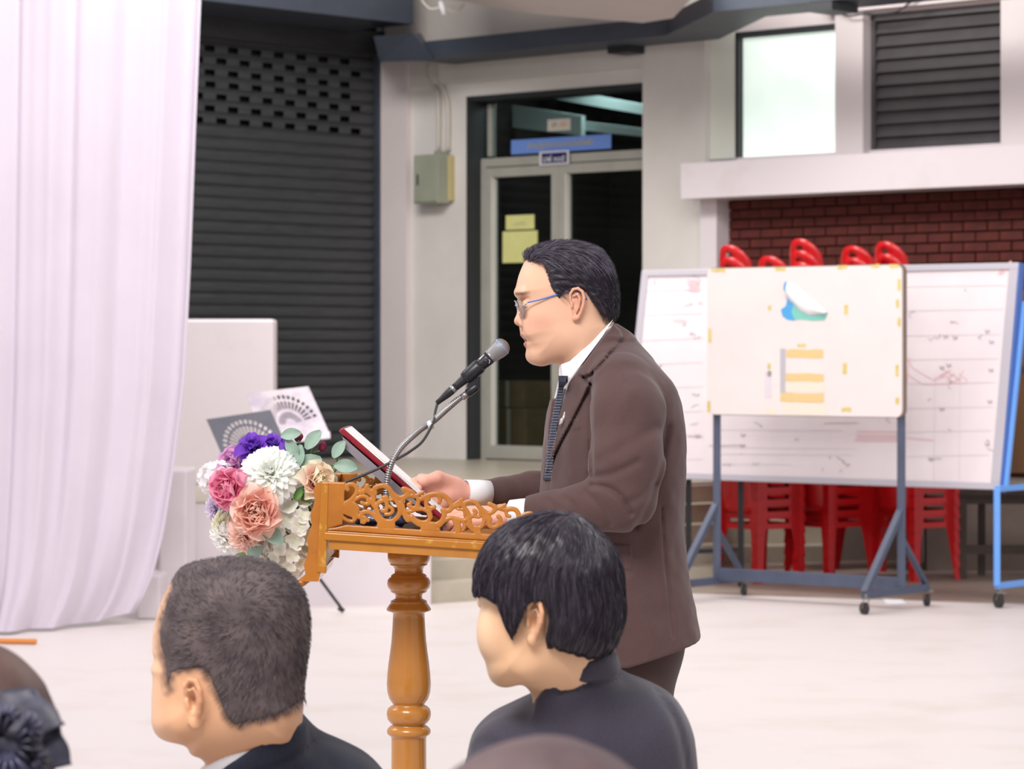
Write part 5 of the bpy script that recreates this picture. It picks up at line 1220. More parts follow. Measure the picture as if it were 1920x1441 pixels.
def skin_cols(Lp, base='e3b598'):
    C = np.tile(np.array(srgb(base)), (len(Lp), 1)); x, y, z = Lp.T; X = 1070-x*sH; Yp = 575-z*sH
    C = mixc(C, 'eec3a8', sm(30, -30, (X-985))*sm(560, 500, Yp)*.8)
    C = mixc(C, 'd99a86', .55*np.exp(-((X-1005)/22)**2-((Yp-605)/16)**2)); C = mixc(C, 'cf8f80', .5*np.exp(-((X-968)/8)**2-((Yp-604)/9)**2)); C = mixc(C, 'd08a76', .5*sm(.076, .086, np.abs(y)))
    lip = np.exp(-((np.abs(Yp-628-(X-978)*.25)/4.2)**4))*sm(1000, 990, X)*(X < 1001)*sm(.024, .020, np.abs(y)); lip2 = np.exp(-((np.abs(Yp-645)/5.2)**4))*sm(1001, 994, X)*sm(.022, .017, np.abs(y))
    C = mixc(C, 'b4675c', np.maximum(lip, lip2)*.85); C = mixc(C, '3a1a18', np.exp(-((Yp-636.5)/2.6)**4)*sm(1000, 994, X)*sm(.018, .014, np.abs(y)))
    brow = np.exp(-(np.abs(Yp-(551.5-.22*(np.maximum(0, X-975))))/3.0)**3)*sm(.010, .016, np.abs(y))*sm(.058, .046, np.abs(y))*(X < 1008)
    C = mixc(C, '4a3530', brow*.8)
    lash = np.exp(-(np.abs(Yp-(577-.10*(X-975)))/1.5)**2)*sm(.017, .022, np.abs(y))*sm(.052, .046, np.abs(y))*(X < 1003); C = mixc(C, '3a2724', lash*.9)
    return C
v1, q1_ = mesh_sdf(head_w, W(1180, 745, YH)*[0, 1, 1]+[X_(955, YH), -.11, 0], W(1180, 452, YH)+[0, .11, 0], .0019, slack=.03)
c1 = skin_cols((v1-O) @ Rh)
# hands
HF = hand_fn(W(868, 924, 6.02), (-1, -.10, .02), (0.1, 1, .25), (0, 0, 1), [(55, 40, 20), (62, 45, 20), (66, 45, 20), (70, 45, 20)], [(.052, .036, -.012), (.078, .030, -.018), (.098, .021, -.020)], 1.0)
HN = hand_fn(W(958, 966, 5.815), (-1, .12, -.06), (.12, -.35, .9), (0, 1, .1), [(8, 18, 12), (10, 22, 14), (14, 26, 16), (20, 28, 16)], [(.045, .030, -.014), (.075, .034, -.024), (.100, .032, -.032)], .98)
def hc_(f, lo, hi, hcol='e0a48c'):
    v, q = mesh_sdf(f, lo, hi, .0019, slack=.006); v = relax(v, q, 1, .3); return v, q, np.tile(np.array(srgb(hcol)), (len(v), 1))*(1+.06*vnoise(v*40))[:, None]
h1 = hc_(HF, W(760, 960, 6.02)+[0, -.1, -.03], W(910, 875, 6.02)+[0, .06, .02], 'e6aa98'); h2 = hc_(HN, W(830, 1010, 5.82)+[0, -.09, 0], W(1010, 915, 5.82)+[0, .10, .02])
PSI = 18.
keys = [(640, 1124, 5.95, .058, .080, 2.0), (665, 1130, 5.95, .075, .135, 2.0), (695, 1142, 5.95, .092, .175, 2.1), (730, 1151, 5.95, .110, .190, 2.2), (790, 1152, 5.95, .124, .195, 2.3), (860, 1150, 5.95, .130, .190, 2.3), (930, 1147, 5.95, .131, .186, 2.3), (1010, 1146, 5.95, .132, .186, 2.3), (1100, 1152, 5.95, .138, .195, 2.3), (1190, 1160, 5.95, .149, .205, 2.3), (1260, 1168, 5.95, .155, .210, 2.3)]
TK = [(Z_(y, Yc), X_(x, Yc), Yc, a, b, PSI, p) for y, x, Yc, a, b, p in keys]
torso = loft(TK)
def armN(P): return smin(chain([W(1160, 722, 5.80), W(1176, 775, 5.755), W(1176, 860, 5.73), W(1166, 932, 5.72)], [.058, .070, .070, .066], .02)(P), chain([W(1166, 934, 5.72), W(1085, 956, 5.74), W(985, 965, 5.80)], [.062, .047, .034], .01)(P), .012)
def armF(P): return smin(chain([W(1118, 735, 6.06), W(1105, 830, 6.12), W(1080, 930, 6.14)], [.060, .064, .056], .02)(P), chain([W(1080, 925, 6.14), W(1000, 918, 6.10), W(940, 923, 6.07), W(886, 925, 6.03)], [.052, .036, .031, .027], .01)(P), .02)
cp, sp_ = math.cos(math.radians(PSI)), math.sin(math.radians(PSI))
def body_core(P): return smin(np.maximum(torso(P)+.03, Z_(1150, 5.95)-P[:, 2]), cap(W(1112, 640, 5.95), W(1142, 720, 5.95), .046, .05)(P), .02)
def legs(P, off=0.):
    n_ = chain([W(1186, 1190, 5.88), W(1172, 1330, 5.87), W(1158, 1560, 5.86), W(1170, 1990, 5.86)], [.100, .088, .068, .052], .02)(P)
    f_ = chain([W(1176, 1190, 6.04), W(1162, 1330, 6.05), W(1150, 1560, 6.06), W(1160, 1990, 6.06)], [.100, .088, .068, .052], .02)(P)
    return smin(smin(n_, f_, .02), ell(W(1178, 1185, 5.96), (.112, .165, .12))(P), .03)+off
vb, qb = mesh_sdf(lambda P: smin(smin(body_core(P), smin(armN(P)+.018, armF(P)+.016, .01), .02), np.maximum(legs(P, .03), -.2), .005), (X_(860, 6), 5.55, .08), (X_(1330, 6), 6.35, Z_(645, 6)), .012)
cb2 = np.tile(np.array(srgb('e3b598')), (len(vb), 1))
SPK = thing('person', 'man in a dark brown suit and glasses standing at the lectern, reading into the microphone', 'person', (X_(1165, 5.95), 5.95, 0))
V, Q, C = join([(v1, q1_, c1), h1, h2, (vb, qb, cb2)]); mkmesh('body', V, Q, 'skin', SPK, True, col=C)
# jacket
def W2(pts): return [(X_(x, 5.80), Z_(y, 5.80)) for x, y in pts]
lap = Poly2(smooth_closed(W2([(1158, 612), (1170, 632), (1140, 664), (1108, 700), (1094, 704), (1097, 716), (1104, 722), (1092, 752), (1062, 812), (1038, 862), (1022, 905), (1017, 890), (1030, 830), (1044, 775), (1056, 725), (1068, 695), (1095, 655), (1140, 605)]), 2), h=.0015)
pock = Poly2(W2([(1062, 789), (1086, 784), (1089, 803), (1064, 808)]), h=.0015); pock2 = Poly2(W2([(1140, 1018), (1183, 1020), (1183, 1066), (1140, 1058)]), h=.0015)
def pl2(pts, wd, dp):
    q = np.array(W2(pts)); q = catmull(q, 5); segs_ = [(q[i], q[i+1]) for i in range(len(q)-1)]
    def f(x, z):
        d = 1e9
        for a_, b_ in segs_:
            e = b_-a_; t = np.clip(((x-a_[0])*e[0]+(z-a_[1])*e[1])/max(e @ e, 1e-12), 0, 1); d = np.minimum(d, np.hypot(x-a_[0]-t*e[0], z-a_[1]-t*e[1]))
        return dp*np.exp(-(d/wd)**2)
    return f
CR = [pl2([(1108, 905), (1135, 908), (1160, 925), (1178, 955)], .006, .008), pl2([(1110, 890), (1150, 880), (1190, 860)], .008, .006), pl2([(1095, 918), (1120, 940), (1140, 975)], .008, .005), pl2([(1172, 935), (1195, 925), (1222, 900)], .008, .004),
      pl2([(1060, 930), (1075, 945), (1078, 975)], .007, .004), pl2([(1120, 860), (1170, 830), (1225, 800)], .012, .004), pl2([(1028, 935), (1040, 950), (1040, 975)], .007, .003), pl2([(1252, 800), (1240, 850), (1215, 930), (1190, 985)], .008, .006),
      pl2([(1240, 950), (1247, 1050), (1262, 1190)], .0028, .003), pl2([(1172, 740), (1150, 790), (1140, 850)], .016, -.004), pl2([(1190, 1050), (1160, 1120), (1150, 1200)], .02, -.004), pl2([(1108, 722), (1094, 752), (1064, 812), (1040, 862), (1024, 905)], .0032, .004), pl2([(1090, 706), (1100, 714), (1110, 722)], .003, .005), pl2([(1172, 636), (1142, 667), (1110, 702), (1094, 708)], .0032, .003), pl2([(1135, 668), (1160, 700), (1170, 720)], .0022, .0018),
      pl2([(1112, 694), (1108, 740), (1106, 800), (1108, 880)], .0035, .004), pl2([(1045, 800), (1052, 860), (1050, 900)], .012, .003), pl2([(1200, 1000), (1215, 1080), (1235, 1150)], .02, .004)]
def jacket(P):
    x, y, z = P.T
    t = torso(P)
    t = smin(t, smin(cap(W(1128, 640, 5.95), W(1140, 690, 5.95), .062, .085)(P), cap(W(1138, 690, 5.95)+[.0, 0, 0], W(1160, 715, 5.80), .045, .05)(P), .03), .03)
    t = smin(t, cap(W(1138, 690, 5.95), W(1122, 722, 6.08), .045, .05)(P), .03)
    # collar fold standing around the neck
    ax0 = np.array([X_(1112, 5.95), 5.95]); fu = -(x-X_(1151, 5.95))*cp-(y-5.95)*sp_; lv = (x-X_(1151, 5.95))*sp_-(y-5.95)*cp
    near = sm(.02, -.02, y-5.93)
    t = smin(t, np.maximum(neckfn(P)-.0125, z-Z_(604, 5.95)), .02)
    t = t-.0065*sm(.0015, -.0015, lap(x, z))*near-.002*sm(.0012, -.0012, pock(x, z))*near
    t = t-.003*sm(.0015, -.0015, pock2(x, z))*near
    a1 = armN(P); a2 = armF(P); t = smin(t, a1, .010); t = smin(t, a2, .012)
    d = np.zeros(len(P)); msk = np.abs(t) < .03
    if msk.any():
        xm, zm = x[msk], z[msk]; dm = 0
        for c in CR: dm = dm+c(xm, zm)
        d[msk] = dm*near[msk]
    t = t+d+.0035*vnoise(P*np.array([16, 16, 11.]))+.0010*vnoise(P*45)
    # opening at the chest (V) and neck hole
    zt0, zb0 = Z_(690, 5.9), Z_(905, 5.9); wv_ = np.interp(z, [zb0, zt0, zt0+.1], [0, .052, .075])
    cut = np.maximum(np.maximum(np.abs(lv+.004)-wv_, -(fu-.03)), -(torso(P)+.014)); t = smax(t, -cut, .002)
    nk = neckfn(P)-.0065; t = smax(t, -nk, .002)
    # hem and top cuts
    hem = (Z_(1232, 5.95)+np.maximum(0, x-X_(1170, 5.95))*.29)-z; t = smax(t, hem, .003)
    top = (z-(Z_(606, 5.95)-np.minimum(.15, np.maximum(0, X_(1150, 5.95)-x)*1.30)-np.maximum(0, x-X_(1155, 5.95))*.6)); t = smax(t, top, .003)
    cufn = -((P-W(986, 965, 5.80)) @ np.array([.99, -.1, .0])); t = np.maximum(t, np.where((y < 5.93) & (z < 1.25), cufn, -1)); cuff = -((P-W(887, 925, 6.03)) @ np.array([.99, .1, .0])); t = np.maximum(t, np.where((y >= 5.93) & (z < 1.25), cuff, -1))
    return t
neckfn = chain([W(1100, 620, 5.94), W(1112, 655, 5.945), W(1130, 720, 5.95)], [.058, .062, .065], .01)
vj, qj = mesh_sdf(jacket, (X_(870, 6), 5.60, Z_(1245, 5.9)), (X_(1340, 5.95), 6.27, Z_(598, 5.95)), .0034, slack=.05)
mkmesh('jacket', vj, qj, 'suit_brown', SPK, True)
def shirtf(P):
    x, y, z = P.T; t = torso(P)+.009
    nk = neckfn(P)-.0055; top = z-(Z_(597, 5.95)-np.maximum(0, X_(1153, 5.95)-x)*1.00); nk = np.maximum(nk, top+np.maximum(0, x-X_(1138, 5.95))*.8)
    t = np.maximum(t, z-Z_(690, 5.95)); t = np.maximum(t, Z_(930, 5.9)-z); t = smin(t, nk, .006)
    return t
vs_, qs_ = mesh_sdf(shirtf, (X_(1000, 6), 5.74, Z_(940, 5.9)), (X_(1300, 5.95), 6.18, Z_(585, 5.95)), .004); sh_ = mkmesh('shirt', vs_, qs_, 'shirt', SPK, True)
# collar wings
def wing(name, pts, th=.0022):
    m = MB(); n = len(pts); m.add([tuple(W(*p)) for p in pts]+[tuple(W(*p)+[.0, .003, 0]) for p in pts], [tuple(range(n)), tuple(range(2*n-1, n-1, -1))]+[(i, (i+1) % n, (i+1) % n+n, i+n) for i in range(n)]); return m.build(name, 'shirt', sh_, bevel=.0008)
wing('collar_wing', [(1150, 598, 5.885), (1110, 640, 5.872), (1068, 677, 5.862), (1052, 683, 5.868), (1055, 707, 5.862), (1070, 709, 5.857), (1095, 677, 5.862), (1130, 630, 5.872)])
wing('collar_wing', [(1051, 683, 5.88), (1048, 690, 5.90), (1048, 704, 5.90), (1054, 712, 5.885), (1056, 700, 5.87)])
for f_, o_ in ((cap(W(992, 964, 5.80), W(961, 967, 5.815), .031, .0305), (-1, 0, 0)), (cap(W(892, 925, 6.03), W(873, 923, 6.025), .0255, .0255), (-1, 0, 0))):
    c0 = f_; lo_ = W(955, 1010, 5.8) if o_ and f_ is not None else None
for (a_, b_, r_) in ((W(1000, 963, 5.80), W(960, 967, 5.814), .0318), (W(916, 924, 6.045), W(872, 923, 6.022), .0262)):
    d_ = (b_-a_)/np.linalg.norm(b_-a_); m = MB(); m.lathe([(r_*.98, 0), (r_, np.linalg.norm(b_-a_)*.5), (r_*.99, np.linalg.norm(b_-a_)), (r_*.93, np.linalg.norm(b_-a_)), (r_*.9, 0)], a_, 28, axis=tuple(d_)); m.build('cuff', 'shirt', sh_, smooth=True)
# tie
tp = [(1056, 704, 5.855, .013, .010), (1056, 716, 5.852, .015, .010), (1052, 726, 5.850, .011, .006), (1046, 755, 5.842, .017, .004), (1038, 800, 5.836, .022, .004), (1032, 850, 5.83, .025, .004), (1026, 900, 5.83, .027, .004)]
def onchest(x, y, lift):   # move a picture point onto the chest surface
    lo_, hi_ = 5.70, 5.98
    ys = np.linspace(lo_, hi_, 200); P = np.array([W(x, y, q) for q in ys]); d = torso(P); k = np.argmax(d < lift); return W(x, y, ys[k])
m = MB(); V = []
for x, y, Yy, w_, t_ in tp:
    c = onchest(x, y, -.001) if y > 720 else W(x, y, Yy); tv = np.array([sp_, -cp, 0]); nv_ = np.array([-cp, -sp_, 0])
    V += [tuple(c+tv*w_), tuple(c+nv_*t_), tuple(c-tv*w_), tuple(c-nv_*t_)]
k = len(tp); m.add(V, [(0, 1, 2, 3)]+[(i*4+j, i*4+(j+1) % 4, (i+1)*4+(j+1) % 4, (i+1)*4+j) for i in range(k-1) for j in range(4)]+[((k-1)*4+3, (k-1)*4+2, (k-1)*4+1, (k-1)*4)]); tie = m.build('tie', 'tie', SPK, bevel=.001)
m = MB(); rs = np.random.RandomState(1)
for i in range(34):
    for j in range(-2, 3):
        y = 722+i*5.2; x = np.interp(y, [q[1] for q in tp], [q[0] for q in tp])+j*2.6+(i % 2)*1.3; c = onchest(x, y, .0035); m.box(tuple(c+np.array([-.0005, -.0012, 0])), (.0006, .0006, .0006))
m.build('tie_dots', 'tie_dot', tie)['kind'] = 'stuff'
# lapel pin
c = onchest(1055, 783, .004)+[0, -.008, 0]
def pinf(P): return smin(chain([c+[.004, 0, .010], c+[.002, 0, 0], c+[-.002, 0, -.010]], [.0022, .003, .0026], .002)(P), smin(cap(c+[.002, 0, .002], c+[.007, 0, .006], .0012)(P), cap(c+[-.003, 0, -.003], c+[-.005, 0, -.012], .0022)(P), .001), .002)
v_, q_2 = mesh_sdf(pinf, c-.02, c+.02, .0009, B=8); mkmesh('lapel_pin', v_, q_2, 'pin_metal', SPK, True)
# trousers and shoes
vt_, qt_ = mesh_sdf(lambda P: np.maximum(legs(P)+.004*vnoise(P*np.array([14, 14, 8])), np.maximum(.085-P[:, 2], P[:, 2]-Z_(1120, 5.95))), (X_(1040, 6), 5.72, .07), (X_(1320, 6), 6.2, Z_(1100, 5.95)), .007); mkmesh('trousers', vt_, qt_, 'suit_brown_dark', SPK, True)
for yy in (5.86, 6.06):
    c = W(1165, 0, yy)*[1, 1, 0]+[-.045, 0, .042]
    v_, q_2 = mesh_sdf(lambda P: np.maximum(smin(ell(c+[-.03, 0, 0], (.11, .045, .045))(P), ell(c+[.05, 0, .02], (.055, .042, .058))(P), .02), .002-P[:, 2]), c-[.18, .07, .05], c+[.14, .07, .09], .006, B=10); mkmesh('shoe', v_, q_2, 'shoe', SPK, True)
# hair
ho = [(984, 478), (990, 470), (1005, 463), (1025, 457), (1050, 453.5), (1078, 454), (1100, 459), (1122, 467), (1134, 480), (1146, 500), (1153, 525), (1157, 550), (1156, 575), (1151, 597), (1110, 640), (1030, 620), (1000, 560), (990, 500)]
HO = Poly2(smooth_closed(LP(ho), 3)); hv = inflate(HO, .060, .0815, 2.3)
hm = [(978, 484), (988, 492), (1004, 494), (1014, 499), (1019, 512), (1024, 532), (1030, 548), (1036, 556), (1043, 562), (1047, 549), (1056, 543), (1066, 539), (1080, 541), (1091, 549), (1100, 562), (1110, 577), (1122, 590), (1136, 596), (1150, 600), (1175, 590), (1175, 440), (970, 440)]
HM = Poly2(LP(hm)); 
def hairL(P):
    f = hv(P)+.0022*vnoise(P*np.array([35, 240, 240.]))+.001*vnoise(P*np.array([90, 90, 90.])); msk = HM(P[:, 0], P[:, 2])+.0022*vnoise(P*np.array([420, 60, 120.])); return smax(f, msk, .0025)
hairW = lambda P: hairL(toL(P))
vh, qh = mesh_sdf(hairW, W(1165, 610, YH)*[0, 1, 1]+[X_(972, YH), -.10, 0], W(1172, 446, YH)+[0, .10, 0], .0021); HR = mkmesh('hair', vh, qh, 'hair_black', SPK, True)
rs = np.random.RandomState(5)
def flowS(P):
    L = toL(P); x, y, z = L.T; f = np.stack([-.9-0*x, np.sign(y)*(.15+.3*sm(.02, -.02, z)), .55*sm(.03, .08, x)-.1-.9*sm(.0, -.09, x)-.6*sm(.05, .075, np.abs(y))], 1); return f @ Rh.T
hvW = lambda P: hv(toL(P))
sd = vh[np.abs(hvW(vh)) < .003]
sv, sq = strands(hvW, sd, flowS, 3600, .026, 6, .00042, .0022, rs, .25)
o = mkmesh('hair_strands', sv, sq, 'hair_strand', HR); o['kind'] = 'stuff'
top_ = sd[(toL(sd)[:, 2] > .075)]
sv, sq = strands(hvW, top_, flowS, 1500, .028, 7, .0004, .0040, rs, .5); o = mkmesh('hair_strands', sv, sq, 'hair_strand_sheen', HR); o['kind'] = 'stuff'  # highlights on top of the hair, painted as paler strands
fr_ = sd[(toL(sd)[:, 2] > .085) | (toL(sd)[:, 0] < -.07)]
sv, sq = strands(hvW, fr_, flowS, 1900, .015, 4, .00032, .0065, rs, 1.1); o = mkmesh('hair_strands', sv, sq, 'hair_strand', HR); o['kind'] = 'stuff'
# glasses
GL = bpy.data.objects.new('glasses', None); COL.objects.link(GL); GL.parent = SPK; GL.location = list(O-wloc(SPK))
def LW(p): return O+Rh @ np.array(p)
for s_ in (-1, 1):
    m = MB(); m.tube(catmull([LW(px(983, 568, s_*.064)), LW(px(1005, 563, s_*.070)), LW(px(1035, 554, s_*.0765)), LW(px(1062, 546, s_*.0805)), LW(px(1082, 549, s_*.080)), LW(px(1092, 562, s_*.077))], 6), .0014, 8); m.build('temple', 'glasses_blue', GL, smooth=True)
    c = np.array(px(970, 579, s_*.036)); ring = []
    for k in range(28):
        t = 2*math.pi*k/28; cc, ss = math.cos(t), math.sin(t); a_ = .027*np.sign(cc)*abs(cc)**.7; b_ = .0165*np.sign(ss)*abs(ss)**.7
        ring.append(LW(c+np.array([-.0075*(abs(a_)/.027)**2*(1 if a_*s_ > 0 else .25)+b_*.16, a_, b_])))
    m = MB(); m.tube(ring+[ring[0]], .0011, 8, caps=False); m.build('rim', 'silver', GL, smooth=True)
    m = MB(); m.add([tuple(LW(c+[-.002, 0, 0]))]+[tuple(r) for r in ring], [(0, k+1, (k+1) % 28+1) for k in range(28)]); m.build('lens', 'spectacle_glass', GL)
    m = MB(); m.tube([ring[1] if s_ > 0 else ring[13], LW(px(982, 569, s_*.064))], .0018, 8); m.build('hinge', 'silver', GL)
m = MB(); m.tube(catmull([LW(px(969, 574, -.010)), LW(px(966, 572, 0)), LW(px(969, 574, .010))], 5), .0012, 8); m.build('bridge', 'silver', GL, smooth=True)
# ================================================================ seated listeners in the foreground
def frontal(O_, s_, W_=None):
    """local frame of a head seen from behind: x = picture right, y = depth, z = up"""
    return lambda P: P-O_
def PX(pts, c, s_): return [((x-c[0])/s_, (c[1]-y)/s_) for x, y in pts]
def infl(poly, R, Wd, p=2.2):
    def f(P):
        d = poly(P[:, 0], P[:, 2]); q = np.maximum(0, 1+d/R); return ((q**p+np.abs(P[:, 1]/Wd)**p)**(1/p)-1)*min(R, Wd)
    return f
def ear_fn(c, up, back, out, s):
    """ear: c centre, unit vectors up/back/out, s height in m"""
    c = np.array(c); U = np.array(up); B = np.array(back); N = np.array(out); k = s/.060
    def q(b, u, o): return c+B*b*k+U*u*k+N*o*k
    fs = [(ell(c, np.array([.014, .005, .028])*k, np.stack([B, N, U], 1)), '+', .004)]
    rim = [(-.010, .010, .004), (-.009, .022, .007), (-.001, .029, .009), (.009, .026, .012), (.0135, .014, .014), (.012, .000, .013), (.007, -.013, .010), (.002, -.022, .007)]
    fs.append((chain([q(*a) for a in rim], [.0030*k]*3+[.0037*k]*5, .001), '+', .0015)); fs.append((ell(q(-.002, -.025, .006), np.array([.007, .0045, .0085])*k, np.stack([B, N, U], 1)), '+', .004))
    fs.append((chain([q(-.004, .015, .007), q(.004, .018, .009), q(.008, .008, .010), (q(.005, -.006, .009)), q(-.001, -.014, .008)], [.0022*k]*5, .001), '+', .002))
    fs.append((ell(q(-.003, .000, .008), np.array([.0062, .010, .012])*k, np.stack([B, N, U], 1)), '-', .003)); fs.append((cap(q(-.010, .003, .006), q(-.009, -.005, .006), .003*k), '+', .003))
    return fs
def apply(r, P, fl_):
    for g, op, k in fl_: r = smin(r, g(P), k) if op == '+' else smax(r, -g(P), k)
    return r
def face_fns(c, fwd, s=1.0, lat=None):
    """nose, lips, eyes on the turned-away face; c is a point inside the head, fwd unit"""
    F_ = np.array(fwd, float); F_ /= np.linalg.norm(F_); U = np.array([0, 0, 1.]); L_ = np.cross(U, F_); q = lambda f, l, u: np.array(c)+(F_*f+L_*l+U*u)*s
    M_ = np.stack([F_, L_, U], 1)
    fs = [(cap(q(.088, 0, .020), q(.098, 0, -.012), .006, .009), '+', .012), (ell(q(.101, 0, -.014), (.010, .012, .009), M_), '+', .006),
          (ell(q(.092, 0, -.042), (.008, .021, .005), M_), '+', .004), (ell(q(.090, 0, -.053), (.008, .018, .006), M_), '+', .004)]
    for s_ in (-1, 1): fs += [(ell(q(.088, s_*.032, .018), (.012, .018, .010), M_), '-', .010), (ell(q(.078, s_*.031, .015), (.014, .014, .011), M_), '+', .004), (ell(q(.096, s_*.012, -.020), (.008, .006, .006), M_), '+', .004)]
    return fs, q
def seated_rest(root, cx, cy, zsh, fwd, mt_tr, lo_torso):
    """lower body seated on a chair: thighs forward, shins down; returns sdf of legs"""
    F_ = np.array([fwd[0], fwd[1], 0.]); F_ /= np.linalg.norm(F_); L_ = np.array([-F_[1], F_[0], 0.]); c = np.array([cx, cy, 0.])
    fs = []
    for s_ in (-1, 1):
        hip = c+L_*.095*s_+[0, 0, .53]; kn = c+F_*.42+L_*.11*s_+[0, 0, .51]; an = c+F_*.40+L_*.12*s_+[0, 0, .09]
        fs += [cap(hip, kn, .085, .062), cap(kn, an, .062, .042)]
    def f(P):
        r = ell(c+[0, 0, .54], (.17, .17, .12))(P)
        for g in fs: r = smin(r, g(P), .02)
        return r
    lo = np.array([cx-.62, cy-.62, .06]); hi = np.array([cx+.62, cy+.62, .72])
    v, q = mesh_sdf(f, lo, hi, .016, B=10); mkmesh('trousers', v, q, mt_tr, root, True)
    for s_ in (-1, 1):
        an = c+F_*.44+L_*.12*s_+[0, 0, .045]; M_ = np.stack([F_, L_, [0, 0, 1]], 1)
        v, q = mesh_sdf(lambda P: np.maximum(ell(an, (.13, .045, .05), M_)(P), .003-P[:, 2]), an-[.16, .16, .06], an+[.16, .16, .08], .01, B=8); mkmesh('shoe', v, q, 'shoe', root, True)
def seat_chair(cx, cy, fwd, label):
    F_ = np.array([fwd[0], fwd[1], 0.]); F_ /= np.linalg.norm(F_); L_ = np.array([-F_[1], F_[0], 0.]); c = np.array([cx, cy, 0.])+F_*.06; M_ = Matrix([[L_[0], F_[0], 0], [L_[1], F_[1], 0], [0, 0, 1]])
    T = thing('side_chair', label, 'chair', c)
    m = MB(); m.box(c+[0, 0, .405], (.21, .21, .016), M_); m.build('seat', 'black_plastic', T, bevel=.005)
    for a in (-1, 1):
        for b in (-1, 1): e = c+L_*.19*a+F_*.19*b; m = MB(); m.tube([(e[0], e[1], .0), (e[0], e[1], .39)], .012, 8); m.build('leg', 'silver', T, smooth=True)
    m = MB(); e = c-F_*.235; m.box(e+[0, 0, .62], (.19, .012, .10), M_); m.build('backrest', 'black_plastic', T, bevel=.005)
    m = MB()
    for a in (-1, 1): g_ = c+L_*.18*a-F_*.215; m.tube([(g_[0], g_[1], .39), (g_[0]-F_[0]*.02, g_[1]-F_[1]*.02, .60)], .011, 8)
    m.build('back_frame', 'silver', T, smooth=True)
# ---------------------------------------------------------------- man on the left, short hair, navy suit
YM = 4.1; sM = F/YM; OM = W(430, 1240, YM); cM = (430, 1240)
skinM = [(335, 1078), (318, 1096), (302, 1130), (290, 1172), (287, 1200), (287, 1222), (290, 1232), (286, 1244), (284, 1256), (287, 1266), (286, 1300), (285, 1340), (289, 1360), (302, 1376), (330, 1389), (352, 1399), (366, 1416), (440, 1425), (540, 1400), (560, 1370), (566, 1340), (568, 1300), (572, 1250), (576, 1200), (574, 1150), (566, 1115), (545, 1085), (515, 1065), (480, 1052), (430, 1050), (380, 1056)]
SM = Poly2(smooth_closed(PX(skinM, cM, sM), 3)); fM = (-math.cos(math.radians(38)), math.sin(math.radians(38)), 0)
bM = infl(SM, .085, .083)
fnM, qM = face_fns((-.002, 0, .0), fM, 1.13)
lM = np.array([fM[1]*-1, fM[0], 0.]); outM = np.array([-math.sin(math.radians(38)), -math.cos(math.radians(38)), 0])
earM = ear_fn(((378-430)/sM, -.078, (1240-1304)/sM), (-.12, 0, .99), (.90, -.32, .15), (-.25, -.95, .1), .064)
jawM = [(cap(((352-430)/sM, -.060, (1240-1345)/sM), ((318-430)/sM, -.01, (1240-1362)/sM), .018, .012), '+', .02)]
nkM = chain([((478-430)/sM, .01, (1240-1325)/sM), ((468-430)/sM, .02, (1240-1395)/sM), ((468-430)/sM, .04, (1240-1480)/sM)], [.054, .060, .066], .01)
def headM(P): return apply(smin(bM(P), nkM(P), .02), P, fnM+jawM+earM)
hM_mask = [(322, 1080), (332, 1096), (324, 1118), (312, 1150), (308, 1175), (312, 1205), (318, 1236), (323, 1272), (328, 1282), (331, 1262), (336, 1250), (352, 1244), (375, 1238), (392, 1238), (403, 1248), (412, 1270), (425, 1300), (438, 1330), (452, 1343), (500, 1334), (545, 1322), (575, 1308), (640, 1290), (640, 1000), (300, 1000)]
HMm = Poly2(PX(hM_mask, cM, sM))
vM, qM_ = mesh_sdf(lambda P: headM(P-OM), OM+[-.12, -.13, -.165], OM+[.115, .125, .155], .0024, slack=.03)
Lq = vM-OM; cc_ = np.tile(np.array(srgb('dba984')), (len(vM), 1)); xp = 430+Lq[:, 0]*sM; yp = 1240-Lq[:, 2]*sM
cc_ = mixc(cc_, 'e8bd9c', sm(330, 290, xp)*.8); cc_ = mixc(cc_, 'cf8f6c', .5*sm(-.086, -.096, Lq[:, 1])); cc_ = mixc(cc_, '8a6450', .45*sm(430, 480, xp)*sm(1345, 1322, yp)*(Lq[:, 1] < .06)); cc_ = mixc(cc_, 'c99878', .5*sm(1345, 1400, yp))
hd_ = HMm(Lq[:, 0], Lq[:, 2])+.0035*vnoise(Lq*130); cc_ = mixc(cc_, '6d564b', .85*sm(.0135, -.001, hd_)*(Lq[:, 1] < .06))
MAN = thing('person', 'seated man with close-cropped greying hair and a navy suit, seen from behind at left', 'person', (X_(520, 4.25), 4.25, 0))
shM = [(392, 1501), (397, 1470), (405, 1443), (428, 1420), (458, 1397), (500, 1368), (535, 1348), (557, 1336), (572, 1350), (596, 1372), (640, 1392), (685, 1415), (720, 1450), (750, 1500), (770, 1600), (775, 1750), (760, 1950), (330, 1950), (310, 1750), (312, 1600), (330, 1540)]
cS = (540, 1600); OS = W(540, 1600, 4.22); 
BM = Poly2(smooth_closed(PX(shM, cS, F/4.22), 3), h=.002); coat0 = infl(BM, .10, .145, 2.3)
CM = [pl2_ for pl2_ in ()]
def lines2(pts, c, s_, wd, dp):
    q = catmull(np.array(PX(pts, c, s_)), 4)
    def f(x, z):
        d = np.full(len(x), 9.)
        for a_, b_ in zip(q[:-1], q[1:]):
            e = b_-a_; t = np.clip(((x-a_[0])*e[0]+(z-a_[1])*e[1])/max(e @ e, 1e-12), 0, 1); d = np.minimum(d, np.hypot(x-a_[0]-t*e[0], z-a_[1]-t*e[1]))
        return dp*np.exp(-(d/wd)**2)
    return f
colM = Poly2(PX([(545, 1330), (600, 1372), (560, 1395), (520, 1410), (480, 1423), (455, 1441), (430, 1500), (380, 1500), (405, 1441), (450, 1400)], cS, F/4.22), h=.002)
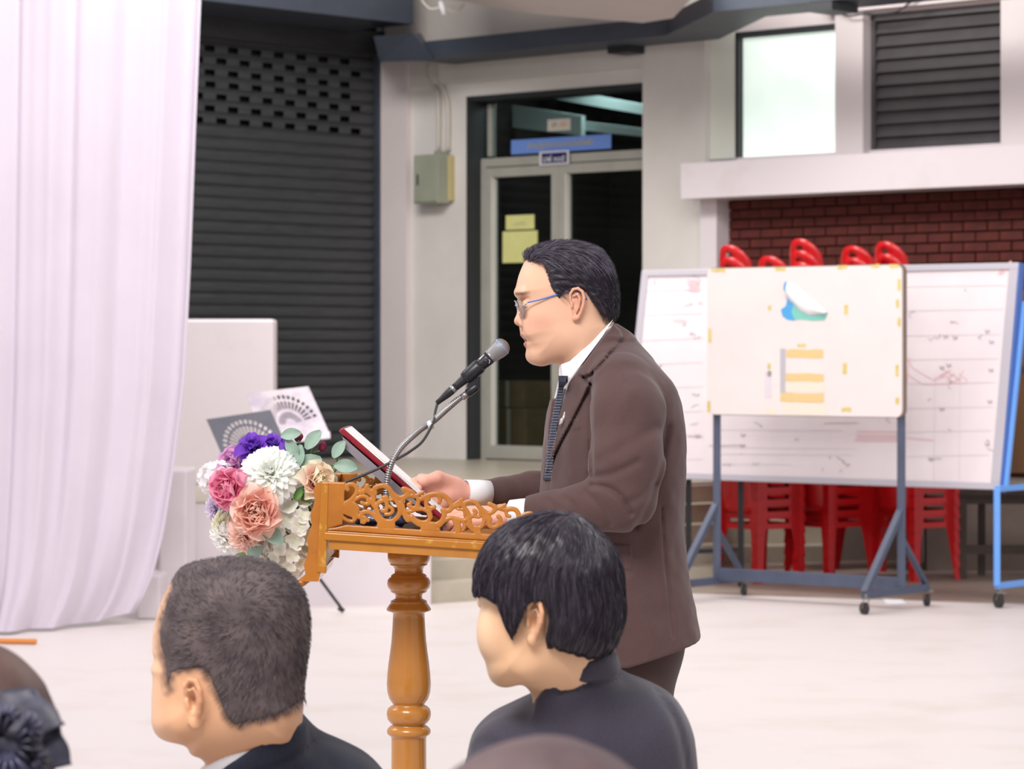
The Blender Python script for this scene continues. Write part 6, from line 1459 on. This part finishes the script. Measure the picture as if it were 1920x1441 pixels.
grM = [lines2([(600, 1374), (560, 1396), (515, 1414), (478, 1424)], cS, F/4.22, .0045, .004), lines2([(600, 1380), (640, 1440), (660, 1520)], cS, F/4.22, .01, .003)]
neckM = chain([W(478, 1325, 4.11)-OS, W(468, 1395, 4.12)-OS, W(468, 1480, 4.14)-OS], [.054, .060, .066], .01)
colM2 = Poly2(PX([(562, 1331), (535, 1348), (500, 1368), (455, 1398), (425, 1420), (404, 1444), (396, 1480), (400, 1560), (620, 1560), (640, 1400), (600, 1340)], cS, F/4.22), h=.002)
def coatM(P):
    r = coat0(P); nr = sm(.02, -.02, P[:, 1]); r = r-.005*sm(.003, -.003, colM(P[:, 0], P[:, 2]))*nr
    r = smin(r, chain([W(380, 1560, 4.10)-OS, W(340, 1750, 4.08)-OS, W(300, 1850, 4.2)-OS, np.array([X_(200, 4.45)+.03, 4.44, .615])-OS], [.065, .06, .05, .04], .02)(P), .02); r = smin(r, chain([W(735, 1540, 4.34)-OS, W(750, 1750, 4.40)-OS, W(560, 1830, 4.52)-OS, np.array([X_(200, 4.45)+.06, 4.61, .615])-OS], [.06, .055, .048, .036], .02)(P), .02)
    r = smax(r+.003*vnoise(P*14), -(neckM(P)-.004), .003)
    r = smin(r, np.maximum(neckM(P)-.019, colM2(P[:, 0], P[:, 2])), .012)
    for g in grM: r = r+g(P[:, 0], P[:, 2])*nr
    return r
vc, qc = mesh_sdf(lambda P: coatM(P-OS), W(150, 1960, 4.22)-[0, .22, 0], W(800, 1322, 4.22)+[0, .40, 0], .006, slack=.03); mkmesh('jacket', vc, qc, 'suit_navy', MAN, True)
shM2 = Poly2(PX([(560, 1330), (520, 1347), (470, 1374), (430, 1394), (400, 1414), (384, 1428), (370, 1446), (360, 1500), (380, 1560), (620, 1560), (620, 1400)], cS, F/4.22), h=.002)
def shirtM(P):
    return np.maximum(np.maximum(neckM(P)-.012, shM2(P[:, 0], P[:, 2])), -.10-P[:, 2]+.0)
def shirtM_old(P):
    b = neckM(P)-.0015; zc = P[:, 2]-((1600-1337)-(556-(540+P[:, 0]*F/4.22))*.44)/(F/4.22); return np.maximum(np.maximum(b, zc), -.12-.0*P[:, 0]-(P[:, 2]-.08))
vv, qq = mesh_sdf(lambda P: shirtM(P-OS), W(360, 1520, 4.22)-[0, .22, 0], W(590, 1325, 4.22)+[0, .12, 0], .0035); mkmesh('shirt', vv, qq, 'shirt', MAN, True)
vb1, qb1 = mesh_sdf(lambda P: smin(coat0(P-OS)+.03, neckM(P-OS)+.012, .005), W(200, 1960, 4.22)-[0, .2, 0], W(800, 1330, 4.22)+[0, .3, 0], .012)
hM = [hand_fn((X_(200, 4.45)+.02*k_, 4.45+.16*k_, .61), (-.9, .4, 0), (0, 0, 1), (0, 1-2*k_, 0), [(20, 30, 20)]*4, [(.045, .04, -.01), (.07, .045, -.015)]) for k_ in (0, 1)]
def mk_hands(fs, pts):
    out = []
    for f_, p_ in zip(fs, pts): v, q = mesh_sdf(f_, np.array(p_)-[.22, .16, .08], np.array(p_)+[.10, .16, .06], .004, B=10); out.append((v, q, np.tile(np.array(srgb('dba984')), (len(v), 1))))
    return out
H_ = mk_hands(hM, [(X_(200, 4.45), 4.45, .61), (X_(200, 4.45)+.02, 4.61, .61)])
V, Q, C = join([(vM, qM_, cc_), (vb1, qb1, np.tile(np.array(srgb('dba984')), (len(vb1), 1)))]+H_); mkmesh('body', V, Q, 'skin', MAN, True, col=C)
seated_rest(MAN, X_(540, 4.22), 4.25, 0, fM, 'trouser_dark', 0); seat_chair(X_(540, 4.22), 4.27, fM, 'dark chair under the seated man at the left')
# his hair: a thin cropped cap
hM_out = [(326, 1086), (340, 1066), (360, 1055), (395, 1047), (430, 1043), (480, 1045.5), (520, 1059), (552, 1085), (572, 1115), (580, 1152), (581, 1200), (574, 1250), (569, 1290), (570, 1315), (566, 1345), (480, 1420), (330, 1400), (300, 1300), (296, 1180), (306, 1130)]
HMo = Poly2(smooth_closed(PX(hM_out, cM, sM), 3)); hmo = infl(HMo, .085, .0875)
def hairM(P): return smax(smin(hmo(P), headM(P)-.0012, .002)+.0005*vnoise(P*150), HMm(P[:, 0], P[:, 2])+.0025*vnoise(P*90)+.0015*vnoise(P*300), .002)
vh, qh = mesh_sdf(lambda P: hairM(P-OM), OM+[-.11, -.11, -.08], OM+[.125, .11, .155], .003); HR = mkmesh('hair', vh, qh, 'hair_short', MAN, True)
hmW = lambda P: hmo(P-OM); sd = vh[np.abs(hmW(vh)) < .004]; crown = OM+np.array([(470-430)/sM, -.06, (1240-1150)/sM])
def flowM(P): d = P-crown; d /= np.linalg.norm(d, axis=1)[:, None]+1e-6; sw_ = np.cross(d, [0, -1, 0.]); return d+sw_*.5
rs = np.random.RandomState(8)
for n_, mt_, lf in ((3400, 'hair_short_strand', .0022), (1300, 'hair_short_light', .0026)):
    sv, sq = strands(hmW, sd, flowM, n_, .009, 2, .00042, lf, rs, .6); o = mkmesh('hair_stubble', sv, sq, mt_, HR); o['kind'] = 'stuff'
# ---------------------------------------------------------------- listener on the right, black bob, black jacket
YW = 4.1; cW = (1020, 1150); OW = W(1020, 1150, YW)
skinW = [(905, 1080), (899, 1115), (902, 1132), (899, 1155), (900, 1185), (905, 1215), (911, 1236), (912, 1246), (917, 1262), (929, 1277), (950, 1283), (972, 1279), (990, 1287), (1030, 1296), (1090, 1290), (1120, 1240), (1140, 1200), (1150, 1130), (1135, 1040), (1080, 985), (1000, 985), (935, 1020)]
SW = Poly2(smooth_closed(PX(skinW, cW, sM), 3)); fW = (-math.cos(math.radians(35)), math.sin(math.radians(35)), 0); bW = infl(SW, .08, .080)
fnW, _ = face_fns((-.004, 0.006, .0), fW, .90)
earW = ear_fn(((1003-1020)/sM, -.079, (1150-1155)/sM), (.05, 0, 1.), (.92, -.35, .0), (-.3, -.95, 0), .058)
jawW = [(cap(((985-1020)/sM, -.055, (1150-1240)/sM), ((945-1020)/sM, -.005, (1150-1262)/sM), .018, .012), '+', .02), (ell(((930-1020)/sM, -.020, (1150-1190)/sM), (.022, .030, .030)), '+', .02)]
nkW = chain([((1068-1020)/sM, .0, (1150-1200)/sM), ((1070-1020)/sM, .02, (1150-1280)/sM), ((1078-1020)/sM, .04, (1150-1380)/sM)], [.048, .0515, .058], .01)
def headW(P): return apply(smin(bW(P), nkW(P), .02), P, fnW+jawW+earW)
vW, qW = mesh_sdf(lambda P: headW(P-OW), OW+[-.11, -.12, -.155], OW+[.10, .12, .13], .0024, slack=.03)
Lq = vW-OW; cc_ = np.tile(np.array(srgb('e0b48f')), (len(vW), 1)); xp = 1020+Lq[:, 0]*sM; yp = 1150-Lq[:, 2]*sM
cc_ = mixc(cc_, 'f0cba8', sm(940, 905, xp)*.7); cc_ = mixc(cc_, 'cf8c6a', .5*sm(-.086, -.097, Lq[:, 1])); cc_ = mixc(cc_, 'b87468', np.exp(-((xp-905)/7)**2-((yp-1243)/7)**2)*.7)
WOM = thing('person', 'seated person with a short black bob and black jacket, seen from behind at right', 'person', (X_(1100, 4.25), 4.25, 0))
shW = [(1004, 1296), (1022, 1272), (1045, 1250), (1085, 1226), (1146, 1214), (1160, 1238), (1170, 1258), (1220, 1278), (1262, 1302), (1288, 1338), (1302, 1380), (1308, 1441), (1312, 1560), (1300, 1750), (1270, 1960), (920, 1960), (880, 1750), (862, 1560), (872, 1441), (878, 1400), (890, 1368), (920, 1338), (955, 1320), (988, 1304)]
cS2 = (1090, 1550); OS2 = W(1090, 1550, 4.2); s2 = F/4.2
BW = Poly2(smooth_closed(PX(shW, cS2, s2), 3), h=.002); coatW0 = infl(BW, .11, .15, 2.3)
colW = Poly2(PX([(1000, 1310), (1020, 1262), (1085, 1215), (1150, 1205), (1172, 1262), (1140, 1258), (1090, 1262), (1045, 1274), (1015, 1292)], cS2, s2), h=.002)
grW = [lines2([(1172, 1259), (1120, 1257), (1080, 1264), (1045, 1274)], cS2, s2, .0045, .010), lines2([(1230, 1290), (1262, 1340), (1280, 1420), (1288, 1500)], cS2, s2, .005, .004), lines2([(885, 1400), (905, 1372), (935, 1375), (945, 1400), (930, 1440)], cS2, s2, .006, .004)]
neckW = chain([W(1068, 1200, 4.10)-OS2, W(1070, 1280, 4.12)-OS2, W(1078, 1380, 4.14)-OS2], [.048, .0515, .058], .01)
colW2 = Poly2(PX([(1160, 1207), (1120, 1212), (1080, 1224), (1045, 1246), (1018, 1270), (1002, 1296), (996, 1340), (1010, 1420), (1200, 1420), (1190, 1240)], cS2, s2), h=.002)
def coatWf(P):
    r = coatW0(P); nr = sm(.02, -.02, P[:, 1]); r = r-.005*sm(.003, -.003, colW(P[:, 0], P[:, 2]))*nr
    r = smin(r, chain([W(955, 1425, 4.12)-OS2, W(895, 1600, 4.06)-OS2, W(850, 1760, 4.15)-OS2, np.array([X_(720, 4.4)+.03, 4.39, .625])-OS2], [.055, .056, .05, .038], .02)(P), .02); r = smin(r, chain([W(1228, 1400, 4.27)-OS2, W(1250, 1620, 4.36)-OS2, W(1090, 1780, 4.5)-OS2, np.array([X_(720, 4.4)+.06, 4.56, .625])-OS2], [.055, .055, .046, .034], .02)(P), .02)
    r = smax(r+.0035*vnoise(P*np.array([12, 12, 8.])), -(neckW(P)-.004), .003)
    r = smin(r, np.maximum(neckW(P)-.015, colW2(P[:, 0], P[:, 2])), .012)
    for g in grW: r = r+g(P[:, 0], P[:, 2])*nr
    return r
vc, qc = mesh_sdf(lambda P: coatWf(P-OS2), W(690, 1970, 4.2)-[0, .24, 0], W(1345, 1195, 4.2)+[0, .40, 0], .006, slack=.03); mkmesh('jacket', vc, qc, 'suit_black', WOM, True)
vb1, qb1 = mesh_sdf(lambda P: smin(coatW0(P-OS2)+.03, neckW(P-OS2)+.012, .005), W(800, 1960, 4.2)-[0, .2, 0], W(1345, 1190, 4.2)+[0, .3, 0], .010)
hW_ = [hand_fn((X_(720, 4.4)+.02*k_, 4.4+.16*k_, .62), (-.9, .4, 0), (0, 0, 1), (0, 1-2*k_, 0), [(20, 30, 20)]*4, [(.045, .04, -.01), (.07, .045, -.015)], .9) for k_ in (0, 1)]
H_ = mk_hands(hW_, [(X_(720, 4.4), 4.4, .62), (X_(720, 4.4)+.02, 4.56, .62)])
V, Q, C = join([(vW, qW, cc_), (vb1, qb1, np.tile(np.array(srgb('dcae88')), (len(vb1), 1)))]+H_); mkmesh('body', V, Q, 'skin', WOM, True, col=C)
seated_rest(WOM, X_(1100, 4.2), 4.25, 0, fW, 'trouser_dark', 0); seat_chair(X_(1100, 4.2), 4.27, fW, 'dark chair under the seated person at the right')
hW_out = [(890, 1118), (889, 1095), (891, 1065), (902, 1035), (920, 1008), (948, 984), (985, 967), (1030, 959), (1072, 961), (1108, 980), (1138, 1010), (1158, 1040), (1166, 1085), (1171, 1130), (1170, 1165), (1160, 1190), (1149, 1218), (1100, 1260), (1000, 1250), (920, 1200)]
HWo = Poly2(smooth_closed(PX(hW_out, cW, sM), 3)); hwo = infl(HWo, .080, .098)
hW_mask = [(870, 1112), (893, 1114), (906, 1110), (922, 1116), (935, 1126), (944, 1145), (950, 1165), (960, 1186), (968, 1170), (975, 1150), (980, 1132), (988, 1120), (1003, 1114), (1018, 1119), (1027, 1132), (1029, 1150), (1026, 1168), (1021, 1186), (1026, 1200), (1040, 1204), (1060, 1208), (1085, 1218), (1100, 1224), (1135, 1220), (1150, 1222), (1190, 1210), (1240, 1100), (1200, 930), (870, 930)]
HWm = Poly2(PX(hW_mask, cW, sM))
def hairW2(P):
    q = P*np.array([1., 1., 1.]); f = hwo(P)+.0042*vnoise(P*np.array([42, 42, 20.]))*sm(-.02, .08, P[:, 0]+.02)+.0016*vnoise(P*np.array([150, 150, 40.]))
    return smax(f, HWm(P[:, 0], P[:, 2])+.003*vnoise(P*np.array([160, 90, 30.])), .003)
vh, qh = mesh_sdf(lambda P: hairW2(P-OW), OW+[-.11, -.12, -.075], OW+[.125, .12, .15], .0028); HR = mkmesh('hair', vh, qh, 'hair_black', WOM, True)
hwW = lambda P: hairW2(P-OW); sd = vh[(np.abs(hwo(vh-OW)) < .008)]; crW = OW+np.array([.045, -.02, .135])
def flowW(P):
    d = P-crW; d /= np.linalg.norm(d, axis=1)[:, None]+1e-6; return d+np.array([0, 0, -.9])+.5*np.stack([np.sin(P[:, 2]*60), 0*P[:, 0], 0*P[:, 0]], 1)*.6
for n_, mt_, lf, rad in ((3200, 'hair_strand', .0020, .00055), (280, 'hair_strand_sheen', .0020, .00028)):  # the few paler strands imitate sheen on the upper hair
    src = sd if mt_ == 'hair_strand' else sd[(sd-OW)[:, 2] > .03]
    sv, sq = strands(hwW, src, flowW, n_, .038, 7, rad, lf, rs, .3); keep = HWm((sv-OW)[:, 0], (sv-OW)[:, 2]) < .006
    kq = keep[sq].all(1); o = mkmesh('hair_strands', sv, sq[kq], mt_, HR); o['kind'] = 'stuff'
# ---------------------------------------------------------------- head at the bottom edge, close to the camera
YB = 2.1; sB = F/YB; OB = W(1018, 1650, YB)
def domeB(P): q = P-OB; return ell((0, 0, 0), (.098, .105, .100))(q)+.0016*vnoise(q*np.array([60, 60, 25.]))
BT = thing('person', 'dark brown crown of a head just showing at the bottom edge', 'person', (OB[0], OB[1]+.05, 0))
v, q = mesh_sdf(lambda P: np.maximum(domeB(P), -.075-(P[:, 2]-OB[2])), OB-.13, OB+.13, .004); hb_ = mkmesh('hair', v, q, 'hair_dome', BT, True)
fB = (-.75, .66, 0)
def person_simple(OB_, root, fwd, mt_coat, seat_label, sc=1.0, htop=None):
    M_ = np.array(fwd); M_ = M_/np.linalg.norm(M_); L_ = np.array([-M_[1], M_[0], 0.]); c = OB_
    ff, _ = face_fns(c-np.array([0, 0, .03]), M_, 1.0)
    ears = ear_fn(c+L_*.078-[0, 0, .04], (0, 0, 1), -M_, L_, .06)+ear_fn(c-L_*.078-[0, 0, .04], (0, 0, 1), -M_, -L_, .06)
    Ms = np.stack([M_, L_, [0, 0, 1]], 1)
    def head(P): return apply(smin(ell(c-[0, 0, .01], (.094, .078, .095), Ms)(P), smin(ell(c+M_*.025-[0, 0, .07], (.065, .055, .062), Ms)(P), cap(c-[0, 0, .05]-M_*.02, c-M_*.02-[0, 0, .20], .052, .062)(P), .02), .03), P, ff+ears)
    v1_, q1 = mesh_sdf(head, c-[.14, .14, .20], c+[.14, .14, .11], .004, slack=.03)
    tz = c[2]-.22; Y0 = c-M_*.03
    def tor(P):
        r = chain([np.array([Y0[0], Y0[1], tz-.02]), np.array([Y0[0], Y0[1], .55])], [.10, .135], .02)(P)
        for s_ in (-1, 1):
            sh = np.array([Y0[0], Y0[1], tz-.07])+L_*.17*s_; el = np.array([Y0[0], Y0[1], .70])+L_*.22*s_+M_*.03; wr = np.array([Y0[0], Y0[1], .64])+L_*.10*s_+M_*.27
            r = smin(r, chain([np.array([Y0[0], Y0[1], tz-.03])+L_*.05*s_, sh], [.07, .062], .02)(P), .04); r = smin(r, chain([sh, el, wr], [.06, .05, .034], .02)(P), .03)
        return r
    lo = np.array([Y0[0]-.42, Y0[1]-.42, .42]); hi = np.array([Y0[0]+.42, Y0[1]+.42, tz+.10])
    v2, q2 = mesh_sdf(lambda P: tor(P)+.02, lo, hi, .014, B=12); v3, q3 = mesh_sdf(tor, lo, hi, .010, B=12); mkmesh('jacket', v3, q3, mt_coat, root, True)
    hs_ = []
    for s_ in (-1, 1):
        wr = np.array([Y0[0], Y0[1], .64])+L_*.10*s_+M_*.28; hs_.append((hand_fn(wr, M_, (0, 0, 1), -L_*s_, [(18, 30, 20)]*4, [(.045, .04, -.01), (.07, .045, -.015)], .92), wr))
    hh = []
    for f_, wr in hs_: v, q = mesh_sdf(f_, wr-.21, wr+.21, .004, B=12); hh.append((v, q, np.tile(np.array(srgb('dcae88')), (len(v), 1))))
    V, Q, C = join([(v1_, q1, np.tile(np.array(srgb('dcae88')), (len(v1_), 1))), (v2, q2, np.tile(np.array(srgb('dcae88')), (len(v2), 1)))]+hh); mkmesh('body', V, Q, 'skin', root, True, col=C)
    seated_rest(root, Y0[0], Y0[1], 0, M_, 'trouser_dark', 0); seat_chair(Y0[0], Y0[1], M_, seat_label)
person_simple(OB-[0, 0, .004], BT, fB, 'suit_black', 'dark chair under the person at the bottom edge')
# ---------------------------------------------------------------- person at the lower left corner with a black lace hair bow
YL = 3.0; sL = F/YL; OL = W(-75, 1375, YL)
LD = thing('person', 'brown-haired person at the lower left corner wearing a large black lace hair bow', 'person', (OL[0], OL[1]+.05, 0))
def hairL4(P): q = P-OL; return smax(ell((.008, -.006, -.004), (.091, .092, .098))(q)+.002*vnoise(q*np.array([30, 30, 60.])), (q @ np.array([-.8, .6, 0]))-.035-.9*np.maximum(0, q[:, 2]-.02), .006)
v, q = mesh_sdf(hairL4, OL-.14, OL+.14, .004); mkmesh('hair', v, q, 'hair_brown', LD, True)
person_simple(OL-[0.0, 0, .012], LD, (-.8, .6, 0), 'suit_black', 'dark chair under the person in the lower left corner')
# lace bow: gathered ruffles fanning from a knot
mat('lace_light', '34334a', .35, col2='55546e', nscale=60.)
bow = thing('hair_bow', 'large black lace bow with pointed ruffled ends at the lower left corner', 'hair bow', W(30, 1400, 2.86))
rb = np.random.RandomState(3)
def fanp(c, a0, a1, r, nseg, y0, amp, ph):
    V = []; nv = 7
    for i in range(nseg+1):
        a = math.radians(a0+(a1-a0)*i/nseg)
        for j in range(nv+1):
            t = j/nv; rad = r*t*(1+.07*math.cos(i*.9+ph)*t); w_ = amp*t*math.sin(i*1.25+ph)
            V.append(W(c[0]+rad*math.cos(a), c[1]+rad*math.sin(a), y0+w_-.02*math.sin(math.pi*t)))
    return V, [(i*(nv+1)+j, i*(nv+1)+j+1, (i+1)*(nv+1)+j+1, (i+1)*(nv+1)+j) for i in range(nseg) for j in range(nv)]
def panel(C4, amp, fr, ph, nm, mt='lace'):
    C4 = [W(x, y, Y) for x, y, Y in C4]; m = MB()
    def g(u, v):
        p = (C4[0]*(1-u)+C4[1]*u)*(1-v)+(C4[3]*(1-u)+C4[2]*u)*v
        return tuple(p+np.array([.3*amp*math.sin(fr*v*1.3+ph), amp*math.sin(fr*u+ph)*(.3+.7*u), .5*amp*math.sin(fr*v+u*3+ph)]))
    m.grid(g, 18, 12); m.build(nm, mt, bow, smooth=True, solid=.0015)
panel([(-70, 1310, 2.92), (64, 1288, 2.90), (124, 1354, 2.86), (10, 1400, 2.84)], .004, 9, 0, 'bow_loop')
panel([(0, 1390, 2.86), (108, 1352, 2.87), (137, 1431, 2.86), (20, 1452, 2.84)], .004, 8, 1, 'bow_loop')
panel([(-60, 1420, 2.86), (60, 1400, 2.85), (104, 1470, 2.86), (0, 1560, 2.86)], .006, 8, 2, 'bow_loop')
for k, (c, a0, a1, r, y0, ph) in enumerate((((20, 1395), -60, 60, 62, 2.83, .3), ((15, 1405), 40, 150, 70, 2.82, 2.2), ((0, 1385), -150, -50, 62, 2.83, 1.1), ((45, 1365), -80, 40, 34, 2.825, 1.9), ((60, 1420), -30, 90, 36, 2.825, .9), ((10, 1350), -120, 0, 30, 2.83, 2.9))):
    V, FC = fanp(c, a0, a1, r, 22, y0, .010, ph); m = MB(); m.add(V, FC); m.build('ruffle', 'lace_light' if k % 2 else 'lace', bow, smooth=True, solid=.0012)
v, q = mesh_sdf(lambda P: ell(W(20, 1402, 2.83), (.022, .018, .018))(P)+.004*vnoise(P*90), W(20, 1402, 2.83)-.04, W(20, 1402, 2.83)+.04, .003, B=8); mkmesh('knot', v, q, 'lace', bow, True)
